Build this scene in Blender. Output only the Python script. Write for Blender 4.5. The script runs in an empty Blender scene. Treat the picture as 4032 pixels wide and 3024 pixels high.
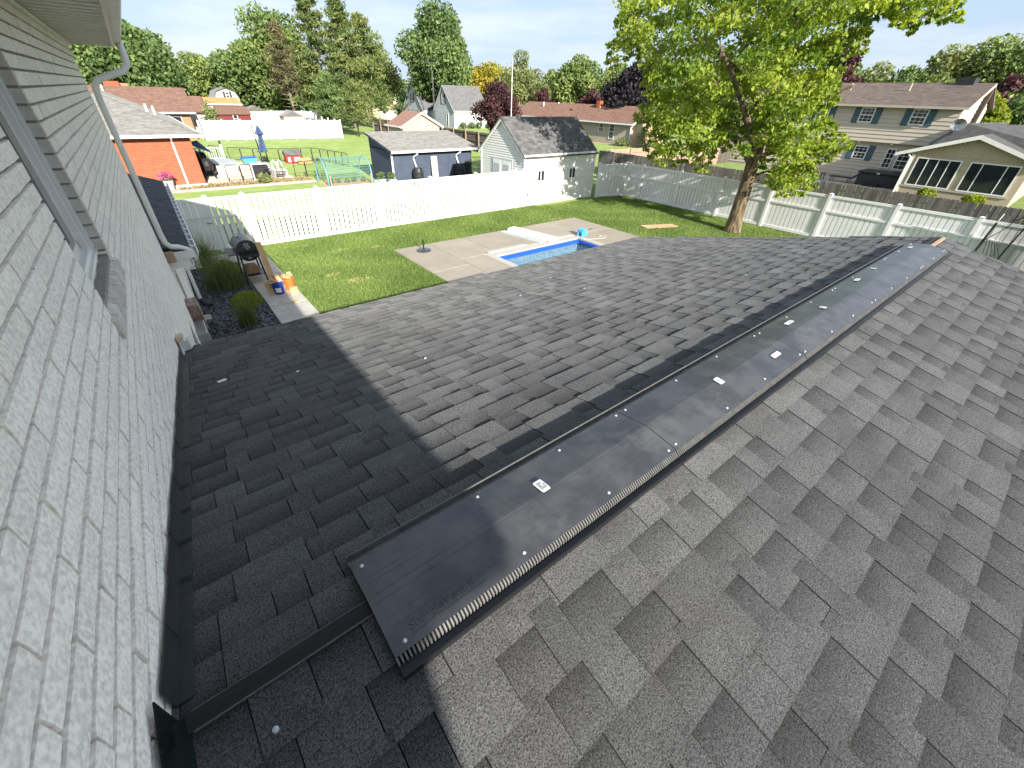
import bpy, math, random
import numpy as np
from mathutils import Matrix, Vector
random.seed(11)
rng = np.random.default_rng(11)
S = bpy.context.scene
C = S.collection
# ---------------------------------------------------------------- camera
CAMZ = 4.9
FPX, PITCH, ROLL, YAW = 1617.0, math.radians(35.07), math.radians(2.0), math.radians(39.6)
_f = Vector((math.sin(YAW), math.cos(YAW), 0)); _r = Vector((math.cos(YAW), -math.sin(YAW), 0)); _u = Vector((0, 0, 1))
CF = _f * math.cos(PITCH) - _u * math.sin(PITCH)
_u2 = _u * math.cos(PITCH) + _f * math.sin(PITCH)
CR = _r * math.cos(ROLL) + _u2 * math.sin(ROLL)
CU = _u2 * math.cos(ROLL) - _r * math.sin(ROLL)
cam = bpy.data.cameras.new('camera'); cam.sensor_width = 36; cam.lens = FPX / 4032 * 36
cam.clip_start = 0.05; cam.clip_end = 3000
co = bpy.data.objects.new('camera', cam); C.objects.link(co)
m = Matrix((CR, CU, -CF)).transposed().to_4x4(); m.translation = (0, 0, CAMZ); co.matrix_world = m
S.camera = co
# ---------------------------------------------------------------- sky and sun
SUN_DIR = Vector((0.17, 1.0, -0.44)).normalized()          # the way the light travels
elev = math.asin(-SUN_DIR.z)
wd = bpy.data.worlds.new('World'); S.world = wd; wd.use_nodes = True
nt = wd.node_tree; nt.nodes.clear()
o = nt.nodes.new('ShaderNodeOutputWorld'); bg = nt.nodes.new('ShaderNodeBackground')
sky = nt.nodes.new('ShaderNodeTexSky'); sky.sky_type = 'NISHITA'; sky.sun_disc = False
sky.sun_elevation = elev
sky.sun_rotation = math.atan2(-SUN_DIR.x, -SUN_DIR.y)
sky.air_density = 1.0; sky.dust_density = 1.2; sky.ozone_density = 1.5; sky.altitude = 200
# thin high cloud veil over the whole dome
tc = nt.nodes.new('ShaderNodeTexCoord'); mp = nt.nodes.new('ShaderNodeMapping'); mp.inputs['Scale'].default_value = (1.2, 1.2, 7.0)
mp.inputs['Rotation'].default_value = (0, 0, 0.5)
nz = nt.nodes.new('ShaderNodeTexNoise'); nz.inputs['Scale'].default_value = 2.2; nz.inputs['Detail'].default_value = 6; nz.inputs['Roughness'].default_value = .6
rp = nt.nodes.new('ShaderNodeValToRGB'); rp.color_ramp.elements[0].position = .40; rp.color_ramp.elements[1].position = .66
rp.color_ramp.elements[0].color = (1.6, 2.02, 2.62, 1); rp.color_ramp.elements[1].color = (2.4, 2.56, 2.8, 1)
mx = nt.nodes.new('ShaderNodeMixRGB'); mx.inputs[0].default_value = .9
L = nt.links.new
L(tc.outputs['Generated'], mp.inputs['Vector']); L(mp.outputs[0], nz.inputs['Vector']); L(nz.outputs['Fac'], rp.inputs[0])
L(sky.outputs[0], mx.inputs[1]); L(rp.outputs[0], mx.inputs[2]); L(mx.outputs[0], bg.inputs[0]); L(bg.outputs[0], o.inputs[0])
bg.inputs[1].default_value = 0.15
sl = bpy.data.lights.new('sun', 'SUN'); sl.energy = 4.9; sl.angle = math.radians(0.6); sl.color = (1.0, .945, .86)
so = bpy.data.objects.new('sun', sl); C.objects.link(so)
so.rotation_euler = SUN_DIR.to_track_quat('-Z', 'Y').to_euler(); so.location = (-10, -40, 30)
S.view_settings.view_transform = 'Standard'; S.view_settings.look = 'None'
S.view_settings.exposure = 1.2; S.view_settings.gamma = 1
S.view_settings.use_curve_mapping = False
S.render.engine = 'CYCLES'
S.cycles.max_bounces = 6; S.cycles.transparent_max_bounces = 8

# ---------------------------------------------------------------- helpers
def pxl(p):
    d = Vector(p) - Vector((0, 0, CAMZ)); q = d.dot(CF)
    if q < .05: return None
    return (2016 + FPX * d.dot(CR) / q, 1512 - FPX * d.dot(CU) / q)
def seen_area(pts):
    q = [pxl(p) for p in pts]
    if any(a is None for a in q): return 0
    if not any(-30 < a[0] < 4062 and -30 < a[1] < 3054 for a in q): return 0
    q = [(min(max(a[0], 0), 4032), min(max(a[1], 0), 3024)) for a in q]
    s = 0
    for i in range(len(q)): s += q[i - 1][0] * q[i][1] - q[i][0] * q[i - 1][1]
    return abs(s) / 2
WM = {}
def wmat(o): return WM.get(o.name, Matrix.Identity(4))
def tag(o, label=None, cat=None, group=None, kind=None):
    if label: o['label'] = label
    if cat: o['category'] = cat
    if group: o['group'] = group
    if kind: o['kind'] = kind
    return o
def thing(name, label, cat, loc=(0, 0, 0), rz=0, group=None):
    o = bpy.data.objects.new(name, None); C.objects.link(o)
    o.location = loc; o.rotation_euler = (0, 0, rz); o.empty_display_size = .2
    WM[o.name] = Matrix.Translation(loc) @ Matrix.Rotation(rz, 4, 'Z')
    return tag(o, label, cat, group)
def V(*a): return Vector(a)
class MB:
    def __init__(s, M=None): s.v = []; s.f = []; s.c = []; s.M = M
    def add(s, vs, fs, var=None, g=None):
        b = len(s.v); r = random.random() if var is None else var
        if s.M is not None: vs = [s.M @ Vector(v) for v in vs]
        s.v += [tuple(v) for v in vs]; s.f += [tuple(i + b for i in f) for f in fs]
        s.c += [(r, (g[i] if g else 0.0), 0, 1) for i in range(len(vs))]
    BF = [(0, 3, 2, 1), (4, 5, 6, 7), (0, 1, 5, 4), (1, 2, 6, 5), (2, 3, 7, 6), (3, 0, 4, 7)]
    def box(s, x0, x1, y0, y1, z0, z1, var=None):
        x0, x1 = min(x0, x1), max(x0, x1); y0, y1 = min(y0, y1), max(y0, y1); z0, z1 = min(z0, z1), max(z0, z1)
        s.add([(x0, y0, z0), (x1, y0, z0), (x1, y1, z0), (x0, y1, z0), (x0, y0, z1), (x1, y0, z1), (x1, y1, z1), (x0, y1, z1)], s.BF, var); return s
    def obox(s, c, ax, ay, az, var=None):
        c = Vector(c); ax = Vector(ax); ay = Vector(ay); az = Vector(az)
        s.add([c - ax - ay - az, c + ax - ay - az, c + ax + ay - az, c - ax + ay - az, c - ax - ay + az, c + ax - ay + az, c + ax + ay + az, c - ax + ay + az], s.BF, var); return s
    def bar(s, a, b, w, t, up=(0, 0, 1), var=None):
        a = Vector(a); b = Vector(b); d = (b - a); L_ = d.length; d.normalize(); up = Vector(up)
        sd = d.cross(up)
        if sd.length < 1e-4: sd = d.cross(Vector((1, 0, 0)))
        sd.normalize(); u = sd.cross(d)
        return s.obox((a + b) / 2, d * L_ / 2, sd * w / 2, u * t / 2, var)
    def prism(s, poly, d, var=None):
        n = len(poly); d = Vector(d); p = [Vector(q) for q in poly]
        nrm = (p[1] - p[0]).cross(p[2] - p[0])
        if nrm.dot(d) > 0: p.reverse()
        fs = [tuple(range(n)), tuple(range(2 * n - 1, n - 1, -1))] + [(i, i + n, (i + 1) % n + n, (i + 1) % n) for i in range(n)]
        s.add(p + [q + d for q in p], fs, var); return s
    def tube(s, pts, r, n=8, var=None, cap=True):
        pts = [Vector(p) for p in pts]; rr = r if isinstance(r, (list, tuple)) else [r] * len(pts)
        vs = []; fs = []; ref = None
        for i, p in enumerate(pts):
            d = (pts[min(i + 1, len(pts) - 1)] - pts[max(i - 1, 0)])
            if d.length < 1e-6: d = Vector((0, 0, 1))
            d.normalize()
            if ref is None: ref = d.orthogonal().normalized()
            a = (ref - d * ref.dot(d))
            a = a.normalized() if a.length > 1e-5 else d.orthogonal().normalized()
            ref = a; b = d.cross(a)
            for k in range(n):
                t = 2 * math.pi * k / n; vs.append(p + (a * math.cos(t) + b * math.sin(t)) * rr[i])
        for i in range(len(pts) - 1):
            for k in range(n):
                fs.append((i * n + k, i * n + (k + 1) % n, (i + 1) * n + (k + 1) % n, (i + 1) * n + k))
        if cap: fs += [tuple(range(n - 1, -1, -1)), tuple(range((len(pts) - 1) * n, len(pts) * n))]
        s.add(vs, fs, var); return s
    def lathe(s, c, prof, n=16, axis=(0, 0, 1), var=None):
        c = Vector(c); ax = Vector(axis).normalized(); pts = [c + ax * z for r, z in prof]
        a = ax.orthogonal().normalized(); b = ax.cross(a); vs = []; fs = []
        for i, (r, z) in enumerate(prof):
            for k in range(n):
                t = 2 * math.pi * k / n; vs.append(pts[i] + (a * math.cos(t) + b * math.sin(t)) * r)
        for i in range(len(prof) - 1):
            for k in range(n): fs.append((i * n + k, i * n + (k + 1) % n, (i + 1) * n + (k + 1) % n, (i + 1) * n + k))
        fs += [tuple(range(n - 1, -1, -1)), tuple(range((len(prof) - 1) * n, len(prof) * n))]
        s.add(vs, fs, var); return s
    def build(s, name, mat, parent=None, smooth=False, bevel=0):
        vs = s.v
        if parent is not None:
            I = wmat(parent).inverted(); vs = [tuple(I @ Vector(v)) for v in vs]
        me = bpy.data.meshes.new(name); me.from_pydata(vs, [], s.f)
        if s.c:
            a = me.color_attributes.new('Col', 'FLOAT_COLOR', 'POINT')
            a.data.foreach_set('color', np.array(s.c, dtype=np.float32).ravel())
        me.materials.append(mat)
        if smooth: me.polygons.foreach_set('use_smooth', [True] * len(me.polygons))
        me.update()
        o = bpy.data.objects.new(name, me); C.objects.link(o)
        if parent is not None: o.parent = parent; WM[o.name] = wmat(parent)
        if bevel:
            b = o.modifiers.new('bevel', 'BEVEL'); b.width = bevel; b.segments = 2; b.limit_method = 'ANGLE'
        return o
def box(name, b, mat, parent=None, **k): return MB().box(*b).build(name, mat, parent, **k)
def place(name, me, W, parent):
    o = bpy.data.objects.new(name, me); C.objects.link(o); o.parent = parent
    o.matrix_local = wmat(parent).inverted() @ W; WM[o.name] = W
    return o
def top(o, label, cat, group=None): return tag(o, label, cat, group)
def struct(o): o['kind'] = 'structure'; return o
def stuff(o): o['kind'] = 'stuff'; return o
def basis(loc, X, Y, Z):
    M_ = Matrix((Vector(X), Vector(Y), Vector(Z))).transposed().to_4x4(); M_.translation = loc; return M_
def raw_mesh(name, v, f, col, mat):
    """big numpy mesh; v (n,3), f (m,k), col (n,2)"""
    me = bpy.data.meshes.new(name); k = f.shape[1]
    me.vertices.add(len(v)); me.vertices.foreach_set('co', v.astype(np.float32).ravel())
    me.loops.add(f.size); me.loops.foreach_set('vertex_index', f.astype(np.int32).ravel())
    me.polygons.add(len(f)); me.polygons.foreach_set('loop_start', np.arange(0, f.size, k, dtype=np.int32))
    me.update(calc_edges=True)
    a = me.color_attributes.new('Col', 'FLOAT_COLOR', 'POINT')
    c4 = np.zeros((len(v), 4), np.float32); c4[:, :2] = col; c4[:, 3] = 1
    a.data.foreach_set('color', c4.ravel()); me.materials.append(mat)
    return me
def text_mesh(name, body, size, W, mat, parent, extrude=0.0006, align='LEFT'):
    cu = bpy.data.curves.new(name, 'FONT'); cu.body = body; cu.size = size; cu.extrude = extrude; cu.align_x = align
    t = bpy.data.objects.new(name + '_src', cu); C.objects.link(t)
    dg = bpy.context.evaluated_depsgraph_get(); me = bpy.data.meshes.new_from_object(t.evaluated_get(dg))
    bpy.data.objects.remove(t); me.materials.clear(); me.materials.append(mat)
    return place(name, me, W, parent)

# ---------------------------------------------------------------- materials
def mk(name, col, col2=None, rough=.75, nscale=6, n2=None, bump=0, bscale=60, var=0, metal=0, spec=.4, lo=.35, hi=.65, speck=0, sscale=300, speckcol=None, band=None, stretch=None, trans=0, dist=0, bdist=.006):
    mt = bpy.data.materials.new(name); mt.use_nodes = True; t = mt.node_tree; N = t.nodes; K = t.links.new
    b = N['Principled BSDF']; b.inputs['Roughness'].default_value = rough; b.inputs['Metallic'].default_value = metal
    b.inputs['Specular IOR Level'].default_value = spec
    if rough > .885: b.inputs['Diffuse Roughness'].default_value = 1.0
    geo = N.new('ShaderNodeNewGeometry'); pos = geo.outputs['Position']
    if stretch:
        mpp = N.new('ShaderNodeMapping'); mpp.inputs['Scale'].default_value = stretch; K(pos, mpp.inputs['Vector']); pos = mpp.outputs[0]
    c = None
    rgb = N.new('ShaderNodeRGB'); rgb.outputs[0].default_value = (*col, 1); c = rgb.outputs[0]
    def noise(sc, det=5, ro=.6):
        n = N.new('ShaderNodeTexNoise'); n.inputs['Scale'].default_value = sc; n.inputs['Detail'].default_value = det; n.inputs['Roughness'].default_value = ro
        n.inputs['Distortion'].default_value = dist
        K(pos, n.inputs['Vector']); return n.outputs['Fac']
    def ramp(f, a, d):
        r = N.new('ShaderNodeMapRange'); r.inputs[1].default_value = a; r.inputs[2].default_value = d; K(f, r.inputs[0]); return r.outputs[0]
    def mix(fac, a, bb, mode='MIX'):
        x = N.new('ShaderNodeMixRGB'); x.blend_type = mode
        if isinstance(fac, (int, float)): x.inputs[0].default_value = fac
        else: K(fac, x.inputs[0])
        K(a, x.inputs[1])
        if isinstance(bb, tuple): x.inputs[2].default_value = (*bb, 1)
        else: K(bb, x.inputs[2])
        return x.outputs[0]
    if col2:
        c = mix(ramp(noise(nscale), lo, hi), c, col2)
    if n2:                                         # second, coarser stain: (colour, scale, lo, hi)
        c = mix(ramp(noise(n2[1]), n2[2], n2[3]), c, n2[0])
    at = N.new('ShaderNodeAttribute'); at.attribute_name = 'Col'
    sp = N.new('ShaderNodeSeparateColor'); K(at.outputs['Color'], sp.inputs[0])
    if var:
        oi = N.new('ShaderNodeObjectInfo'); ad = N.new('ShaderNodeMath'); ad.operation = 'ADD'
        K(sp.outputs[0], ad.inputs[0]); K(oi.outputs['Random'], ad.inputs[1])
        fr = N.new('ShaderNodeMath'); fr.operation = 'FRACT'; K(ad.outputs[0], fr.inputs[0])
        mr = N.new('ShaderNodeMapRange'); mr.inputs[3].default_value = 1 - var; mr.inputs[4].default_value = 1 + var; K(fr.outputs[0], mr.inputs[0])
        cc = N.new('ShaderNodeCombineColor')
        for i in range(3): K(mr.outputs[0], cc.inputs[i])
        c = mix(1.0, c, cc.outputs[0], 'MULTIPLY')
    if band:                                       # granule blend band printed at the head of each shingle tab
        c = mix(ramp(sp.outputs[1], band[1], band[2]), c, mix(1.0, c, (band[0],) * 3, 'MULTIPLY'))
    if speck:
        f = ramp(noise(sscale, 2, .5), .5 - .5 * speck, .5 + .5 * speck)
        s1 = N.new('ShaderNodeMapRange'); s1.inputs[3].default_value = speckcol[0]; s1.inputs[4].default_value = speckcol[1]; K(f, s1.inputs[0])
        cc = N.new('ShaderNodeCombineColor')
        for i in range(3): K(s1.outputs[0], cc.inputs[i])
        c = mix(1.0, c, cc.outputs[0], 'MULTIPLY')
    K(c, b.inputs['Base Color'])
    if bump:
        bp = N.new('ShaderNodeBump'); bp.inputs['Strength'].default_value = bump; bp.inputs['Distance'].default_value = bdist
        K(noise(bscale, 4), bp.inputs['Height']); K(bp.outputs[0], b.inputs['Normal'])
    if trans:
        out = N['Material Output']; tr = N.new('ShaderNodeBsdfTranslucent'); K(c, tr.inputs[0])
        ms = N.new('ShaderNodeMixShader'); ms.inputs[0].default_value = trans
        K(b.outputs[0], ms.inputs[1]); K(tr.outputs[0], ms.inputs[2]); K(ms.outputs[0], out.inputs[0])
    return mt
def leafmat(name, dark, lite, tr=.45, yel=None):
    mt = bpy.data.materials.new(name); mt.use_nodes = True; t = mt.node_tree; N = t.nodes; K = t.links.new
    b = N['Principled BSDF']; b.inputs['Roughness'].default_value = .55; b.inputs['Specular IOR Level'].default_value = .3
    at = N.new('ShaderNodeAttribute'); at.attribute_name = 'Col'; sp = N.new('ShaderNodeSeparateColor'); K(at.outputs['Color'], sp.inputs[0])
    x = N.new('ShaderNodeMixRGB'); K(sp.outputs[0], x.inputs[0]); x.inputs[1].default_value = (*dark, 1); x.inputs[2].default_value = (*lite, 1)
    K(x.outputs[0], b.inputs['Base Color'])
    tl = N.new('ShaderNodeBsdfTranslucent'); y = N.new('ShaderNodeMixRGB'); y.blend_type = 'MULTIPLY'; y.inputs[0].default_value = 1
    K(x.outputs[0], y.inputs[1]); y.inputs[2].default_value = (*(yel or (1.25, 1.2, .6)), 1); K(y.outputs[0], tl.inputs[0])
    ms = N.new('ShaderNodeMixShader'); ms.inputs[0].default_value = tr; K(b.outputs[0], ms.inputs[1]); K(tl.outputs[0], ms.inputs[2])
    K(ms.outputs[0], N['Material Output'].inputs[0]); return mt
MT = {}
MT['grass'] = mk('lawn_grass', (.11, .165, .038), (.18, .225, .07), rough=.9, nscale=1.3, bump=.6, bscale=45, n2=((.10, .16, .03), .4, .45, .7), speck=.5, sscale=28, speckcol=(.7, 1.3))
MT['grassblade'] = leafmat('grass_blade', (.095, .17, .036), (.29, .37, .11), .35)
MT['conc'] = mk('pool_concrete', (.30, .26, .205), (.355, .308, .243), rough=.85, nscale=.8, bump=.12, bscale=80, var=.05, n2=((.29, .25, .20), 2.3, .56, .78), speck=.7, sscale=55, speckcol=(.9, 1.08))
MT['walk'] = mk('walk_concrete', (.40, .37, .33), (.5, .47, .42), rough=.88, nscale=1.5, bump=.15, bscale=70, var=.07, n2=((.3, .27, .23), 4, .6, .75))
MT['brick'] = mk('split_face_white_brick', (.965, .895, .80), (.915, .85, .755), rough=.95, nscale=30, bump=.8, bscale=150, bdist=.003, var=.04, lo=.5, hi=.75, speck=.32, sscale=85, speckcol=(.84, 1.14))
MT['brickend'] = mk('brick_smooth_end', (.70, .66, .60), (.60, .565, .52), rough=.95, nscale=20, bump=.25, bscale=120, var=.06)
MT['mortar'] = mk('raked_mortar', (.27, .25, .23), (.36, .335, .31), rough=1, nscale=12, bump=.5, bscale=90)
MT['sill'] = mk('rough_sill_brick', (.80, .74, .66), (.62, .57, .50), rough=1, nscale=40, bump=1, bscale=110, var=.12)
MT['vinyl'] = mk('white_vinyl', (.80, .79, .775), (.75, .74, .725), rough=.42, nscale=3, spec=.5, bump=.03, bscale=30, trans=.04)
MT['white'] = mk('white_paint', (.84, .83, .80), (.76, .75, .72), rough=.55, nscale=5, bump=.05, bscale=40, var=.03)
MT['soffit'] = mk('cream_soffit', (.78, .75, .69), (.70, .67, .61), rough=.6, nscale=6, var=.04)
MT['shingle'] = mk('charcoal_shingle', (.082, .0825, .084), (.105, .1055, .106), rough=.92, nscale=2.2, bump=.8, bscale=420, bdist=.0015, var=.15, spec=.25, speck=.36, sscale=260, speckcol=(.30, 1.9), band=(.34, .10, .95), n2=((.096, .092, .090), 3.0, .55, .8))
MT['deckblack'] = mk('roof_underlay', (.022, .021, .021), rough=.9)
MT['vent'] = mk('dusty_black_plastic', (.042, .043, .048), (.070, .071, .075), rough=.26, nscale=5, bump=.06, bscale=25, spec=.5, lo=.42, hi=.6, n2=((.095, .094, .093), 6, .53, .75), dist=.1)
MT['ventdark'] = mk('black_plastic', (.012, .012, .013), rough=.35)
MT['ventcomb'] = mk('vent_louver', (.15, .148, .142), (.10, .098, .094), rough=.5, nscale=30)
MT['flash'] = mk('dark_flashing', (.045, .05, .055), (.065, .068, .07), rough=.38, nscale=9, metal=.35, bump=.05, bscale=12)
MT['flashshiny'] = mk('glossy_flashing', (.018, .03, .028), rough=.16, metal=.5, bump=.25, bscale=7)
MT['nail'] = mk('galvanised_nail', (.62, .64, .66), rough=.35, metal=.5)
MT['label'] = mk('white_sticker', (.78, .78, .77), rough=.4)
MT['ink'] = mk('sticker_print', (.25, .25, .26), rough=.6)
MT['woodraw'] = mk('fresh_lumber', (.52, .33, .16), (.60, .42, .23), rough=.75, nscale=4, stretch=(1, 1, .15), var=.12, bump=.1, bscale=20)
MT['woodpale'] = mk('pale_cut_wood', (.62, .50, .36), (.55, .43, .30), rough=.85, nscale=9)
MT['woodtan'] = mk('tan_board', (.42, .30, .2), (.33, .23, .15), rough=.85, nscale=7)
MT['metal'] = mk('galvanised_metal', (.45, .46, .46), (.36, .37, .38), rough=.35, metal=.75, nscale=5)
MT['rust'] = mk('rusted_box', (.22, .11, .07), (.4, .38, .36), rough=.7, nscale=9, metal=.2)
MT['slate'] = mk('slate_chip', (.06, .066, .078), (.10, .105, .118), rough=.7, nscale=8, var=.4)
MT['soil'] = mk('dark_soil', (.035, .032, .032), (.06, .055, .05), rough=1, nscale=9, bump=.5)
MT['black'] = mk('black_metal', (.018, .018, .02), (.028, .028, .03), rough=.45, nscale=6)
MT['grill'] = mk('black_enamel', (.035, .036, .04), (.05, .05, .055), rough=.42, nscale=7, spec=.5)
MT['chrome'] = mk('steel', (.55, .55, .55), rough=.25, metal=.9)
MT['blueplastic'] = mk('blue_bucket', (.02, .06, .36), rough=.35)
MT['cyan'] = mk('cyan_plastic', (.06, .36, .66), rough=.4)
MT['orange'] = mk('orange_bucket', (.72, .15, .03), rough=.4)
MT['poolblue'] = mk('blue_pool_rail', (.015, .08, .55), rough=.35)
MT['liner'] = mk('pebble_liner', (.13, .20, .25), (.07, .13, .19), rough=.4, nscale=9, lo=.4, hi=.6)
MT['coping'] = mk('white_coping', (.45, .43, .395), (.40, .38, .345), rough=.7, nscale=4)
MT['water'] = mk('pool_water', (.015, .10, .13), (.05, .20, .24), rough=.04, nscale=2.0, spec=.35, bump=.12, bscale=3)
MT['clay'] = mk('weathered_board', (.42, .27, .15), (.33, .22, .13), rough=.9, nscale=8)
MT['bark'] = mk('maple_bark', (.24, .18, .10), (.075, .055, .036), rough=.95, nscale=9, stretch=(1, 1, .22), bump=1, bscale=16, bdist=.05, lo=.42, hi=.58)
MT['barkdark'] = mk('dark_bark', (.09, .07, .055), (.05, .04, .032), rough=.95, nscale=9, stretch=(1, 1, .25), bump=.8, bscale=14)
MT['barkpale'] = mk('pale_bark', (.30, .25, .21), (.2, .165, .135), rough=.95, nscale=9, stretch=(1, 1, .25))
MT['redbrick'] = mk('orange_red_brick', (.33, .088, .040), (.40, .115, .055), rough=.9, nscale=6, var=.14)
MT['redmortar'] = mk('orange_mortar', (.44, .27, .18), rough=1)
MT['tanbrick'] = mk('tan_brick', (.34, .18, .10), (.42, .25, .15), rough=.9, nscale=30, var=.1)
MT['roofgrey'] = mk('grey_shingles', (0.184, 0.180, 0.168), (0.136, 0.132, 0.124), rough=.95, nscale=4, var=.16, bump=.4, bscale=60)
MT['roofdark'] = mk('charcoal_roof', (0.077, 0.077, 0.077), (0.117, 0.117, 0.113), rough=.95, nscale=3, var=.3, bump=.4, bscale=60)
MT['roofblue'] = mk('black_blue_roof', (.030, .033, .040), (.045, .048, .056), rough=.9, nscale=5, var=.25, bump=.3, bscale=60)
MT['roofbrown'] = mk('brown_shingles', (0.160, 0.092, 0.068), (0.120, 0.070, 0.053), rough=.95, nscale=3, var=.16)
MT['rooftaupe'] = mk('taupe_shingles', (0.139, 0.107, 0.086), (0.102, 0.082, 0.070), rough=.95, nscale=2, var=.14, n2=((.09, .075, .068), .5, .55, .75))
MT['roofmid'] = mk('mid_grey_roof', (0.117, 0.119, 0.122), (0.149, 0.149, 0.149), rough=.95, nscale=3, var=.12)
MT['rooforange'] = mk('rust_orange_roof', (.40, .18, .07), (.30, .13, .06), rough=.9, nscale=3, var=.15)
MT['siding'] = mk('white_clapboard', (.72, .71, .66), (.68, .67, .62), rough=.6, nscale=3, var=.025)
MT['bluegrey'] = mk('pale_blue_siding', (.50, .535, .57), (.45, .485, .52), rough=.7, nscale=3, var=.03)
MT['tanside'] = mk('tan_siding', (.46, .41, .33), (.42, .375, .30), rough=.75, nscale=3, var=.03)
MT['beige'] = mk('beige_siding', (.53, .47, .385), (.50, .44, .36), rough=.75, nscale=1.5, var=.025)
MT['sunroom'] = mk('sunroom_tan', (.47, .385, .275), (.43, .35, .25), rough=.8, nscale=3)
MT['bare'] = mk('bare_lawn_patch', (.36, .26, .15), (.22, .22, .07), rough=1, nscale=6, bump=.5, bscale=30)
MT['cream'] = mk('cream_wall', (.66, .57, .38), (.62, .53, .35), rough=.8, nscale=3)
MT['peach'] = mk('peach_sunlit_siding', (.62, .47, .28), (.58, .43, .26), rough=.8, nscale=3, var=.03)  # peach boards; on the ranch, sunlight put into the tan siding's colour
MT['navy'] = mk('navy_panel', (.042, .058, .09), (.055, .072, .108), rough=.7, nscale=3)
MT['teal'] = mk('slate_blue_shutter', (.055, .105, .135), rough=.6)
MT['glass'] = mk('window_glass', (.018, .022, .026), rough=.06, spec=.7)
MT['curtain'] = mk('curtain_cloth', (.40, .42, .43), (.3, .32, .33), rough=.9, nscale=14, stretch=(1, 6, .3))
MT['greywood'] = mk('weathered_grey_wood', (0.180, 0.167, 0.149), (0.108, 0.099, 0.090), rough=.95, nscale=5, stretch=(3, 3, .35), var=.22, bump=.3, bscale=30)
MT['tanwood'] = mk('tan_fence_wood', (0.374, 0.281, 0.200), (0.306, 0.230, 0.162), rough=.9, nscale=5, stretch=(3, 3, .4), var=.12)
MT['fencewood'] = mk('brown_grey_fence_wood', (.13, .105, .085), (.085, .07, .058), rough=.95, nscale=5, stretch=(3, 3, .4), var=.2)
MT['redpaint'] = mk('barn_red', (.17, .028, .025), (.14, .022, .02), rough=.8, nscale=6, var=.06)
MT['toyred'] = mk('bright_red', (.6, .03, .03), rough=.45)
MT['umb'] = mk('navy_canvas', (.05, .085, .17), (.035, .062, .13), rough=.85, nscale=7)
MT['straw'] = mk('straw', (.45, .32, .14), (.34, .23, .1), rough=1, nscale=20, bump=.6)
MT['greywhite'] = mk('pale_grey_paint', (.46, .49, .49), (.40, .43, .43), rough=.7, nscale=6)
MT['wire'] = mk('green_blue_wire', (.14, .30, .27), rough=.5)
MT['wirepipe'] = mk('blue_pipe', (.14, .34, .5), rough=.45)
MT['mulch'] = mk('bare_soil', (.30, .2, .12), (.22, .145, .085), rough=1, nscale=5, bump=.6, bscale=30)
MT['path'] = mk('old_path_concrete', (.42, .35, .28), (.34, .29, .23), rough=.9, nscale=2, var=.06)
MT['tub'] = mk('hot_tub_shell', (.045, .047, .05), (.035, .036, .04), rough=.7, nscale=4)
MT['pink'] = leafmat('pink_petals', (.55, .06, .2), (.75, .2, .4), .3, (1, .8, .9))
MT['needle'] = leafmat('blade_grass_ornamental', (0.078, 0.111, 0.039), (0.208, 0.247, 0.091), .3)
MT['straw_blade'] = leafmat('dry_blade', (.3, .24, .12), (.4, .33, .18), .3)
MT['lf_maple'] = leafmat('maple_leaf', (0.114, 0.194, 0.025), (0.388, 0.467, 0.068), .5)
MT['lf_green'] = leafmat('green_leaf', (0.097, 0.160, 0.046), (0.262, 0.319, 0.097), .3)
MT['lf_deep'] = leafmat('deep_green_leaf', (0.068, 0.125, 0.041), (0.194, 0.268, 0.089), .3)
MT['lf_pine'] = leafmat('pine_needle', (0.068, 0.114, 0.034), (0.228, 0.257, 0.080), .25)
MT['lf_spruce'] = leafmat('brown_spruce_needle', (0.077, 0.084, 0.035), (0.196, 0.175, 0.084), .2)
MT['lf_yellow'] = leafmat('yellow_leaf', (0.213, 0.194, 0.022), (0.425, 0.350, 0.044), .35)
MT['lf_olive'] = leafmat('olive_leaf', (0.108, 0.146, 0.047), (0.277, 0.308, 0.115), .3)
MT['lf_purple'] = leafmat('purple_leaf', (0.042, 0.019, 0.022), (0.120, 0.054, 0.054), .25, (1.2, .8, .8))
MT['lf_black'] = leafmat('dark_purple_leaf', (.012, .011, .015), (.035, .028, .034), .2, (1.1, .9, .9))
MT['lf_lime'] = leafmat('lime_leaf', (0.156, 0.216, 0.018), (0.324, 0.372, 0.042), .4)

# ================================================================ SETTING: ground
N_ = 1
def sheet(name, x0, x1, y0, y1, z, mat, parent=None, t=0.0):
    mb = MB()
    if t: mb.box(x0, x1, y0, y1, z - t, z)
    else: mb.add([(x0, y0, z), (x1, y0, z), (x1, y1, z), (x0, y1, z)], [(0, 1, 2, 3)])
    return mb.build(name, mat, parent)
# lawn sheet with an opening for the pool
PX0, PX1, PY0, PY1 = 9.05, 13.35, 6.4, 12.1
mb = MB()
BIG = 700
for (x0, x1, y0, y1) in [(-BIG, PX0, -BIG, BIG), (PX1, BIG, -BIG, BIG), (PX0, PX1, -BIG, PY0), (PX0, PX1, PY1, BIG)]:
    mb.add([(x0, y0, 0), (x1, y0, 0), (x1, y1, 0), (x0, y1, 0)], [(0, 1, 2, 3)], .5)
struct(mb.build('lawn', MT['grass']))

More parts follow.
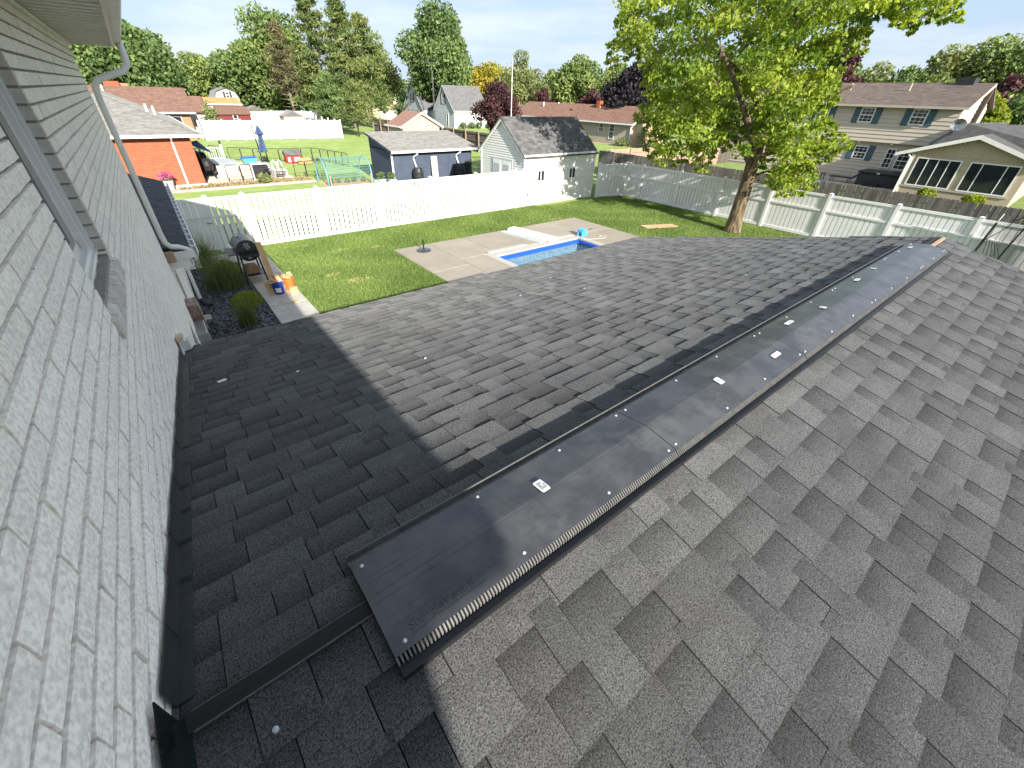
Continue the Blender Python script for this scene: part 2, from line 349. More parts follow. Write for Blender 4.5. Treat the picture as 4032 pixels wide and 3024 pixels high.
# pool deck of concrete slabs around the opening
deck = struct(MB().box(6.27, 9.05, 8.22, 14.76, .004, .012).box(13.35, 15.83, 8.22, 14.76, .004, .012).box(9.05, 13.35, 12.1, 14.76, .004, .012).build('pool_deck', MT['walk']))
def slab(x0, x1, y0, y1, z=.045, mat='conc', par=None, nm='slab', g=.008):
    return MB().box(x0 + g, x1 - g, y0 + g, y1 - g, .008, z).build(nm, MT[mat], par, bevel=.006)
for (x0, x1, y0, y1) in [(6.25, 7.75, 11.9, 14.78), (7.75, 9.35, 12.5, 14.78), (9.35, 11.0, 12.5, 14.78), (11.0, 12.6, 12.5, 14.78), (12.6, 14.2, 12.5, 14.78), (14.2, 15.85, 12.5, 14.78),
                         (6.25, 7.75, 8.2, 11.9), (7.75, 8.78, 8.2, 12.5), (13.63, 15.85, 10.2, 12.5), (13.63, 15.85, 8.2, 10.2)]:
    slab(x0, x1, y0, y1, par=deck)
pool = thing('swimming_pool', 'rectangular in-ground pool with bright blue rail and pale pebble liner', 'pool', (11.2, 12.1, 0))
w_ = MB()
w_.box(8.78, 9.05, 6.2, 12.38, .008, .06); w_.box(13.35, 13.62, 6.2, 12.38, .008, .06); w_.box(9.05, 13.35, 12.1, 12.38, .008, .06)
w_.build('coping', MT['coping'], pool, bevel=.01)
MB().box(9.07, 13.33, 12.04, 12.10, -.10, -.01).box(9.05, 9.10, 6.4, 12.04, -.10, -.01).box(13.30, 13.35, 6.4, 12.04, -.10, -.01).build('rail', MT['poolblue'], pool, bevel=.01)
MB().box(9.05, 13.35, 12.10, 12.16, -1.4, -.0).box(8.99, 9.05, 6.4, 12.1, -1.4, 0).box(13.35, 13.41, 6.4, 12.1, -1.4, 0).box(8.99, 13.41, 6.34, 6.4, -1.4, 0).box(8.99, 13.41, 6.34, 12.16, -1.45, -1.4).build('liner', MT['liner'], pool)
sheet('water', 9.05, 13.35, 6.4, 12.10, -.50, MT['water'], pool)
MB().tube([(9.1, 11.99, -.10), (13.3, 11.99, -.10)], .035, 8).build('cover_roller', MT['poolblue'], pool)

# walks and gravel bed
walk = struct(MB().box(1.37, 2.32, 8.2, 16.4, .002, .01).box(-.25, 2.32, 16.4, 17.55, .002, .01).build('garden_walk', MT['soil']))
y = 8.2
for d in (1.25, 1.3, 1.25, 1.3, 1.25, 1.05, .8):
    slab(1.36 + random.uniform(-.01, .01), 2.33, y, y + d, .04 + random.uniform(0, .008), 'walk', walk); y += d
for (a, b) in [(-.25, .62), (.62, 1.5), (1.5, 2.33)]: slab(a, b, 16.42, 17.55, .04, 'walk', walk)
struct(sheet('gravel_bed', -.2, 1.355, 8.2, 16.41, .004, MT['soil']))
n = 5200; mb = MB()
for i in range(n):
    x = random.uniform(-.14, 1.33); y_ = random.uniform(10.2, 16.36); s_ = random.uniform(.018, .05); a = random.random() * 6.28
    z = .012 + random.random() * .035; tx = random.uniform(-.5, .5); ty = random.uniform(-.5, .5)
    ax = Vector((math.cos(a), math.sin(a), tx)) * s_; ay = Vector((-math.sin(a), math.cos(a), ty)) * s_ * random.uniform(.5, .9); az = Vector((-tx * .5, -ty * .5, 1)) * s_ * random.uniform(.15, .35)
    mb.obox((x, y_, z), ax, ay, az)
stuff(tag(mb.build('slate_chippings', MT['slate']), 'dark slate chippings filling the bed beside the house', 'gravel'))

# grass blades over the visible yard and the near neighbour lawn
PATCH = [(4.15, 12.7, .55, .3), (3.6, 13.6, .3, .2), (4.6, 15.9, .38, .25), (6.0, 15.6, .42, .2), (14.9, 15.1, .5, .25), (3.7, 17.2, .25, .2)]
def blades(n, regs, h0, h1, holes=()):
    a = [(r[1] - r[0]) * (r[3] - r[2]) * r[4] for r in regs]; tot = sum(a); vs = []; cs = []
    for r, ar in zip(regs, a):
        k = int(n * ar / tot); x = rng.uniform(r[0], r[1], k); y = rng.uniform(r[2], r[3], k); ok = np.ones(k, bool)
        for (hx0, hx1, hy0, hy1) in holes: ok &= ~((x > hx0) & (x < hx1) & (y > hy0) & (y < hy1))
        for (px, py, rx, ry) in PATCH: ok &= ~((((x - px) / rx) ** 2 + ((y - py) / ry) ** 2 + .35 * np.sin(9 * x + 5 * y) < 1) & (rng.uniform(0, 1, k) < .55))
        x = x[ok]; y = y[ok]; k = len(x); h = rng.uniform(h0, h1, k); th = rng.uniform(0, 6.28, k); w = rng.uniform(.006, .016, k)
        lx = rng.normal(0, .5, k) * h; ly = rng.normal(0, .5, k) * h
        p = np.zeros((k, 3, 3)); p[:, 0] = np.c_[x - np.cos(th) * w, y - np.sin(th) * w, np.zeros(k)]; p[:, 1] = np.c_[x + np.cos(th) * w, y + np.sin(th) * w, np.zeros(k)]
        p[:, 2] = np.c_[x + lx, y + ly, h]; vs.append(p.reshape(-1, 3))
        pt = .5 + .5 * np.sin(x * 1.7 + 2 * np.sin(y * .9)) * np.sin(y * 1.3 + x * .4); c = np.clip(rng.normal(.2 + .5 * pt, .35), 0, 1); cs.append(np.repeat(c, 3))
    v = np.concatenate(vs); c = np.concatenate(cs); f = np.arange(len(v)).reshape(-1, 3)
    return v, f, np.c_[c, np.zeros(len(c))]
v, f, c = blades(260000, [(2.35, 6.25, 9.5, 17.95, 1.6), (6.25, 15.9, 14.78, 17.95, 1.2), (15.85, 22.5, 5.0, 17.6, .9)], .03, .095)
o_ = bpy.data.objects.new('grass', raw_mesh('grass', v, f, c, MT['grassblade'])); C.objects.link(o_)
stuff(tag(o_, 'short green lawn grass around the pool inside the white fence', 'grass'))
for (px, py, rx, ry) in PATCH:
    q = MB(); n = 14; q.add([(px + rx * random.uniform(.6, 1.05) * math.cos(6.283 * k / n), py + ry * random.uniform(.6, 1.05) * math.sin(6.283 * k / n), .005) for k in range(n)], [tuple(range(n))]); struct(q.build('bare_patch', MT['bare']))
# ================================================================ MAIN BRICK HOUSE (wall on the left)
HA = math.radians(1.0)
house = thing('brick_house', 'two storey white split face brick house wall with soffit beside the low roof', 'house', (-.37, 0, 0), -HA)
HM = wmat(house)
SZ = 5.29                                   # soffit height
CO = .0667; BL = .302                       # course and brick module
W0, W1, WZ0, WZ1 = 2.33, 3.20, 4.10, 5.29 - .0667 * 1   # upper window opening
LW = [(6.25, 7.0, .75, 2.1), (8.9, 9.7, .75, 2.1)]      # lower windows
EB, EM = -2.9, 2.0
SEND, WEND = 8.5, 15.8                      # end of the two storey block, end of the low wing
def roofz(y): return 3.78 - .235 * abs(y - .64)
def HB(): return MB(HM)
# core and mortar backing
def wall_boxes(mb, x0, x1):
    def cut(s0, s1, z0, z1):
        segs = [(s0, s1, z0, z1)]
        for (a, b, c_, d) in [(W0, W1, WZ0, WZ1)] + LW:
            out = []
            for (p, q, r, t) in segs:
                if b <= p or a >= q or d <= r or c_ >= t: out.append((p, q, r, t)); continue
                if a > p: out.append((p, a, r, t))
                if b < q: out.append((b, q, r, t))
                if c_ > r: out.append((max(a, p), min(b, q), r, c_))
                if d < t: out.append((max(a, p), min(b, q), d, t))
            segs = out
        return segs
    for (p, q, r, t) in cut(-9, EB, -.1, 5.02) + cut(EB, SEND - .02, -.1, SZ) + cut(SEND - .02, WEND, -.1, 2.55): mb.box(x0, x1, p, q, r, t, .5)
mb = HB(); wall_boxes(mb, -.14, -.014)
wall = mb.build('wall', MT['mortar'], house)
HB().box(-8, -.16, -9, EB, -.1, 4.97).box(-8, -.16, EB, SEND - .05, -.1, SZ).box(-8, -.16, SEND - .05, WEND - .02, -.1, 2.5).build('inner_core', MT['mortar'], house)
HB().box(-8, -.012, SEND - .019, SEND, 2.6, SZ).build('end_wall', MT['brickend'], house)
# bricks
def brick_mesh(L_, h=CO - .0125, seed=0):
    r = random.Random(seed); nx, nz = (6 if L_ > .2 else 3), 2; vs = []; g = []
    for j in range(nz + 1):
        for i in range(nx + 1):
            e = (i in (0, nx)) + (j in (0, nz))
            x = (r.uniform(-.0002, .0014) if e == 0 else r.uniform(-.0022, -.0004))
            yy = L_ * i / nx + (r.uniform(-.006, .006) if 0 < i < nx else r.uniform(-.0018, .0018)); zz = h * j / nz + (r.uniform(-.004, .004) if j == 1 else r.uniform(-.0010, .0010))
            vs.append((x, yy, zz))
    W = nx + 1; fs = [(j * W + i, j * W + i + 1, (j + 1) * W + i + 1, (j + 1) * W + i) for j in range(nz) for i in range(nx)]
    per = list(range(nx + 1)) + [W + nx, 2 * W + nx] + [2 * W + i for i in range(nx - 1, -1, -1)] + [W]
    b = len(vs); vs += [(-.07, vs[p][1], vs[p][2]) for p in per]; k = len(per)
    fs += [(per[(i + 1) % k], per[i], b + i, b + (i + 1) % k) for i in range(k)]
    return vs, fs
FULL = [brick_mesh(BL - .010, seed=i) for i in range(9)]
def to_mesh(nm, vf, mat):
    me = bpy.data.meshes.new(nm); me.from_pydata(vf[0], [], vf[1]); me.materials.append(mat); return me
FULLM = [to_mesh('brick', b, MT['brick']) for b in FULL]
bricks = []
ncourse = int(SZ / CO)
for ci in range(ncourse):
    z = ci * CO + .004; lim = SEND if z > 2.5 else WEND
    offs = (ci % 2) * BL * .5 + random.uniform(-.05, .05)
    s = -1.6 - offs
    while s < lim:
        a, b = s, s + BL - .010
        b = min(b, lim - .004); segs = [(a, b)]
        for (p, q, r, t) in [(W0, W1, WZ0, WZ1)] + LW:
            if z + CO > r + .01 and z < t - .01:
                out = []
                for (c_, d) in segs:
                    if d <= p or c_ >= q: out.append((c_, d))
                    else:
                        if c_ < p - .02: out.append((c_, p))
                        if d > q + .02: out.append((q, d))
                segs = out
        for (c_, d) in segs:
            if d - c_ > .025: bricks.append((c_, d, z))
        s += BL
vis = []
for (a, b, z) in bricks:
    if a < 4.25 and z + CO < roofz(max(min((a + b) / 2, 5), .0)) - .06 and a > -2: continue     # buried behind the low roof
    ar = seen_area([HM @ Vector((0, a, z)), HM @ Vector((0, b, z)), HM @ Vector((0, b, z + CO)), HM @ Vector((0, a, z + CO))])
    if ar > 0 or b > 4: vis.append((ar, a, b, z))
vis.sort(key=lambda t: -t[0])
rest = MB(HM)
for i, (ar, a, b, z) in enumerate(vis):
    full = abs((b - a) - (BL - .010)) < .002; k = random.randrange(9)
    if i < 295:
        me = FULLM[k] if full else to_mesh('brick', brick_mesh(b - a, seed=i + 50), MT['brick'])
        place('brick', me, HM @ Matrix.Translation((random.uniform(-.002, .002), a, z)), wall)
    else:
        vf = FULL[k] if full else brick_mesh(b - a, seed=i + 50)
        rest.add([(v[0], v[1] + a, v[2] + z) for v in vf[0]], vf[1])
stuff(rest.build('further_bricks', MT['brick'], house))
# upper window, set back in the brick
win = HB().box(-.115, -.062, W1 - .085, W1 - .004, WZ0 + .05, WZ1).box(-.115, -.062, W0 + .004, W0 + .085, WZ0 + .05, WZ1).box(-.115, -.058, W0 + .004, W1 - .004, WZ0 + .02, WZ0 + .075).build('window', MT['vinyl'], house, bevel=.006)
HB().box(-.062, -.048, W1 - .03, W1 - .006, WZ0 + .06, WZ1).box(-.062, -.050, W1 - .075, W1 - .06, WZ0 + .06, WZ1).box(-.062, -.044, W0 + .006, W1 - .006, WZ0 + .03, WZ0 + .048).build('trim_bead', MT['vinyl'], win)
HB().box(-.135, -.112, W0 + .08, W1 - .08, WZ0 + .07, WZ1).build('pane', MT['glass'], win)
HB().box(-.132, -.09, W0 + .085, W1 - .085, WZ0 + .075, WZ0 + .12).box(-.132, -.09, W1 - .13, W1 - .085, WZ0 + .075, WZ1).build('sash', MT['soffit'], win)
# brick return faces of the far jamb and sloping rowlock sill
z = math.ceil((WZ0) / CO) * CO + .004
while z < WZ1 - .02:
    HB().box(-.075, -.006, W1 - .006, W1 + .02, z, z + CO - .011).build('jamb_brick', MT['brickend'], house); z += CO
s = W0 - .04; k = 0
sill = HB().box(-.12, -.02, W0 - .04, W1 + .05, WZ0 - .11, WZ0 - .075).build('window_sill', MT['mortar'], house)
while s < W1 + .03:
    wv = .062
    q = HB(); q.add([(-.10, s, WZ0 - .09), (.012, s, WZ0 - .125), (.012, s + wv, WZ0 - .125), (-.10, s + wv, WZ0 - .09), (-.10, s, WZ0 + .025), (.012, s, WZ0 - .04 + random.uniform(-.004, .004)), (.012, s + wv, WZ0 - .04 + random.uniform(-.004, .004)), (-.10, s + wv, WZ0 + .025)], MB.BF)
    q.build('rowlock_brick', MT['sill'] if s < W1 - .02 else MT['brickend'], sill); s += wv + .009
# lower windows
for (a, b, r, t) in LW:
    w_ = HB().box(-.11, -.07, a + .003, a + .06, r, t).box(-.11, -.07, b - .06, b - .003, r, t).box(-.11, -.07, a, b, r, r + .06).box(-.11, -.07, a, b, t - .06, t).build('window', MT['vinyl'], house)
    HB().box(-.13, -.1, a + .05, b - .05, r + .05, t - .05).build('pane', MT['glass'], w_)
    z = r
    while z < t - .03: HB().box(-.07, -.004, b - .006, b + .01, z, z + CO - .010).build('jamb_brick', MT['brickend'], house); z += CO
# eaves: soffit, fascia, gutter
s = EB
while s < SEND + .1:
    ow = .42 if s > EM - .01 else .28  # unseen stretch behind the camera: overhang shortened to place its shadow edge
    q = HB(); q.box(.0, ow, s + .004, s + .196, SZ - .004, SZ + .008); q.box(0, ow, s + .09, s + .1, SZ - .012, SZ - .003); q.box(0, ow, s - .004, s + .004, SZ + .004, SZ + .012)
    q.build('soffit_panel', MT['soffit'], house); s += .2
HB().box(-.004, .022, EB, SEND + .1, SZ - .04, SZ - .013).build('frieze_trim', MT['soffit'], house)
HB().box(.42, .445, EM, SEND + .14, SZ - .03, SZ + .17).build('fascia', MT['soffit'], house)
HB().box(.447, .452, 5.0, SEND + .06, SZ + .0, SZ + .14).build('fascia_wood', MT['woodtan'], house)
def gutter(mbf, x0, x1, s0, s1, z0, z1):
    return mbf.prism([(x0, s0, z1), (x0, s0, z0), (x0 + (x1 - x0) * .62, s0, z0), (x1 - .02, s0, z0 + (z1 - z0) * .55), (x1, s0, z1 - .015), (x1, s0, z1), (x1 - .012, s0, z1), (x1 - .014, s0, z1 - .012), (x1 - .034, s0, z0 + (z1 - z0) * .5), (x0 + (x1 - x0) * .55, s0, z0 + .012), (x0 + .012, s0, z0 + .012), (x0 + .012, s0, z1)], (0, s1 - s0, 0))
gt = HM @ Vector((0, 0, 0))
def gut(x0, x1, s0, s1, z0, z1, mat='white'):
    q = MB(); gutter(q, x0, x1, s0, s1, z0, z1); q.v = [tuple(HM @ Vector(v)) for v in q.v]; return q.build('gutter', MT[mat], house)
gut(.447, .575, EM, SEND + .12, SZ + .02, SZ + .14)
# main roof above the eaves and end boxing
HB().prism([(.46, EM, SZ + .17), (-4.2, EM, SZ + 1.9), (-4.2, EM, SZ + 1.8), (.46, EM, SZ + .11)], (0, SEND + .2 - EM, 0)).prism([(.30, EB, SZ + .10), (-4.2, EB, SZ + 1.85), (-4.2, EB, SZ + 1.75), (.30, EB, SZ + .02)], (0, EM - EB - .002, 0)).build('upper_roof', MT['roofblue'], house)
HB().prism([(.0, -9, 5.04), (-4.2, -9, 6.6), (-4.2, -9, 4.98), (.0, -9, 4.98)], (0, 9 + EB, 0)).build('unseen_rear_roof', MT['roofblue'], house)  # unseen, low height shaped to set the shadow edge on the garage roof
HB().box(-.4, .44, SEND + .08, SEND + .11, SZ - .02, SZ + .16).build('end_board', MT['soffit'], house)
# round-bent downspout of the two storey block
p = [(.51, SEND + .02, SZ + .04), (.51, SEND + .02, SZ - .13), (.50, SEND + .02, SZ - .2), (.44, SEND, SZ - .27), (.14, SEND - .05, SZ - .37), (.075, SEND - .06, SZ - .45), (.065, SEND - .06, SZ - .6), (.065, SEND - .06, 2.98), (.075, SEND - .06, 2.86), (.12, SEND - .03, 2.79), (.22, SEND + .04, 2.75), (.32, SEND + .10, 2.68), (.37, SEND + .16, 2.57)]
HB().tube(p, .038, 10).build('downspout', MT['white'], house, smooth=True)
# low wing roof past the corner
slope = .36
def wz(x): return 2.64 + (.34 - x) * slope
q = HB(); q.prism([(.36, SEND + .02, wz(.36)), (-4, SEND + .02, wz(-4)), (-4, SEND + .02, wz(-4) - .1), (.36, SEND + .02, wz(.36) - .1)], (0, WEND + .3 - SEND, 0)); wr = q.build('wing_roof', MT['roofblue'], house)
q = HB(); c_ = 0; x = .36
while x > -2.4:
    s = SEND + .02 + (c_ % 2) * .1
    while s < WEND + .3:
        wv = random.uniform(.12, .3); e = min(s + wv, WEND + .3); t = random.choice((.006, .012))
        q.add([(x, s + .002, wz(x) + .002), (x, e - .002, wz(x) + .002), (x - .16, e - .002, wz(x - .16) + .001), (x - .16, s + .002, wz(x - .16) + .001), (x, s + .002, wz(x) + .004 + t), (x, e - .002, wz(x) + .004 + t), (x - .16, e - .002, wz(x - .16) + .004), (x - .16, s + .002, wz(x - .16) + .004)], MB.BF); s = e
    x -= .134; c_ += 1
stuff(q.build('wing_shingles', MT['roofblue'], house))
gut(.33, .45, SEND + .1, WEND + .3, 2.50, 2.62)
s = SEND + .5
while s < WEND: HB().box(.335, .45, s, s + .025, 2.618, 2.632).build('gutter_strap', MT['white'], house); s += .42
HB().box(0, .31, SEND + .0, WEND + .28, 2.46, 2.475).build('wing_soffit', MT['soffit'], house)
HB().box(.31, .33, SEND, WEND + .3, 2.45, 2.62).build('wing_fascia', MT['white'], house)
HB().box(-.02, .30, SEND - .035, SEND - .005, 2.44, 2.60).box(-.03, .40, SEND - .06, SEND - .036, 2.58, 2.70).build('rake_board', MT['white'], house)
HB().box(.0, .12, SEND - .1, SEND - .03, 2.56, 2.72).build('raw_wood_block', MT['woodtan'], house)
# downspout at the far end of wing and its black shoe
HB().tube([(.38, 13.2, 2.52), (.32, 13.2, 2.38), (.2, 13.2, 2.25), (.12, 13.2, 2.1), (.12, 13.2, .15)], .04, 8).build('downspout', MT['white'], house)
HB().tube([(.12, 13.2, .2), (.14, 13.15, .1), (.3, 12.95, .06)], .06, 8).build('downspout_shoe', MT['black'], house)
# electrical meter, panel, pipe and dryer vent on the lower wall
HB().box(.0, .16, 7.95, 8.3, 1.55, 2.0).build('meter_socket', MT['rust'], house, bevel=.01)
HB().box(.0, .14, 7.35, 7.9, 1.1, 1.75).build('electric_panel', MT['metal'], house, bevel=.01)
HB().tube([(.09, 7.3, 1.15), (.09, 7.25, -.02)], .04, 10).build('conduit', MT['metal'], house)
HB().tube([(.03, 7.05, 1.6), (.05, 7.0, .9), (.04, 6.95, 0)], .015, 6).build('copper_pipe', MT['rust'], house)
HB().lathe((.0, 10.9, .55), [(.0, 0), (.09, 0), (.09, .22), (.08, .22), (.08, .05), (0, .05)], 14, (1, 0, 0)).build('dryer_vent', MT['chrome'], house)

# ================================================================ LOW GARAGE ROOF
gar = thing('garage_wing', 'low garage wing with new charcoal shingle roof and black ridge vent', 'garage', (3.0, .64, 0))
YR, ZR, SL = .64, 3.78, .235
RX0, RX1 = -.40, 6.47
EAVE = 4.45; FRONT = -3.3
nb = math.hypot(1, SL)
MB().prism([(RX0, EAVE - .02, roofz(EAVE - .02) - .02), (RX0, YR, ZR - .02), (RX0, FRONT, roofz(FRONT) - .02), (RX0, FRONT, roofz(FRONT) - .16), (RX0, YR, ZR - .2), (RX0, EAVE - .02, roofz(EAVE) - .16)], (RX1 - .04 - RX0, 0, 0)).build('roof_deck', MT['deckblack'], gar)
MB().box(-.2, 6.2, -3.0, 4.1, -.1, 2.75).build('wall', MT['brickend'], gar)
MB().box(RX0 + .4, RX1, EAVE - .02, EAVE + .0, roofz(EAVE) - .19, roofz(EAVE) - .03).build('fascia', MT['white'], gar)
MB().prism([(6.2, 4.1, 2.75), (6.2, YR, ZR - .2), (6.2, -3.0, 2.75)], (-.12, 0, 0)).build('gable_panel', MT['white'], gar)
for sg in (1, -1):
    ye = EAVE if sg > 0 else FRONT
    MB().prism([(RX1 - .04, YR, ZR - .025), (RX1 - .04, ye, roofz(ye) - .025), (RX1 - .04, ye, roofz(ye) - .18), (RX1 - .04, YR, ZR - .2)], (.022, 0, 0)).build('rake_board', MT['white'], gar)
slope_o = {}
for sg in (1, -1):
    d = Vector((0, sg, -SL)) / nb; ln = (EAVE - YR if sg > 0 else YR - FRONT) * nb
    a = Vector((RX0, YR, ZR - .012)); nrm = Vector((0, sg * SL, 1)) / nb
    q = MB(); q.prism([a, a + Vector((RX1 - RX0 - .01, 0, 0)), a + Vector((RX1 - RX0 - .01, 0, 0)) + d * ln, a + d * ln], -nrm * .008)
    slope_o[sg] = q.build('roof_slope', MT['deckblack'], gar)
WID = [.09, .105, .13, .155, .18, .205, .23]
EXP = .1365; PL = .168
def tab_mesh(w, raised):
    t = .0085 if raised else .0048; h = .004 if raised else .0006; g = .0016
    vs = [(g, 0, -.001), (w - g, 0, -.001), (w - g, PL, -.002), (g, PL, -.002), (g, 0, t), (w - g, 0, t), (w - g, PL, h), (g, PL, h)]
    # an extra row two thirds up so that the granule band has its own vertices
    m_ = [(g, EXP * .55, t + (h - t) * EXP * .55 / PL), (w - g, EXP * .55, t + (h - t) * EXP * .55 / PL)]
    vs += m_
    fs = [(4, 5, 9, 8), (8, 9, 6, 7), (0, 1, 5, 4), (1, 2, 6, 9, 5), (3, 0, 4, 8, 7)]
    gcol = [0, 0, .5, .5, 0, 0, .5, .5, .1, .1] if raised else [0, 0, 1, 1, 0, 0, 1, 1, .40, .40]
    return vs, fs, gcol
TM = {}
for w in WID:
    for rs in (0, 1):
        vs, fs, gc = tab_mesh(w, rs); me = bpy.data.meshes.new('shingle'); me.from_pydata(vs, [], fs)
        a = me.color_attributes.new('Col', 'FLOAT_COLOR', 'POINT')
        for i, g in enumerate(gc): a.data[i].color = (0, g, 0, 1)
        me.materials.append(MT['shingle']); TM[(w, rs)] = (me, vs, fs, gc)
tabs = []
for sg in (1, -1):
    up = Vector((0, -sg, SL)) / nb; nrm = Vector((0, sg * SL, 1)) / nb; X = Vector((1, 0, 0)) if sg < 0 else Vector((-1, 0, 0))
    ln = (EAVE - YR if sg > 0 else YR - FRONT) * nb; nc = int(ln / EXP)
    for ci in range(nc + 1):
        v = .0105 + (nc + 1 - ci) * EXP                      # distance of the lower edge from the ridge
        if v < .03: continue
        x = RX0 + random.uniform(-.25, 0); rs = random.randint(0, 1)
        while x < RX1:
            w = random.choice(WID if rs else WID[0:6])
            if x + w > RX1 + .02: w = min(WID, key=lambda q_: abs(q_ - (RX1 - x)))
            base = Vector((x if sg < 0 else x + w, YR, ZR)) - up * v + nrm * (.0015 * random.random())
            Wm = basis(base, X, up * (min(PL, v - .003) / PL), nrm)
            pts = [Wm @ Vector(p_) for p_ in ((0, 0, 0), (w, 0, 0), (w, EXP, 0), (0, EXP, 0))]
            ar = seen_area(pts)
            if x + w > -.36:
                tabs.append((ar, sg, w, rs, Wm))
            x += w; rs = 1 - rs if random.random() < .95 else rs
tabs.sort(key=lambda t: -t[0])
rest = MB()
for i, (ar, sg, w, rs, Wm) in enumerate(tabs):
    me, vs, fs, gc = TM[(w, rs)]
    if i < 295: place('shingle', me, Wm, slope_o[sg])
    else: rest.add([Wm @ Vector(v_) for v_ in vs], fs, None, gc)
stuff(rest.build('further_shingles', MT['shingle'], gar))
# ridge slot strip between wall and vent, bare ridge board at the far end
q = MB()
for sg in (1, -1): q.prism([(-.33, YR, ZR + .014), (.12, YR, ZR + .014), (.12, YR + sg * .021, ZR + .009), (-.33, YR + sg * .021, ZR + .009)], (0, 0, .003))
q.build('ridge_strip', MT['deckblack'], gar)
for sg in (1, -1): MB().box(-.32, .1, YR + sg * .022 - .0009, YR + sg * .022 + .0009, ZR + .006, ZR + .0122).build('cut_edge', MT['ventcomb'], gar)
MB().box(5.88, 6.45, YR - .03, YR + .0, ZR - .01, ZR + .012).build('ridge_board', MT['woodtan'], gar)
MB().box(5.86, 6.45, YR + .004, YR + .05, ZR - .03, ZR + .004).build('ridge_gap', MT['deckblack'], gar)
for (x, y_) in [(-.2, YR - .012), (.045, YR + .01), (-.19, YR - .11)]:
    MB().lathe((x, y_, roofz(y_) + .012), [(0, .004), (.006, .003), (.0075, 0), (.0075, -.012)][::-1], 10).build('nail', MT['nail'], gar)
# ridge vent sections
VS = [.07, 1.25, 2.48, 3.70, 4.95, 5.84]
TH = .030
def vz(y): return ZR + TH - .165 * max(abs(y - YR) - .006, 0)
lbl_x = {0: [(.62, .02, .036, .056)], 1: [(.55, -.01, .036, .045), (1.05, -.06, .08, .025)], 2: [(.30, .07, .09, .028), (.72, .03, .036, .036)], 3: [(.35, .085, .08, .028), (.8, .1, .03, .036)], 4: [(.62, .09, .08, .028)]}
for k in range(5):
    x0, x1 = VS[k] + .002, VS[k + 1] - .002
    q = MB(); n = 10; ys = [YR - .150 + .30 * j / n for j in range(n + 1)]; vs = []; bow = [0.0, .004, .0]
    nx = 8
    for i in range(nx + 1):
        t = i / nx; x = x0 + (x1 - x0) * t; sag = .0022 * math.sin(t * math.pi) * (1 if k % 2 else .4)
        for yv in ys: vs.append((x, yv, vz(yv) + sag * (1 - ((yv - YR) / .15) ** 2)))
    W_ = n + 1; fs = [(i * W_ + j, (i + 1) * W_ + j, (i + 1) * W_ + j + 1, i * W_ + j + 1) for i in range(nx) for j in range(n)]
    q.add(vs, fs, .5)
    sec = q.build('ridge_vent', MT['vent'], gar)
    sd = sec.modifiers.new('thick', 'SOLIDIFY'); sd.thickness = .004; sd.offset = -1
    for sg in (-1, 1):
        e = YR + sg * .150; zb = roofz(e)
        # louvre comb
        q = MB(); s = x0
        while s < x1 - .006:
            q.prism([(s, e - sg * .004, vz(e) - .001), (s, e + sg * .014, vz(e) - .014), (s, e + sg * .014, zb + .010), (s, e - sg * .004, zb + .010)], (.0052, 0, 0)); s += .0108
        q.build('louver', MT['ventcomb'], sec)
        MB().box(x0, x1, e - sg * .014, e - sg * .008, zb + .004, vz(e) - .003).build('inner_baffle', MT['ventdark'], sec)
        MB().prism([(x0, e - sg * .004, zb + .012), (x0, e + sg * .035, zb + .008), (x0, e + sg * .040, zb + .027), (x0, e + sg * .044, zb + .027), (x0, e + sg * .040, zb - .004), (x0, e - sg * .004, zb + .004)], (x1 - x0, 0, 0)).build('outer_lip', MT['ventdark'] if sg < 0 else MT['ventcomb'], sec)
    # raised guide lines
    q = MB()
    for yo in (-.085, -.06, -.012, .012, .055, .075): q.box(x0 + .02, x1 - .02, YR + yo - .0012, YR + yo + .0012, vz(YR + yo) - .002, vz(YR + yo) + .0007)
    q.build('guide_line', MT['vent'], sec)
    # nails along both edges
    xs = [x0 + .03, x0 + .42, x0 + .80, x1 - .03]
    for sg in (1, -1):
        for xv in xs:
            if xv > x1: continue
            yv = YR + sg * (.128 + random.uniform(-.006, .006)); xv += random.uniform(-.012, .012)
            MB().lathe((xv, yv, vz(yv)), [(.0058, -.006), (.0058, .002), (.0035, .004), (0, .0044)], 9).build('nail', MT['nail'], sec)
    for (lx, ly, lw, lh) in lbl_x[k]:
        cx = x0 + lx; cy = YR + ly; slope_v = -.20 * (1 if ly > 0 else -1)
        lb = MB(); a = random.uniform(-.06, .06)
        for (u, w) in [(0, 0)]:
            P = []
            for (du, dv) in [(-1, -.8), (-.8, -1), (.8, -1), (1, -.8), (1, .8), (.8, 1), (-.8, 1), (-1, .8)]:
                xx = cx + du * lw / 2; yy = cy + dv * lh / 2; P.append((xx, yy, vz(yy) + .0066))
            lb.prism(P, (0, 0, .001))
        lo_ = lb.build('label', MT['label'], sec)
        pr = MB()
        for j in range(3):
            for i in range(4):
                if random.random() < .75:
                    xx = cx - lw * .32 + i * lw * .18; yy = cy - lh * .3 + j * lh * .22
                    pr.box(xx, xx + lw * .13, yy, yy + lh * .1, vz(yy) + .0068, vz(yy) + .0082)
        pr.build('print', MT['ink'], lo_)
# moulded lettering near the first end
e = Vector((0, 1, .165)).normalized()
text_mesh('embossed_text', 'ShingleVent II', .036, basis(Vector((.13, YR - .118, vz(YR - .118) + .0012)), (1, 0, 0), e, Vector((0, -.165, 1)).normalized()), MT['vent'], gar, .0016)
MB().box(.13, .36, YR - .1275, YR - .1255, vz(YR - .127) - .001, vz(YR - .127) + .0024).build('embossed_line', MT['vent'], gar)
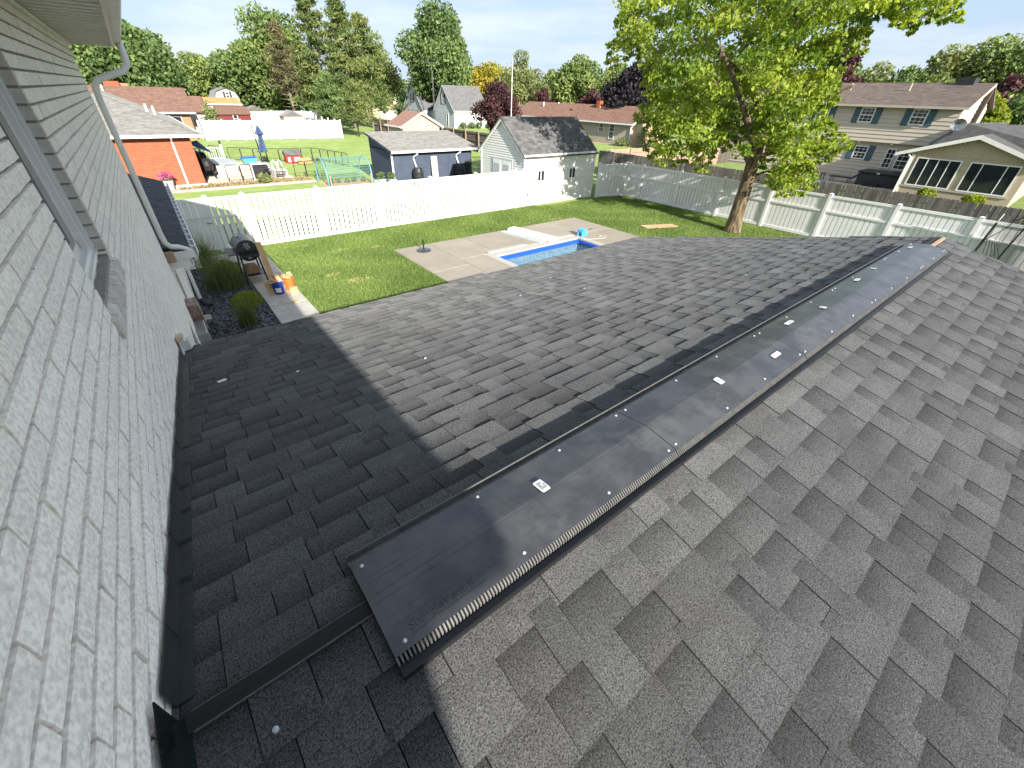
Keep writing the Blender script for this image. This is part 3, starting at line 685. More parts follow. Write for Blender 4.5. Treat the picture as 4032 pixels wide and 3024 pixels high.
# step flashing along the wall
def wx(y): return -.37 + math.tan(HA) * y
y_ = .70; k = 0
while y_ < 4.1:
    d = .20; h = .085 + random.uniform(-.006, .006)
    a, b = y_, min(y_ + d + .03, 4.25); o_ = .004 + .0016 * (k % 2)
    q = MB(); xa, xb = wx(a) + o_ + .004, wx(b) + o_ + .004
    q.prism([(xa, a, roofz(a) + .0), (xb, b, roofz(b)), (xb, b, roofz(b) + h), (xa, a, roofz(a) + h + .006)], (.0025, 0, 0))
    q.prism([(xa, a, roofz(a) + .011), (xb, b, roofz(b) + .011), (xb + .035, b, roofz(b) + .011), (xa + .035, a, roofz(a) + .011)], (0, 0, .002))
    q.build('step_flashing', MT['flash'], gar); y_ += d; k += 1
y_ = -1.2
while y_ < .60:
    b = min(y_ + .42, .66); xa, xb = wx(y_) + .012, wx(b) + .012
    q = MB(); q.prism([(xa, y_, roofz(y_)), (xb, b, roofz(b)), (xb + .0, b, roofz(b) + .125), (xa, y_, roofz(y_) + .12)], (.003, 0, 0))
    q.prism([(xa, y_, roofz(y_) + .012), (xb, b, roofz(b) + .012), (xb + .02, b, roofz(b) + .012), (xa + .02, y_, roofz(y_) + .012)], (0, 0, .002))
    q.build('ridge_flashing', MT['flashshiny'], gar); y_ += .40
# kick-out flashing and raw wood end at the wall's foot of the slope
MB().prism([(-.285, 4.12, roofz(4.12) + .02), (-.285, 4.46, roofz(4.46) - .02), (-.285, 4.50, roofz(4.46) + .10), (-.285, 4.2, roofz(4.12) + .13)], (.006, 0, 0)).prism([(-.28, 4.3, roofz(4.3) + .012), (-.28, 4.5, roofz(4.5) + .0), (-.19, 4.52, roofz(4.5) + .02), (-.22, 4.3, roofz(4.3) + .02)], (0, 0, .09)).build('kickout_flashing', MT['white'], gar)
MB().obox((-.265, 4.27, roofz(4.27) + .155), (.0, .13, -.035), (.022, .0, 0), (0, .006, .016)).build('raw_wood_end', MT['woodpale'], gar)
# little scraps left on the shingles
def on_roof(x, y): return (x, y, roofz(y) + .016)
for i, (x, y_, l, lab) in enumerate([(-.08, 3.05, .05, 'white paper strip lying on shaded shingles near the wall'), (.35, 2.75, .02, 'tiny pale scrap in middle of the shaded back roof slope'), (1.05, 2.2, .016, 'tiny white chip on back slope just past the shadow edge'), (2.55, 3.0, .016, 'small white chip on sunny back slope below the pool'), (3.3, 3.35, .016, 'small white chip on back slope nearest the pool water'), (3.05, 2.6, .014, 'small white chip on sunny back slope at mid height'), (4.1, 1.55, .014, 'small white chip on back slope close to the vent middle')]):
    o_ = MB().obox(on_roof(x, y_), (l / 2, l * .3, -.1 * l), (-l * .12, l * .2, 0), (0, 0, .002)).build('paper_scrap', MT['label']); top(o_, lab, 'scrap', 'white scraps left on the roof')

# ================================================================ WHITE VINYL FENCES
def vinyl_run(name, label, P0, P1, posts, npk, face, group=None, zt=1.80, back=False):
    """run from P0 to P1 (ground xy); posts = distances along the run; face = unit normal of the yard side"""
    P0 = Vector((*P0, 0)); P1 = Vector((*P1, 0)); L_ = (P1 - P0).length; u = (P1 - P0) / L_; nn = Vector((*face, 0))
    f_ = thing(name, label, 'fence', P0, 0, group); up = Vector((0, 0, 1))
    for d in posts:
        c = P0 + u * d; q = MB()
        q.obox(c + up * .915, u * .062, nn * .062, up * .915, .5); q.obox(c + up * 1.845, u * .072, nn * .072, up * .012, .5)
        a = c + up * 1.857; k = .07
        q.add([a - u * k - nn * k, a + u * k - nn * k, a + u * k + nn * k, a - u * k + nn * k, a + up * .035], [(0, 1, 4), (1, 2, 4), (2, 3, 4), (3, 0, 4)])
        q.build('post', MT['vinyl'], f_)
    W = {}
    for i in range(len(posts) - 1):
        a, b = posts[i] + .062, posts[i + 1] - .062; mid = P0 + u * (a + b) / 2; h = (b - a) / 2
        for (z, hh, tt) in ((zt - .045, .045, .03), (1.17, .04, .032), (.10, .06, .03)):
            MB().obox(mid + up * z + nn * .012, u * h, nn * tt, up * hh, .5).build('rail', MT['vinyl'], f_)
        n = max(2, round((b - a) / .187)); pw = (b - a) / n
        for j in range(n):
            key = round(pw, 3)
            if key not in W:
                w2 = pw / 2 - (.014 if back else .025); q = MB()
                q.obox((0, 0, 0), (w2, 0, 0), (0, .011, 0), (0, 0, .80), .5); W[key] = q
                me = bpy.data.meshes.new('picket'); me.from_pydata(q.v, [], q.f); me.materials.append(MT['vinyl']); W[key] = me
            c = P0 + u * (a + pw * (j + .5)) + up * .93 - nn * .006
            place('picket', W[key], basis(c, u, nn, up), f_)
        if back:
            for j in range(n + 1):
                c = P0 + u * min(max(a + pw * j, a + .035), b - .035) + up * .93 - nn * .032
                MB().obox(c, u * .035, nn * .006, up * .79, .5).build('backing_strip', MT['vinyl'], f_)
    return f_
vinyl_run('white_fence', 'long white vinyl fence in full sun between the gate and the white shed', (1.22, 18.0), (15.25, 18.0), [0, 1.11, 3.62, 6.07, 8.54, 10.97, 13.42, 13.97], 13, (0, -1))
vinyl_run('white_fence', 'short white vinyl fence dappled by tree shade right of the shed', (20.65, 17.75), (22.62, 17.2), [.06, 1.0, 1.98], 13, (-.27, -.963), back=True)
PY = [0, .98, 3.45, 5.9, 8.3, 10.7, 13.1, 15.5, 17.95, 20.4]
vinyl_run('white_fence', 'shaded white vinyl fence along the right side behind the maple trunk', (22.66, 17.05), (22.60, -3.4), PY, 13, (-1, 0), back=True)
# gate
gate = thing('white_gate', 'white vinyl gate in house shade at left end of the fence', 'gate', (.65, 18.0, 0))
q = MB()
for x in (.08, 1.10): MB().box(x - .03, x + .05, 17.93, 17.99, .1, 1.82).build('stile', MT['vinyl'], gate)
for z in (.12, 1.08, 1.70): MB().box(.13, 1.07, 17.935, 17.985, z, z + .11).build('rail', MT['vinyl'], gate)
for i in range(5): MB().box(.13 + i * .188 + .004, .13 + (i + 1) * .188 - .004, 17.95, 17.972, .2, 1.72).build('board', MT['vinyl'], gate)
MB().box(1.02, 1.2, 17.90, 17.93, 1.0, 1.03).build('latch', MT['metal'], gate)
MB().box(.13, 1.2, 17.90, 17.915, 1.2, 1.205).build('cross_wire', MT['metal'], gate)

# ================================================================ BUILDING HELPERS
def lap_siding(par, O, u, nrm, span, z0, z1, lap, mat, name='siding_board', single=False, tilt=.022, gap=.012):
    """span(z) -> (a, b) along u ; boards one by one, or one joined object"""
    O = Vector(O); u = Vector(u); nrm = Vector(nrm); z = z0; allq = MB()
    while z < z1 - .02:
        zt = min(z + lap - gap, z1); a0, b0 = span(z); a1, b1 = span(min(zt, z1) - .0)
        if b0 - a0 < .05: break
        q = MB() if not single else allq
        def P(s, zz, d): return O + u * s + Vector((0, 0, zz)) + nrm * d
        q.add([P(a0, z, tilt), P(b0, z, tilt), P(b1, zt, .002), P(a1, zt, .002), P(a0, z, -.01), P(b0, z, -.01), P(b1, zt, -.01), P(a1, zt, -.01)],
              [(0, 1, 2, 3), (4, 7, 6, 5), (0, 4, 5, 1), (1, 5, 6, 2), (2, 6, 7, 3), (3, 7, 4, 0)])
        if not single: q.build(name, mat, par)
        z += lap
    if single: stuff(allq.build(name + 's', mat, par))
def roof_tabs(par, a, b, c, d, course, tw, mat, name='shingles', th=.012):
    """eave a->b, ridge d->c; joined geometry of overlapping tabs"""
    a, b, c, d = map(Vector, (a, b, c, d)); q = MB(); wv = ((d - a).length + (c - b).length) / 2; n = int(wv / course)
    nrm = (b - a).cross(d - a).normalized()
    if nrm.z < 0: nrm = -nrm
    for i in range(n):
        t0, t1 = i / n, min((i + 1.15) / n, 1)
        p0, p1 = a.lerp(d, t0), b.lerp(c, t0); r0, r1 = a.lerp(d, t1), b.lerp(c, t1); L_ = (p1 - p0).length
        if L_ < .1: continue
        s = -random.random() * tw
        while s < L_:
            w = tw * random.uniform(.6, 1.4); e = min(s + w, L_); f0 = max(s, 0) / L_; f1 = e / L_
            tt = th * random.choice((.5, 1)); A, B = p0.lerp(p1, f0), p0.lerp(p1, f1); C_, D_ = r0.lerp(r1, f1), r0.lerp(r1, f0)
            q.add([A + nrm * .002, B + nrm * .002, A + nrm * (tt + .002), B + nrm * (tt + .002), C_ + nrm * .004, D_ + nrm * .004], [(0, 1, 3, 2), (2, 3, 4, 5), (1, 4, 3), (0, 2, 5)]); s = e
    return stuff(q.build(name, mat, par))
def slab_roof(par, pts, th, mat, name='roof'):
    return MB().prism(pts, (0, 0, -th)).build(name, mat, par)
def window(par, c, u, nrm, w, h, fr=.06, grid=(0, 0), mat='vinyl', sash=True, shutter=None, pane='glass', name='window'):
    c = Vector(c); u = Vector(u).normalized(); nrm = Vector(nrm).normalized(); up = Vector((0, 0, 1)); q = MB()
    for s in (-1, 1): q.obox(c + u * s * (w / 2 - fr / 2) + nrm * .02, u * fr / 2, nrm * .025, up * h / 2)
    for s in (-1, 1): q.obox(c + up * s * (h / 2 - fr / 2) + nrm * .021, u * (w / 2 - fr), nrm * .025, up * fr / 2)
    if sash: q.obox(c + nrm * .015, u * (w / 2 - fr), nrm * .02, up * fr * .4)
    o = q.build(name, MT[mat], par)
    MB().obox(c + nrm * .004, u * (w / 2 - fr * .8), nrm * .006, up * (h / 2 - fr * .8)).build('pane', MT[pane], o)
    if grid[0]:
        g = MB()
        for i in range(1, grid[0]): g.obox(c + u * (-w / 2 + w * i / grid[0]) + nrm * .014, u * .012, nrm * .006, up * (h / 2 - fr))
        for i in range(1, grid[1]):
            if abs(i / grid[1] - .5) > .01: g.obox(c + up * (-h / 2 + h * i / grid[1]) + nrm * .015, u * (w / 2 - fr), nrm * .006, up * .012)
        g.build('muntin', MT[mat], o)
    if shutter:
        for s in (-1, 1):
            cc = c + u * s * (w / 2 + shutter[0] / 2 + .02); sh = MB().obox(cc + nrm * .02, u * shutter[0] / 2, nrm * .015, up * (h / 2 + .06)).build('shutter', MT[shutter[1]], par)
            pn = MB()
            for sz in (-1, 1): pn.obox(cc + nrm * .037 + up * sz * h * .25, u * shutter[0] * .33, nrm * .004, up * h * .2)
            pn.build('shutter_panel', MT[shutter[1]], sh)
    return o
UX, UY = (1, 0, 0), (0, 1, 0)

# ================================================================ WHITE GARDEN SHED
ws = thing('garden_shed', 'white clapboard shed with steep charcoal roof beside the fence corner', 'shed', (18, 20, 0))
SX0, SX1, SY0, SY1, SE, SR = 15.32, 20.62, 18.12, 21.95, 2.42, 3.95
MB().box(SX0, SX1, SY0, SY1, 0, SE).prism([(SX0, SY0, SE), (SX0, SY1, SE), (SX0, (SY0 + SY1) / 2, SR - .06)], (SX1 - SX0, 0, 0)).build('wall_core', MT['siding'], ws)
lap_siding(ws, (SX0, SY0, 0), UX, (0, -1, 0), lambda z: (0.03, SX1 - SX0 - .03), .03, SE, .115, MT['siding'])
lap_siding(ws, (SX0, SY1, 0), (0, -1, 0), (-1, 0, 0), lambda z: (0.03, SY1 - SY0 - .03) if z < SE else ((z - SE) / (SR - SE) * 1.915, 3.83 - (z - SE) / (SR - SE) * 1.915), .03, SR - .1, .115, MT['siding'])
for (x, y_) in ((SX0, SY0), (SX1, SY0), (SX0, SY1)): MB().box(x - .045, x + .045, y_ - .045, y_ + .045, 0, SE).build('corner_board', MT['white'], ws)
ym = (SY0 + SY1) / 2; k_ = (SR - SE) / (SY1 - ym)
ya, yb = SY0 - .16, SY1 + .16; za = SE - .16 * k_ + .05
rA, rB, rC, rD = (SX0 - .14, ya, za), (SX1 + .12, ya, za), (SX1 + .12, ym, SR + .05), (SX0 - .14, ym, SR + .05)
slab_roof(ws, [rA, rB, rC, rD], .05, MT['roofdark']); slab_roof(ws, [(SX0 - .14, yb, za), (SX1 + .12, yb, za), rC, rD], .05, MT['roofdark'])
roof_tabs(ws, rA, rB, rC, rD, .14, .22, MT['roofdark'], th=.02)
MB().box(SX0 - .13, SX1 + .11, SY0 - .15, SY0 - .05, SE - .11, SE + .02).build('fascia', MT['white'], ws)
for sg in (-1, 1): MB().prism([(SX0 - .12, ym + sg * .0, SR - .005), (SX0 - .12, ym + sg * 2.07, za - .055), (SX0 - .12, ym + sg * 2.07, za - .17), (SX0 - .12, ym, SR - .14)], (.03, 0, 0)).build('rake_board', MT['white'], ws)
window(ws, (16.47, SY0 - .012, 1.43), UX, (0, -1, 0), .56, .58, .06, sash=False).name = 'window'
window(ws, (18.83, SY0 - .012, 1.42), UX, (0, -1, 0), .56, .58, .06, sash=False)
for x in (16.47, 18.83):
    MB().box(x - .025, x + .025, SY0 - .045, SY0 - .01, 1.15, 1.70).build('mullion', MT['vinyl'], ws)
    MB().box(x - .32, x + .32, SY0 - .07, SY0 - .012, 1.10, 1.14).build('sill', MT['vinyl'], ws)
MB().box(15.5, 15.62, SY0 - .07, SY0 - .012, .5, .64).build('outlet_box', MT['metal'], ws, bevel=.01)
dr = MB().box(SX0 - .035, SX0 - .008, 19.1, 20.95, .1, 2.12).build('door', MT['greywhite'], ws)
for (a, b) in ((19.22, 19.95), (20.05, 20.78)):
    q = MB().box(SX0 - .05, SX0 - .034, a, b, .2, 2.02); q.build('door_leaf', MT['white'], dr)
    MB().box(SX0 - .062, SX0 - .048, a + .12, b - .12, .9, 1.85).build('door_panel', MT['greywhite'], dr)

# ================================================================ NAVY LEAN-TO SHED, BARRELS, BOARD, PLANTERS
bs = thing('lean_to_shed', 'navy blue lean-to shed with grey mono-pitch roof behind white fence', 'shed', (15, 28, 0))
NX0, NX1, NY0, NY1 = 12.0, 17.85, 26.8, 30.0
MB().box(NX0, NX1, NY0, NY1, 0, 1.95).prism([(NX0, NY0, 1.9), (NX0, NY1, 1.9), (NX0, NY1, 2.55)], (NX1 - NX0, 0, 0)).build('wall', MT['navy'], bs)
MB().box(NX0 - .03, NX0 + .06, NY0 - .03, NY0 + .05, 0, 1.95).build('corner_trim', MT['white'], bs)
for x in (13.2, 14.6, 16.0): MB().box(x - .006, x + .006, NY0 - .006, NY0 + .01, .02, 1.9).build('panel_joint', MT['navy'], bs)
e0, e1 = (NX0 - .15, NY0 - .35, 1.96), (NX1 + .45, NY0 - .35, 1.96); e2, e3 = (NX1 + .25, NY1 + .2, 2.72), (NX0 - .15, NY1 + .2, 2.72)
slab_roof(bs, [e0, e1, e2, e3], .06, MT['roofgrey']); roof_tabs(bs, e0, e1, e2, e3, .14, .25, MT['roofgrey'])
MB().box(NX0 - .15, NX1 + .45, NY0 - .46, NY0 - .36, 1.84, 1.96).build('gutter', MT['white'], bs)
MB().prism([(NX0 - .17, NY0 - .4, 1.83), (NX0 - .17, NY0 - .4, 1.95), (NX0 - .17, NY1 + .2, 2.71), (NX0 - .17, NY1 + .2, 2.59)], (.02, 0, 0)).build('rake_board', MT['navy'], bs)
for i, x in enumerate((13.55, 16.7)):
    MB().tube([(x, NY0 - .42, 1.86), (x, NY0 - .42, 1.74), (x - .12, NY0 - .12, 1.58), (x - .12, NY0 - .06, 1.48), (x - .05, NY0 - .22, 1.02)], .045, 8).build('downspout', MT['white'], bs)
    b_ = thing('rain_barrel', ['black ribbed rain barrel under left downspout of navy shed', 'black ribbed rain barrel under right downspout of navy shed'][i], 'barrel', (x - .05, NY0 - .4, 0), 0, 'rain barrels by the navy shed')
    MB().lathe((x - .05, NY0 - .4, .05), [(.24, 0), (.30, .12), (.315, .2), (.30, .22), (.325, .3), (.33, .45), (.31, .47), (.33, .5), (.33, .65), (.31, .67), (.315, .7), (.29, .85), (.27, .92), (.25, .93), (.24, .90), (0, .9)], 18).build('barrel_body', MT['black'], b_, smooth=False)
    q = MB()
    for zz in (.26, .52, .74): q.lathe((x - .05, NY0 - .4, zz), [(.325, 0), (.337, .01), (.337, .03), (.325, .04)], 18)
    q.build('hoop', MT['tub'], b_)
o_ = MB().obox((14.85, NY0 - .16, .78), (.23, .012, 0), (0, .02, 0), (.02, .09, .78)).build('leaning_board', MT['coping']); top(o_, 'long pale board leaning on front of the navy shed', 'board')
tl = thing('yard_tools', 'dark upright tool stack leaning at right corner of navy shed', 'tools', (17.45, NY0 - .2, 0))
for i in range(4): MB().tube([(17.3 + i * .1, NY0 - .35, 0), (17.33 + i * .09, NY0 - .04, 1.1 + .12 * (i % 2))], .03, 6).build('handle', MT['black'], tl)
MB().obox((17.45, NY0 - .12, 1.0), (.2, 0, 0), (0, .03, .01), (0, .0, .13)).build('tool_head', MT['black'], tl)
def leaf_bits(n, cx, cy, z0, rx, ry, rz, s, seed=0):
    r = np.random.default_rng(seed); d = r.normal(size=(n, 3)); d /= np.linalg.norm(d, axis=1)[:, None]; rad = r.uniform(.35, 1, n) ** .6
    P = np.c_[cx + d[:, 0] * rx * rad, cy + d[:, 1] * ry * rad, z0 + d[:, 2] * rz * rad]; return leaf_quads(P, s, r)
def leaf_quads(P, s, r, flat=0.0, asp=.55, tint=None):
    n = len(P); u = r.normal(size=(n, 3)); u[:, 2] *= (1 - flat); u /= np.linalg.norm(u, axis=1)[:, None]
    w = r.normal(size=(n, 3)); w -= (w * u).sum(1)[:, None] * u; w /= np.linalg.norm(w, axis=1)[:, None]
    sz = s * r.uniform(.6, 1.35, n)[:, None]; a = u * sz; b = w * sz * asp
    v = np.empty((n, 4, 3)); v[:, 0] = P - a; v[:, 1] = P + b; v[:, 2] = P + a; v[:, 3] = P - b
    f = np.arange(4 * n).reshape(n, 4); c = r.uniform(0, 1, n) if tint is None else np.clip(tint + r.normal(0, .22, n), 0, 1)
    return v.reshape(-1, 3), f, np.c_[np.repeat(c, 4), np.zeros(4 * n)]
def leaf_obj(name, vfc, mat, par):
    v, f, c = vfc
    if par is not None: v = v - np.array(wmat(par).translation)
    o = bpy.data.objects.new(name, raw_mesh(name, v, f, c, mat)); C.objects.link(o)
    if par is not None: o.parent = par
    return o
for i, (x, y_, w, lab) in enumerate([(11.0, 26.4, .22, 'left pale square planter with small plants near navy shed'), (11.55, 26.1, .22, 'right pale square planter with green leaves near navy shed')]):
    pl = thing('planter', lab, 'planter', (x, y_, 0), 0, 'square planters by the navy shed')
    MB().prism([(x - w * .8, y_ - w * .8, 0), (x + w * .8, y_ - w * .8, 0), (x + w, y_ - w, .0), (x + w * .8, y_ + w * .8, 0), (x - w * .8, y_ + w * .8, 0)][:2] + [(x + w * .8, y_ + w * .8, 0), (x - w * .8, y_ + w * .8, 0)], (0, 0, .5)).build('pot', MT['greywhite'], pl)
    MB().box(x - w, x + w, y_ - w, y_ + w, .46, .54).build('rim', MT['greywhite'], pl)
    leaf_obj('leaves', leaf_bits(260, x, y_, .72, .26, .26, .22, .05, i), MT['lf_deep'], pl)

# ================================================================ POOLSIDE AND WALK CLUTTER
ub = thing('umbrella_stand', 'round bronze umbrella base standing on the pool deck', 'umbrella stand', (7.15, 14.1, .045))
MB().lathe((7.15, 14.1, .046), [(.26, 0), (.27, .03), (.24, .05), (.06, .065), (0, .066)], 24).build('base', MT['grill'], ub)
MB().lathe((7.15, 14.1, .11), [(.03, 0), (.03, .34), (.026, .35), (0, .35)], 12).build('tube', MT['black'], ub)
for s in (1,): MB().tube([(7.17, 14.1, .3), (7.24, 14.1, .3)], .012, 6).build('knob', MT['black'], ub)
fb = thing('foam_panel', 'long white panel with tape loops lying across pool deck', 'panel', (12.0, 13.5, .045))
MB().obox((11.95, 13.45, .11), (.25, -1.15, 0), (.22, .05, 0), (0, 0, .06)).build('panel', MT['vinyl'], fb)
for k, (px, py) in enumerate(((11.85, 13.65), (12.05, 12.95))):
    MB().tube([(px + .09 * math.cos(t), py + .12 * math.sin(t), .178) for t in np.linspace(.3, 5.2, 12)], .014, 6).build('tape_loop', MT['clay'], fb)
o_ = MB().obox((11.4, 13.5, .075), (.18, -1.05, 0), (.14, .03, 0), (0, 0, .025)).build('cover_sheet', MT['greywhite']); top(o_, 'grey crumpled sheet beside white panel on pool deck', 'sheet')
o_ = MB().obox((9.9, 12.55, .075), (.95, .01, 0), (0, .10, 0), (0, 0, .012)).build('coping_cover', MT['coping']); top(o_, 'left pale strip lying along the far pool edge', 'strip')
o_ = MB().obox((12.75, 12.52, .075), (.62, .01, 0), (0, .09, 0), (0, 0, .012)).build('coping_cover', MT['coping']); top(o_, 'right pale strip on far pool edge beside blue tool', 'strip')
bt = thing('pool_cleaner', 'bright blue pool cleaner with cord beside the pool corner', 'pool cleaner', (13.75, 12.2, .05))
for yy in (12.1, 12.34): MB().prism([(13.58, yy, .06), (13.92, yy, .06), (13.88, yy, .34), (13.62, yy, .34)], (0, .06, 0)).build('side_plate', MT['cyan'], bt, bevel=.01)
MB().box(13.6, 13.9, 12.155, 12.345, .2, .31).box(13.66, 13.84, 12.155, 12.345, .08, .2).build('housing', MT['cyan'], bt, bevel=.015)
MB().lathe((13.75, 12.16, .13), [(.05, 0), (.055, .01), (.055, .17), (.05, .18)], 12, (0, 1, 0)).build('brush', MT['grill'], bt)
o_ = MB().tube([(13.5, 12.05, .07), (13.35, 11.9, .07), (13.5, 11.7, .065), (13.9, 11.55, .06), (14.3, 11.45, .06), (14.55, 11.55, .06), (14.45, 11.75, .06), (14.2, 11.7, .06)], .012, 6).build('power_cord', MT['coping']); top(o_, 'thin pale cord looped on deck in front of pool cleaner', 'cord')
o_ = MB().tube([(13.95, 12.6, .06), (14.5, 12.75, .06), (15.0, 12.8, .06)], .012, 6).build('pole', MT['black']); top(o_, 'short dark pole lying on deck behind blue pool cleaner', 'pole')
for i, (x, y_, l) in enumerate([(17.55, 11.6, .26), (18.1, 11.35, .28), (18.65, 11.15, .24)]):
    o_ = MB().obox((x, y_, .05), (l, -.1, 0), (.06, .24, 0), (0, 0, .02)).build('board_offcut', MT['clay'], bevel=.005)
    top(o_, ['leftmost of three tan boards lying on lawn by maple', 'middle of three tan boards lying on lawn by maple', 'rightmost of three tan boards lying on lawn by maple'][i], 'board', 'tan boards on the lawn')
# smoker grill on the walk
GX, GY = 1.52, 14.45
gr = thing('barrel_grill', 'black barrel smoker grill with round side vent on garden walk', 'grill', (GX, GY, .045))
q = MB(); n = 20; r_ = .27; vs = []
def half(a0, a1, r0, y0, y1, zc, nn_=14):
    q = MB(); pr = [(GX + r0 * math.cos(a0 + (a1 - a0) * i / nn_), y0, zc + r0 * math.sin(a0 + (a1 - a0) * i / nn_)) for i in range(nn_ + 1)]; q.prism(pr, (0, y1 - y0, 0)); return q
half(-.05, math.pi + .05, .29, GY - .42, GY + .42, 1.02).build('lid', MT['grill'], gr)
half(math.pi - .02, 2 * math.pi + .02, .28, GY - .42, GY + .42, .99).build('firebox', MT['black'], gr)
for yy in (GY - .422,):
    v_ = MB().lathe((GX, yy, 1.14), [(.09, 0), (.09, .012), (.02, .02), (0, .02)], 18, (0, -1, 0)).build('side_vent', MT['chrome'], gr)
    for k in range(5):
        a = k * 1.2566 + .3; MB().obox((GX + .055 * math.cos(a), yy - .022, 1.14 + .055 * math.sin(a)), (.024 * math.cos(a), 0, .024 * math.sin(a)), (-.013 * math.sin(a), 0, .013 * math.cos(a)), (0, .003, 0)).build('vent_slot', MT['black'], v_)
    MB().lathe((GX, yy, .83), [(.06, 0), (.06, .012), (0, .016)], 14, (0, -1, 0)).build('lower_vent', MT['chrome'], gr)
MB().box(GX - .50, GX - .28, GY - .38, GY + .4, .92, .945).build('front_shelf', MT['black'], gr)
MB().box(GX - .26, GX + .26, GY - .70, GY - .43, .90, .925).build('side_shelf', MT['black'], gr, bevel=.01)
MB().tube([(GX - .30, GY - .3, 1.12), (GX - .37, GY - .3, 1.10), (GX - .37, GY + .3, 1.10), (GX - .30, GY + .3, 1.12)], .013, 8).build('handle', MT['chrome'], gr)
for sx in (-1, 1):
    for sy in (-1, 1): MB().bar((GX + sx * .22, GY + sy * .36, .88), (GX + sx * .27, GY + sy * .46, .05), .035, .035).build('leg', MT['black'], gr)
MB().box(GX - .25, GX + .25, GY - .44, GY + .44, .28, .30).build('bottom_shelf', MT['black'], gr)
MB().box(GX - .18, GX + .15, GY - .35, GY + .1, .302, .52).build('charcoal_bag', MT['clay'], gr, bevel=.04)
for sx in (-1, 1): MB().lathe((GX + sx * .29, GY + .47, .12), [(.09, 0), (.09, .03), (0, .032)], 14, (1, 0, 0)).build('wheel', MT['black'], gr)
MB().tube([(GX - .1, GY + .1, 1.3), (GX - .1, GY + .1, 1.34)], .04, 10).build('thermometer', MT['chrome'], gr)
def obx(name, c, L_, W_, T_, yaw, pitch, mat, par=None):
    R_ = Matrix.Rotation(yaw, 3, 'Z') @ Matrix.Rotation(pitch, 3, 'Y'); return MB().obox(c, R_ @ Vector((L_ / 2, 0, 0)), R_ @ Vector((0, W_ / 2, 0)), R_ @ Vector((0, 0, T_ / 2))).build(name, mat, par, bevel=.004)
o_ = MB().obox((1.83, 13.62, .66), (.075, .0, 0), (0, .02, .0), (-.03, .13, .62)).build('wood_plank', MT['woodraw'], bevel=.004); top(o_, 'upright pine plank leaning against the black grill', 'plank')
o_ = MB().obox((1.62, 12.92, .22), (.09, .0, 0), (0, .02, .0), (-.02, .08, .19)).build('wood_plank', MT['woodraw'], bevel=.004); top(o_, 'short pine plank propped beside the blue bucket', 'plank')
bu = thing('blue_bucket', 'blue plastic bucket filled with pine wood offcuts on garden walk', 'bucket', (1.83, 12.85, .045))
MB().lathe((1.83, 12.85, .046), [(.125, 0), (.148, .33), (.156, .33), (.156, .36), (.146, .37), (.143, .30), (0, .28)], 20).build('pail', MT['blueplastic'], bu)
bl_ = MB(); bl_.add([(1.83 + .1505 * math.cos(a), 12.85 + .1505 * math.sin(a), z) for z in (.12, .25) for a in np.linspace(-2.3, -1.3, 7)], [(i, i + 1, i + 8, i + 7) for i in range(6)]); bl_.build('pail_print', MT['label'], bu)
MB().tube([(1.83 + .165 * math.cos(a), 12.85 + .02, .38 - .17 * abs(math.sin(a))) for a in np.linspace(math.pi, 2 * math.pi, 12)], .004, 5).build('bail_handle', MT['chrome'], bu)
ob = thing('orange_bucket', 'orange plastic bucket heaped with pine blocks on garden walk', 'bucket', (2.17, 13.0, .045))
MB().lathe((2.17, 13.0, .046), [(.12, 0), (.145, .30), (.153, .30), (.153, .33), (.14, .335), (0, .26)], 20).build('pail', MT['orange'], ob)
MB().tube([(2.17 + .16 * math.cos(a), 13.0 - .02, .34 - .15 * abs(math.sin(a))) for a in np.linspace(math.pi, 2 * math.pi, 12)], .004, 5).build('bail_handle', MT['chrome'], ob)
WB = [(1.80, 12.86, .43, .3, .5, 'pine offcut sticking up at left in the blue bucket'), (1.9, 12.88, .45, 1.9, -.7, 'pine offcut sticking up at right in the blue bucket'), (1.85, 12.95, .5, .9, .9, 'tallest pine offcut in the blue bucket'), (1.74, 12.8, .41, 2.6, .3, 'pine offcut over near rim of the blue bucket'),
      (2.12, 13.02, .40, .4, .4, 'pine block at left on top of the orange bucket'), (2.22, 13.05, .44, 1.2, -.3, 'pine block at right on top of the orange bucket'), (2.17, 12.95, .47, 2.2, .2, 'pine block at the very top of the orange bucket'), (2.05, 13.1, .43, 1.6, .6, 'pine block between the two buckets')]
for (x, y_, z, yw, pt, lab) in WB: top(obx('wood_offcut', (x, y_, z), .26, .12, .045, yw, pt, MT['woodraw']), lab, 'wood', 'pine offcuts in the buckets')
for i, z in enumerate((.07, .115, .16, .205)): top(obx('wood_offcut', (2.14 + .015 * i, 12.55 + .03 * i, z), .20, .13, .042, .2 - .15 * i, 0, MT['woodraw']), ['lowest block of the small pine stack before orange bucket', 'second lowest block of the small pine stack', 'second highest block of the small pine stack', 'top block of the small pine stack before orange bucket'][i], 'wood', 'stacked pine blocks on the walk')
top(obx('wood_offcut', (2.02, 11.95, .066), .13, .13, .04, .3, 0, MT['woodraw']), 'single pine block lying alone on walk slab', 'wood')
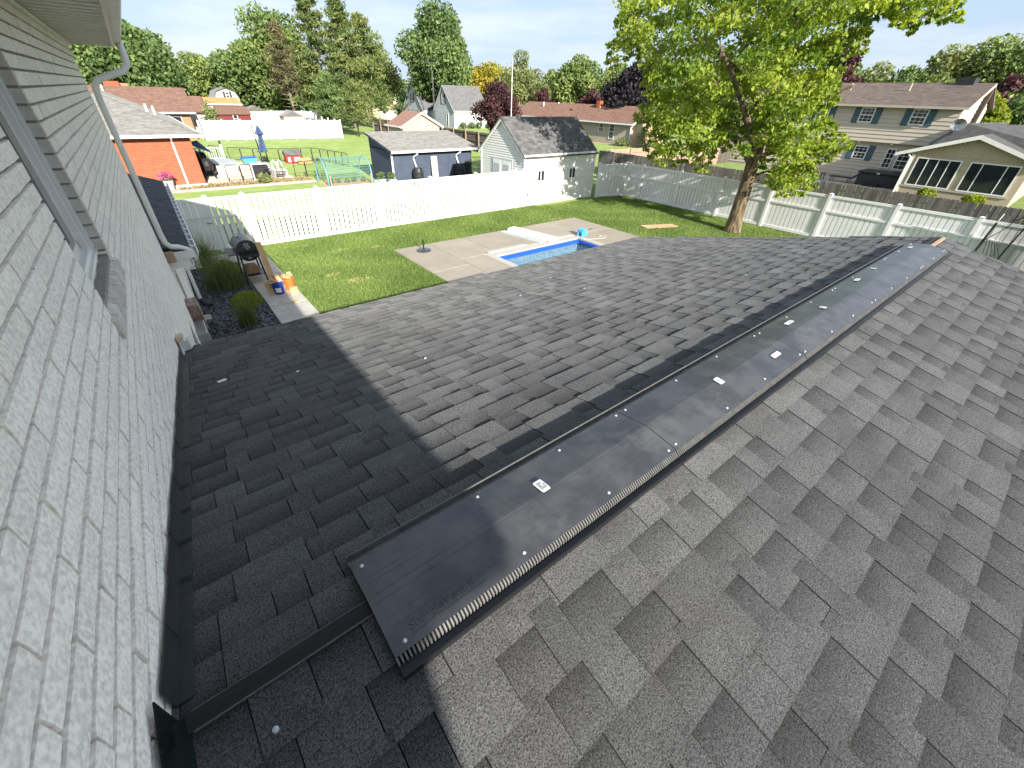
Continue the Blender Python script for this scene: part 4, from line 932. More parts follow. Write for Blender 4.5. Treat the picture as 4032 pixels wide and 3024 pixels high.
# ornamental grasses and shrubs in the slate bed
def grass_clump(x, y_, h, n, r0, lab, seed):
    t = thing('ornamental_grass', lab, 'grass clump', (x, y_, 0), 0, 'ornamental grasses in the slate bed'); r = np.random.default_rng(seed)
    V_ = []; F_ = []; C_ = []
    for i in range(n):
        a = r.uniform(0, 6.28); lean = abs(r.normal(0, .38)); hh = h * r.uniform(.55, 1.1); bx, by = x + r.normal(0, r0), y_ + r.normal(0, r0); w = r.uniform(.004, .009); b = len(V_)
        dx, dy = math.cos(a), math.sin(a)
        for k in range(4):
            t_ = k / 3; ox = lean * hh * t_ ** 1.7; zz = hh * (t_ - .18 * lean * t_ * t_); ww = w * (1 - t_ * .85)
            V_ += [(bx + dx * ox - dy * ww, by + dy * ox + dx * ww, zz), (bx + dx * ox + dy * ww, by + dy * ox - dx * ww, zz)]
        F_ += [(b + 2 * k, b + 2 * k + 1, b + 2 * k + 3, b + 2 * k + 2) for k in range(3)]; C_ += [r.uniform(0, 1)] * 8
    o = leaf_obj('blades', (np.array(V_), np.array(F_), np.c_[C_, np.zeros(len(C_))]), MT['needle'], t)
    return t
grass_clump(.55, 16.05, 1.25, 380, .12, 'tallest feathery grass clump by the gate end of slate bed', 1)
grass_clump(.72, 14.15, 1.05, 800, .2, 'wide dense grass clump in middle of the slate bed', 2)
grass_clump(.72, 11.25, .75, 420, .09, 'small spiky grass clump in slate bed nearest the roof', 3)
for i, (x, y_, r, h, n, lab) in enumerate([(.95, 12.55, .38, .34, 2600, 'low bright green mounded shrub in the slate bed'), (.92, 15.35, .36, .42, 2000, 'green leafy shrub behind the wide grass clump')]):
    t = thing('garden_shrub', lab, 'shrub', (x, y_, 0)); r = np.random.default_rng(i + 9); d = r.normal(size=(n, 3)); d[:, 2] = abs(d[:, 2]); d /= np.linalg.norm(d, axis=1)[:, None]; rad = r.uniform(.55, 1.05, n)
    P = np.c_[x + d[:, 0] * r_ * 0 + d[:, 0] * r.uniform(.9, 1.05, n) * rad * .38, y_ + d[:, 1] * rad * .38, .04 + d[:, 2] * rad * h]
    leaf_obj('leaves', leaf_quads(P, .028, r), MT['lf_lime'], t)
    q = MB()
    for k in range(7): q.tube([(x, y_, 0), (x + .2 * math.cos(k), y_ + .2 * math.sin(k), h * .7)], .008, 5)
    q.build('stem', MT['barkdark'], t)

# ================================================================ WOODEN FENCES
def picket_run(name, label, P0, P1, w, h, mat, dog=True, face=(-1, 0), rails=True, posts=2.4, gap=.003, step=None):
    P0 = Vector((*P0, 0)); P1 = Vector((*P1, 0)); L_ = (P1 - P0).length; u = (P1 - P0) / L_; nn = Vector((*face, 0)); up = Vector((0, 0, 1))
    f_ = thing(name, label, 'fence', P0); vars_ = []
    for k in range(5):
        r = random.Random(k + 3); ww = w - gap - r.uniform(0, .004); c_ = .035
        pr = [(-ww / 2, 0, .02), (ww / 2, 0, .02), (ww / 2, 0, h - c_), (ww / 2 - c_, 0, h), (-ww / 2 + c_, 0, h), (-ww / 2, 0, h - c_)] if dog else [(-ww / 2, 0, .02), (ww / 2, 0, .02), (ww / 2, 0, h), (-ww / 2, 0, h)]
        q = MB().prism(pr, (0, .018, 0)); me = bpy.data.meshes.new('picket'); me.from_pydata(q.v, [], q.f); me.materials.append(mat); vars_.append(me)
    s = w / 2
    while s < L_:
        tl_ = Matrix.Rotation(random.gauss(0, .006), 4, 'Y'); c = P0 + u * s + nn * random.uniform(.0, .012) + up * random.gauss(0, .012)
        place('picket', random.choice(vars_), basis(c, u, -nn, up) @ tl_, f_); s += w
    for z in (.35, .95, 1.55):
        MB().obox((P0 + P1) / 2 + up * z - nn * .045, u * L_ / 2, nn * .02, up * .045).build('rail', mat, f_)
    s = .05
    while s < L_: MB().obox(P0 + u * s - nn * .09 + up * h * .49, u * .045, nn * .045, up * h * .49).build('post', mat, f_); s += posts
    return f_
picket_run('picket_fence', 'weathered grey dog-ear wood fence just behind the white fence', (26.3, 22.75), (26.3, -3.2), .145, 1.84, MT['greywood'])
picket_run('picket_fence', 'newer tan wood fence running back from the grey fence', (27.6, 22.95), (43.4, 22.7), .145, 1.80, MT['tanwood'], False, (0, 1))
dg = thing('wood_gate', 'dark weathered wooden gate at the far end of tan fence', 'gate', (45.2, 23.0, 0))
for i in range(13): MB().box(43.55 + i * .21, 43.55 + i * .21 + .2, 23.0, 23.02, .05, 1.75).build('board', MT['fencewood'], dg)
for z in (.3, 1.0, 1.6): MB().box(43.5, 46.3, 22.96, 22.998, z, z + .09).build('rail', MT['fencewood'], dg)
for x in (43.45, 46.35): MB().box(x - .06, x + .06, 22.93, 23.05, 0, 1.95).build('post', MT['tanwood'], dg)
# far dark board fence with pale posts
wf = thing('board_fence', 'dark stained board fence with pale posts behind the navy shed', 'fence', (27.6, 37.5, 0))
y_ = 37.6
while y_ < 66:
    MB().box(27.5, 27.6, y_ - .06, y_ + .06, 0, 1.86).build('post', MT['tanwood'], wf)
    q = MB()
    for i in range(16): q.box(27.61, 27.63 + random.uniform(0, .008), y_ + .06 + i * .145, y_ + .06 + i * .145 + .137, .05, 1.78 + random.gauss(0, .01))
    stuff(q.build('panel_boards', MT['fencewood'], wf))
    for z in (.3, .95, 1.6): MB().box(27.56, 27.605, y_ + .06, y_ + 2.38, z, z + .09).build('rail', MT['fencewood'], wf)
    y_ += 2.38
# far white privacy fence
fw = thing('white_fence', 'far white solid privacy fence across the neighbour lawn with eight panels', 'fence', (13, 59, 0))
for i in range(9):
    x = 6.35 + i * 1.74; y_ = 60.0 - i * .165
    MB().box(x - .065, x + .065, y_ - .065, y_ + .065, 0, 1.92).box(x - .08, x + .08, y_ - .08, y_ + .08, 1.92, 1.96).build('post', MT['vinyl'], fw)
    if i < 8:
        MB().prism([(x + .09, y_ + .02, .08), (x + 1.65, y_ - .145, .08), (x + 1.65, y_ - .145, 1.78), (x + .09, y_ + .02, 1.78)], (0, .03, 0)).build('panel', MT['vinyl'], fw)
        for z in (.06, 1.76): MB().prism([(x + .06, y_ - .015, z), (x + 1.68, y_ - .18, z), (x + 1.68, y_ - .18, z + .1), (x + .06, y_ - .015, z + .1)], (0, .05, 0)).build('rail', MT['vinyl'], fw)
fw2 = thing('white_fence', 'far white fence running back from the left fence corner', 'fence', (6.3, 62, 0))
for i in range(6):
    y_ = 60.2 + i * 2.2; x = 6.25 - i * .10
    MB().box(x - .065, x + .065, y_ - .065, y_ + .065, 0, 1.92).build('post', MT['vinyl'], fw2)
    if i < 5: MB().box(x - .02, x + .02, y_ + .07, y_ + 2.13, .08, 1.8).build('panel', MT['vinyl'], fw2)
fw3 = thing('white_fence', 'distant white fence behind the red shed and pines', 'fence', (16, 84, 0))
for i in range(11):
    x = 7.0 + i * 2.3; MB().box(x - .07, x + .07, 83.9, 84.05, 0, 2.0).build('post', MT['vinyl'], fw3)
    if i < 10: MB().box(x + .07, x + 2.23, 83.95, 83.99, .05, 1.85).build('panel', MT['vinyl'], fw3)
fw4 = thing('white_fence', 'white post fence receding behind the right end of far privacy fence', 'fence', (20.3, 66, 0))
for i in range(7):
    y_ = 60.5 + i * 2.4; MB().box(20.2, 20.33, y_ - .065, y_ + .065, 0, 1.95).build('post', MT['vinyl'], fw4)
    if i < 6: MB().box(20.25, 20.28, y_ + .07, y_ + 2.33, .05, 1.6).build('panel', MT['greywhite'], fw4)

# ================================================================ NEIGHBOUR: ORANGE BRICK HOUSE
rb = thing('brick_bungalow', 'orange red brick bungalow with grey hip roof beyond the gate', 'house', (-1, 40, 0))
BX1, BY0 = 2.55, 32.2
MB().box(-4.3, BX1 - .012, BY0 + .012, 51, 0, 2.55).build('wall', MT['redmortar'], rb)
q = MB(); z = 0; ci = 0
while z < 2.28:
    x = -1.2 - (ci % 2) * .11
    while x < BX1:
        e = min(x + .208, BX1); q.box(x, e, BY0, BY0 + .05, z, z + .058); x += .22
    y_ = BY0 + (ci % 2) * .11
    while y_ < 40: q.box(BX1 - .05, BX1, y_ + .001, y_ + .208, z, z + .058); y_ += .22
    z += .0705; ci += 1
x = -1.2
while x < BX1 - .05: q.box(x, x + .06, BY0, BY0 + .05, z, z + .2); x += .072
stuff(q.build('brick_courses', MT['redbrick'], rb))
MB().box(-4.5, 3.0, 31.9, 51.3, 2.48, 2.53).build('soffit', MT['cream'], rb)
e0, e1 = (-4.5, 31.8, 2.62), (3.1, 31.8, 2.62); ap = (-.7, 37.0, 4.38); bk = (3.1, 52, 2.62); rk = (-.7, 50, 4.38)
q = MB(); q.add([e0, e1, ap, bk, rk, (-4.5, 52, 2.62)], [(0, 1, 2), (1, 3, 4, 2), (0, 2, 4, 5), (3, 5, 4), (0, 5, 3, 1)]); q.build('roof', MT['roofgrey'], rb)
roof_tabs(rb, e0, e1, (-.69, 37.0, 4.375), (-.71, 37.0, 4.375), .15, .3, MT['roofgrey']); roof_tabs(rb, e1, bk, rk, ap, .16, .35, MT['roofgrey'])
q = MB(); n = 22
for i in range(n): a = Vector(e1).lerp(Vector(ap), i / n); b = Vector(e1).lerp(Vector(ap), (i + 1.2) / n); q.bar(a + Vector((0, 0, .03)), b + Vector((0, 0, .015)), .22, .015)
q.build('hip_cap', MT['roofgrey'], rb)
MB().box(-4.6, 3.2, 31.68, 31.8, 2.50, 2.63).box(3.1, 3.2, 31.8, 52, 2.50, 2.63).build('gutter', MT['white'], rb)
MB().tube([(1.66, 31.75, 2.5), (1.66, 32.1, 2.3), (1.66, 32.14, 2.2), (1.66, 32.14, .1), (1.66, 31.9, .05)], .05, 8).build('downspout', MT['white'], rb)
for (x, y_, h) in ((1.3, 37.6, .5), (1.65, 38.0, .55)): 
    zz = 2.62 + (3.1 - x) / 3.8 * 1.76; MB().lathe((x, y_, zz - .1), [(.06, 0), (.06, h), (0, h)], 8).build('vent_pipe', MT['white'], rb)
MB().box(-1.0, 2.6, 32.0, 32.19, .0, .13).build('footing', MT['white'], rb)
# flower pot
fp = thing('flower_pot', 'grey pot of bright pink flowers by the orange brick wall', 'flower pot', (.75, 31.7, 0))
MB().lathe((.75, 31.7, 0), [(.2, 0), (.27, .45), (.28, .48), (.24, .48), (0, .42)], 14).build('pot', MT['greywhite'], fp)
leaf_obj('flowers', leaf_bits(260, .75, 31.7, .68, .36, .36, .22, .07, 4), MT['pink'], fp)
leaf_obj('leaves', leaf_bits(120, .75, 31.7, .58, .3, .3, .16, .07, 5), MT['lf_deep'], fp)
# path, bed and patio
pt = struct(sheet('neighbour_path', .2, 8.4, 30.35, 31.15, .004, MT['mulch']))
for i in range(6): MB().box(.4 + i * 1.33, .4 + i * 1.33 + 1.31, 30.4, 31.1, .006, .03).build('slab', MT['path'], pt)
struct(sheet('soil_bed', .9, 8.6, 31.16, 32.5, .008, MT['mulch'])); struct(sheet('patio', 2.7, 7.6, 32.52, 42.0, .006, MT['path']))
struct(sheet('garden_soil', 8.4, 11.4, 28.4, 30.6, .006, MT['mulch']))
def bush(x, y_, rx, rz, n, s, mat, lab, cat='bush', seed=0, name='bush', z0=None):
    t = thing(name, lab, cat, (x, y_, 0)); leaf_obj('leaves', leaf_bits(n, x, y_, rz if z0 is None else z0, rx, rx, rz, s, seed), MT[mat], t)
    q = MB()
    for k in range(5): q.tube([(x, y_, 0), (x + rx * .5 * math.cos(k * 1.25), y_ + rx * .5 * math.sin(k * 1.25), rz * 1.2)], .025, 5)
    q.build('stem', MT['barkdark'], t); return t
bush(5.6, 31.4, .42, .3, 260, .09, 'lf_olive', 'wilted green plant on the soil bed by path', seed=2)
o_ = leaf_obj('dead_leaves', (lambda r: leaf_quads(np.c_[r.uniform(1.2, 8.4, 1500), r.uniform(31.2, 32.4, 1500), np.abs(r.normal(0, .06, 1500))], .07, r))(np.random.default_rng(3)), MT['straw_blade'], None); stuff(tag(o_, 'dry leaves and stalks strewn over the neighbour soil bed', 'dead leaves'))
# closed navy umbrella on cantilever pole
um = thing('patio_umbrella', 'closed navy cantilever umbrella standing on the neighbour patio', 'umbrella', (7.12, 39, 0))
MB().tube([(7.12, 39, 0), (7.1, 39, 1.2), (7.02, 39, 2.62)], [.045, .04, .035], 8).build('pole', MT['black'], um)
MB().tube([(7.02, 39, 2.58), (7.25, 39, 2.62), (7.43, 39, 2.60)], .025, 6).build('arm', MT['black'], um)
def pleated(cx, cy, prof, n=16):
    q = MB(); vs = []
    for (r, z, ox) in prof:
        for k in range(n): a = 6.2832 * k / n; rr = r * (1 + (.25 if k % 2 else -.2)); vs.append((cx + ox + rr * math.cos(a), cy + rr * math.sin(a), z))
    fs = [(i * n + k, i * n + (k + 1) % n, (i + 1) * n + (k + 1) % n, (i + 1) * n + k) for i in range(len(prof) - 1) for k in range(n)]; q.add(vs, fs); return q
pleated(7.42, 39, [(.02, 2.62, 0), (.10, 2.45, 0), (.2, 2.2, 0), (.27, 2.06, .01), (.2, 2.03, 0), (.12, 1.98, 0), (.13, 1.8, 0), (.15, 1.5, -.02), (.2, 1.2, -.06), (.3, .92, -.12), (.1, .9, -.12)]).build('canopy', MT['umb'], um)
u2 = thing('patio_umbrella', 'tilted navy umbrella canopy at corner of the orange brick house', 'umbrella', (3.25, 35.4, 0))
MB().tube([(3.0, 35.6, 0), (3.1, 35.5, 1.7)], .03, 6).build('pole', MT['black'], u2)
q = MB(); c0 = Vector((3.12, 35.5, 2.05)); rim = [c0 + Vector((.62 * math.cos(a), .62 * math.sin(a), -.42 - .3 * math.cos(a))) for a in np.linspace(0, 6.2832, 9)[:-1]]
q.add([c0] + rim, [(0, i + 1, (i + 1) % 8 + 1) for i in range(8)]); ca = q.build('canopy', MT['umb'], u2)
# covered smoker, sofa, tables
sm = thing('covered_grill', 'black covered smoker grill beside the orange brick wall', 'grill', (3.1, 34.6, 0))
q = MB(); q.lathe((3.1, 34.6, .75), [(.3, -.25), (.36, 0), (.34, .25), (.2, .38), (0, .4)], 12); q.build('bowl_cover', MT['black'], sm)
for (dx, dy) in ((-.3, -.3), (.3, -.3), (.3, .3), (-.3, .3)): MB().bar((3.1 + dx * .6, 34.6 + dy * .6, .7), (3.1 + dx, 34.6 + dy, 0), .05, .05).build('leg', MT['black'], sm)
sm2 = thing('covered_grill', 'taller black draped cover behind the smoker by brick wall', 'grill', (2.95, 36.2, 0))
q = pleated(2.95, 36.2, [(.45, 0, 0), (.42, .6, 0), (.40, 1.2, 0), (.3, 1.35, 0), (.0, 1.4, 0)], 12); q.build('cover', MT['black'], sm2)
sf = thing('storage_bench', 'pale grey slatted storage bench on the neighbour patio', 'bench', (4.3, 37, 0))
for i in range(4): MB().box(3.75, 4.95, 36.2, 38.8, .02 + i * .14, .02 + i * .14 + .13).build('slat', MT['greywhite'], sf)
MB().box(3.7, 5.0, 36.1, 38.9, .59, .63).build('lid', MT['greywhite'], sf)
tb = thing('serving_cart', 'grey top cart with black slats on the neighbour patio', 'cart', (5.75, 33.4, 0))
MB().box(5.25, 6.35, 33.0, 33.8, .84, .88).build('tabletop', MT['greywhite'], tb)
for (x, y_) in ((5.3, 33.05), (6.3, 33.05), (6.3, 33.75), (5.3, 33.75)): MB().box(x - .04, x + .04, y_ - .04, y_ + .04, 0, .84).build('leg', MT['greywhite'], tb)
for i in range(5): MB().box(5.34, 6.26, 33.03, 33.06, .12 + i * .14, .2 + i * .14).build('slat', MT['black'], tb)
MB().box(5.34, 6.26, 33.1, 33.7, .1, .75).build('drawer_box', MT['black'], tb)
wb = thing('garden_bench', 'small white curved arm bench right of the serving cart', 'bench', (6.95, 33.4, 0))
MB().box(6.55, 7.35, 33.1, 33.7, .40, .45).build('seat', MT['white'], wb)
for x in (6.6, 7.3): MB().box(x - .03, x + .03, 33.12, 33.68, 0, .40).build('leg', MT['white'], wb)
for x in (6.65, 7.0): MB().tube([(x, 33.65, .45), (x, 33.7, .85), (x + .12, 33.7, .98), (x + .22, 33.68, .85), (x + .24, 33.66, .55)], .035, 6).build('back_scroll', MT['white'], wb)
for i, (x, y_, lab) in enumerate([(6.1, 32.75, 'left dark metal chair in front of the serving cart'), (6.75, 32.6, 'right dark metal chair in front of the white bench')]):
    ch = thing('metal_chair', lab, 'chair', (x, y_, 0), 0, 'dark metal patio chairs')
    MB().box(x - .22, x + .22, y_ - .2, y_ + .2, .42, .44).build('seat', MT['black'], ch)
    q = MB()
    for zz in (.55, .65, .75): q.box(x - .22, x + .22, y_ - .22, y_ - .2, zz, zz + .03)
    q.build('backrest', MT['black'], ch)
    for dx in (-.2, .2):
        for dy in (-.2, .2): MB().tube([(x + dx, y_ + dy, 0), (x + dx, y_ + dy, .8 if dy < 0 else .43)], .014, 5).build('leg', MT['black'], ch)
# deck rail with lamp post
rl = thing('deck_railing', 'pale grey deck railing with capped post on neighbour patio', 'railing', (4.3, 41.4, 0))
for zz in (.35, 1.05): MB().box(3.0, 5.0, 41.36, 41.44, zz, zz + .07).build('rail', MT['greywhite'], rl)
for i in range(13): MB().box(3.05 + i * .15, 3.09 + i * .15, 41.38, 41.42, .42, 1.05).build('baluster', MT['greywhite'], rl)
MB().box(4.95, 5.1, 41.32, 41.47, 0, 1.3).build('post', MT['greywhite'], rl); MB().lathe((5.02, 41.4, 1.3), [(.09, 0), (.06, .06), (.07, .2), (.0, .26)], 10).build('cap_lamp', MT['black'], rl)
MB().box(2.8, 5.6, 39.0, 41.3, 0, .28).build('deck_step', MT['greywhite'], rl)
bb = thing('blue_tote', 'blue plastic tote on the patio edge beside the umbrella', 'tote', (6.5, 40.5, 0))
MB().prism([(6.1, 40.2, .05), (6.9, 40.2, .05), (7.0, 40.2, .42), (6.0, 40.2, .42)], (0, .6, 0)).build('bin', MT['cyan'], bb); MB().box(5.97, 7.03, 40.15, 40.85, .42, .47).build('rim', MT['poolblue'], bb)
ty = thing('toy_barn', 'bright red toy barn with dark roof on the neighbour lawn', 'toy house', (9.4, 39.9, 0))
MB().box(8.95, 10.05, 39.5, 40.3, .05, .62).prism([(8.95, 39.5, .6), (8.95, 40.3, .6), (8.95, 39.9, .88)], (1.1, 0, 0)).build('body', MT['toyred'], ty)
for sg in (-1, 1): MB().prism([(8.9, 39.9, .93), (10.1, 39.9, .93), (10.1, 39.9 + sg * .5, .6), (8.9, 39.9 + sg * .5, .6)], (0, 0, -.03)).build('roof', MT['roofdark'], ty)
for x in (9.15, 9.6, 9.85): MB().box(x - .09, x + .09, 39.47, 39.5, .1, .42).build('door_arch', MT['white'], ty)
MB().prism([(8.94, 39.45, .58), (8.94, 39.9, .9), (8.94, 39.9, .85), (8.94, 39.45, .53)], (-.02, 0, 0)).build('trim', MT['white'], ty)
o_ = MB().box(9.55, 10.5, 38.4, 38.9, .02, .42).build('straw_bale', MT['straw'], bevel=.05); top(o_, 'rectangular straw bale on lawn in front of toy barn', 'straw bale')
# black wire pen
pn = thing('wire_pen', 'black tubular dog pen panels standing around the neighbour lawn', 'pen', (7.5, 36.5, 0))
route = [(3.8, 32.8), (4.6, 32.75)], [(7.7, 32.7), (8.45, 32.75), (9.2, 32.9), (9.9, 33.2)], [(5.55, 43.0), (6.35, 42.4), (7.1, 41.6), (7.9, 41.0), (8.75, 40.75), (9.6, 40.6), (10.4, 40.6), (11.2, 40.5), (11.6, 39.6), (11.9, 38.6), (12.1, 37.6), (12.3, 36.6), (12.4, 35.6)], [(5.4, 43.6), (5.0, 44.4), (4.6, 45.2)], [(4.6, 32.75), (5.2, 32.8)]
for rt in route:
    for a, b in zip(rt, rt[1:]):
        a = Vector((*a, 0)); b = Vector((*b, 0)); d = b - a; a2 = a + d * .03; b2 = b - d * .03
        q = MB().tube([a2, a2 + Vector((0, 0, .86)), a2 + d * .06 + Vector((0, 0, .92)), b2 - d * .06 + Vector((0, 0, .92)), b2 + Vector((0, 0, .86)), b2], .022, 6)
        q.tube([a2 + Vector((0, 0, .1)), b2 + Vector((0, 0, .1))], .016, 5)
        for k in range(1, 6): p_ = a2.lerp(b2, k / 6); q.tube([p_ + Vector((0, 0, .1)), p_ + Vector((0, 0, .9))], .004, 4)
        q.build('panel', MT['black'], pn)
# arched garden trellis
tr = thing('garden_trellis', 'arched green wire mesh tunnel over the vegetable bed', 'trellis', (9.9, 29.5, 0))
def arch(t): 
    a = math.pi * t; return (28.5 + 1.05 * (1 - math.cos(a)), 1.45 * math.sin(a) ** .7)
q = MB()
for i in range(29):
    x = 8.5 + i * .1; pts = [(x, *arch(t)) for t in np.linspace(0.001, .999, 14)]; q.tube(pts, .008, 4)
for t in np.linspace(.03, .97, 26): y_, z = arch(t); q.tube([(8.5, y_, z), (11.3, y_, z)], .008, 4)
q.build('wire_mesh', MT['wire'], tr)
for x in (8.5, 11.3): MB().tube([(x, *arch(t)) for t in np.linspace(0.001, .999, 20)], .03, 6).build('end_hoop', MT['wirepipe'], tr)
for x in (8.62, 11.2): MB().box(x - .03, x + .03, 28.44, 28.5, 0, .6).build('stake', MT['woodtan'], tr)
for i in range(5): bush(8.9 + i * .52, 29.3 + .2 * (i % 2), .2, .15, 70, .06, 'lf_olive', ['first vegetable plant under the left end of trellis', 'second vegetable plant from left under the trellis', 'middle vegetable plant under the trellis', 'fourth vegetable plant from left under the trellis', 'last vegetable plant under the right end of trellis'][i], 'plant', i, 'vegetable_plant')

# ================================================================ FAR HOUSES
def simple_wall(par, x0, x1, y0, y1, z1, mat, name='wall', z0=0): return MB().box(x0, x1, y0, y1, z0, z1).build(name, mat, par)
# brown roof brick ranch, far left
bh = thing('brick_ranch', 'tan brick ranch with large brown roof at far left', 'house', (1, 66, 0))
simple_wall(bh, -9, 5.6, 61.6, 71, 2.45, MT['tanbrick'])
slab_roof(bh, [(-9.6, 61, 2.52), (6.1, 61, 2.52), (6.3, 66, 4.55), (-9.6, 66, 4.55)], .12, MT['roofbrown']); slab_roof(bh, [(-9.6, 71.2, 2.52), (6.1, 71.2, 2.52), (6.3, 66.01, 4.55), (-9.6, 66.01, 4.55)], .12, MT['roofbrown'])
roof_tabs(bh, (-3, 61, 2.53), (6.1, 61, 2.53), (6.3, 66, 4.56), (-3, 66, 4.56), .2, .5, MT['roofbrown'])
slab_roof(bh, [(6.0, 63.5, 2.5), (7.7, 63.5, 2.5), (7.6, 66, 3.85), (6.0, 66, 3.85)], .12, MT['roofbrown'], 'porch_roof'); MB().prism([(5.58, 61.6, 2.4), (5.58, 71, 2.4), (5.58, 66, 4.4)], (-.1, 0, 0)).build('gable', MT['white'], bh)
simple_wall(bh, 5.62, 7.4, 64, 70, 2.5, MT['white'], 'porch_wall')
MB().box(-9.6, 6.15, 60.9, 61, 2.38, 2.52).build('gutter', MT['white'], bh)
MB().box(-.4, .85, 66.6, 67.3, 4.0, 4.95).build('chimney', MT['redbrick'], bh); MB().box(.9, 1.6, 67.4, 68, 4.0, 4.8).build('chimney_low', MT['tanbrick'], bh)
MB().lathe((-.64, 64.8, 3.9), [(.08, 0), (.08, .75), (0, .75)], 8).build('vent_pipe', MT['white'], bh); MB().lathe((-1.2, 65.5, 4.2), [(.1, 0), (.1, .5), (0, .5)], 8).build('vent_pipe', MT['white'], bh)
window(bh, (4.3, 61.58, 1.5), UX, (0, -1, 0), 1.0, 1.3)
# red shed, orange roof shed, gambrel shed, tiny pale sheds
rs_ = thing('red_shed', 'dark red garden shed with brown roof beyond far fence', 'shed', (11.4, 73, 0))
simple_wall(rs_, 9.5, 13.25, 72, 75, 2.0, MT['redpaint'])
slab_roof(rs_, [(9.35, 71.8, 1.92), (13.4, 71.8, 1.92), (13.2, 73.2, 2.72), (9.45, 73.2, 2.72)], .08, MT['roofbrown']); slab_roof(rs_, [(9.35, 75.2, 1.92), (13.4, 75.2, 1.92), (13.2, 73.2, 2.72), (9.45, 73.2, 2.72)], .08, MT['roofbrown'])
MB().prism([(9.5, 72, 1.95), (9.5, 75, 1.95), (9.5, 73.2, 2.65)], (3.7, 0, 0)).build('gable', MT['redpaint'], rs_); window(rs_, (11.45, 71.98, 1.4), UX, (0, -1, 0), .55, .9, .07)
os_ = thing('cottage', 'pale cottage with rusty orange roof behind the red shed', 'house', (11.8, 81, 0))
simple_wall(os_, 9.8, 13.9, 80.2, 84, 2.75, MT['white']); slab_roof(os_, [(9.5, 79.9, 2.78), (14.1, 79.9, 2.78), (13.9, 81.9, 3.5), (9.6, 81.9, 3.5)], .1, MT['rooforange']); slab_roof(os_, [(9.5, 84.2, 2.78), (14.1, 84.2, 2.78), (13.9, 81.9, 3.5), (9.6, 81.9, 3.5)], .1, MT['rooforange'])
MB().box(9.5, 14.1, 79.82, 79.9, 2.66, 2.78).build('fascia', MT['white'], os_)
gs_ = thing('gambrel_barn', 'small grey gambrel barn with upper window at far left', 'barn', (13.3, 88, 0))
MB().prism([(11.7, 86, 0), (14.95, 86, 0), (14.95, 86, 3.3), (14.6, 86, 4.1), (13.4, 86, 4.5), (12.15, 86, 4.1), (11.7, 86, 3.3)], (0, 5, 0)).build('body', MT['tanside'], gs_)
q = MB()
for (a, b) in (((14.98, 3.3), (14.63, 4.15)), ((14.63, 4.15), (13.4, 4.58)), ((13.4, 4.58), (12.1, 4.15)), ((12.1, 4.15), (11.66, 3.3))): q.prism([(a[0], 85.8, a[1]), (b[0], 85.8, b[1]), (b[0], 85.8, b[1] + .07), (a[0], 85.8, a[1] + .07)], (0, 5.4, 0))
q.build('roof', MT['roofmid'], gs_); window(gs_, (13.5, 85.98, 3.75), UX, (0, -1, 0), .5, .75, .08, shutter=(.28, 'black'))
for i, (x, y_, w, lab) in enumerate([(15.6, 80, 1.5, 'tiny cream gabled shed right of the orange roof cottage'), (18.1, 70, 1.25, 'tiny pale gabled shed beside the dead spruce trunk')]):
    t = thing('tiny_shed', lab, 'shed', (x, y_, 0)); h = 1.95 if i == 0 else 1.75
    simple_wall(t, x - w, x + w, y_, y_ + 2.5, h, MT['cream']); MB().prism([(x - w - .1, y_ - .1, h), (x + w + .1, y_ - .1, h), (x, y_ - .1, h + .65)], (0, 2.7, 0)).build('roof', MT['roofgrey'], t)
kj = thing('upturned_boat', 'rust red upturned boat beyond right part of far white fence', 'boat', (19.3, 66.5, 0))
MB().prism([(18.6, 66, .3), (20.0, 66, .3), (20.1, 66, 1.0), (19.3, 66, 1.25), (18.5, 66, 1.0)], (0, 1.0, 0)).build('hull', MT['clay'], kj); top(MB().prism([(16.2, 67, 0), (18.3, 67, 0), (18.2, 67, .9), (17.6, 67, 1.15), (16.5, 67, 1.05)], (0, 1.2, 0)).build('tarp_heap', MT['roofblue'], bevel=.05), 'dark blue tarp covered heap beyond middle of far white fence', 'tarp')
# cream house at far centre-left
yh = thing('cream_house', 'cream gabled house far behind the pines', 'house', (43.5, 98, 0))
simple_wall(yh, 39.6, 46.9, 95, 106, 2.5, MT['cream']); MB().prism([(39.6, 95, 2.5), (46.9, 95, 2.5), (43.8, 95, 3.85)], (0, 11, 0)).build('gable', MT['cream'], yh)
slab_roof(yh, [(39.0, 94.6, 2.4), (43.8, 94.6, 4.05), (43.8, 106.4, 4.05), (39.0, 106.4, 2.4)], .1, MT['rooftaupe']); slab_roof(yh, [(47.4, 94.6, 2.55), (43.8, 94.6, 4.05), (43.8, 106.4, 4.05), (47.4, 106.4, 2.55)], .1, MT['rooftaupe'])
window(yh, (45.4, 94.97, 1.5), UX, (0, -1, 0), .8, 1.2, shutter=(.4, 'greywhite')); window(yh, (42.2, 94.97, 1.6), UX, (0, -1, 0), .8, 1.1)
MB().box(43.6, 44.0, 94.95, 95, 3.0, 3.4).build('gable_vent', MT['tanside'], yh)
for (a, b, c_, d) in (((39.0, 2.4), (43.8, 4.05), 0, 0), ((47.4, 2.55), (43.8, 4.05), 0, 0)): MB().prism([(a[0], 94.55, a[1]), (b[0], 94.55, b[1]), (b[0], 94.55, b[1] - .2), (a[0], 94.55, a[1] - .2)], (0, .05, 0)).build('rake_board', MT['white'], yh)
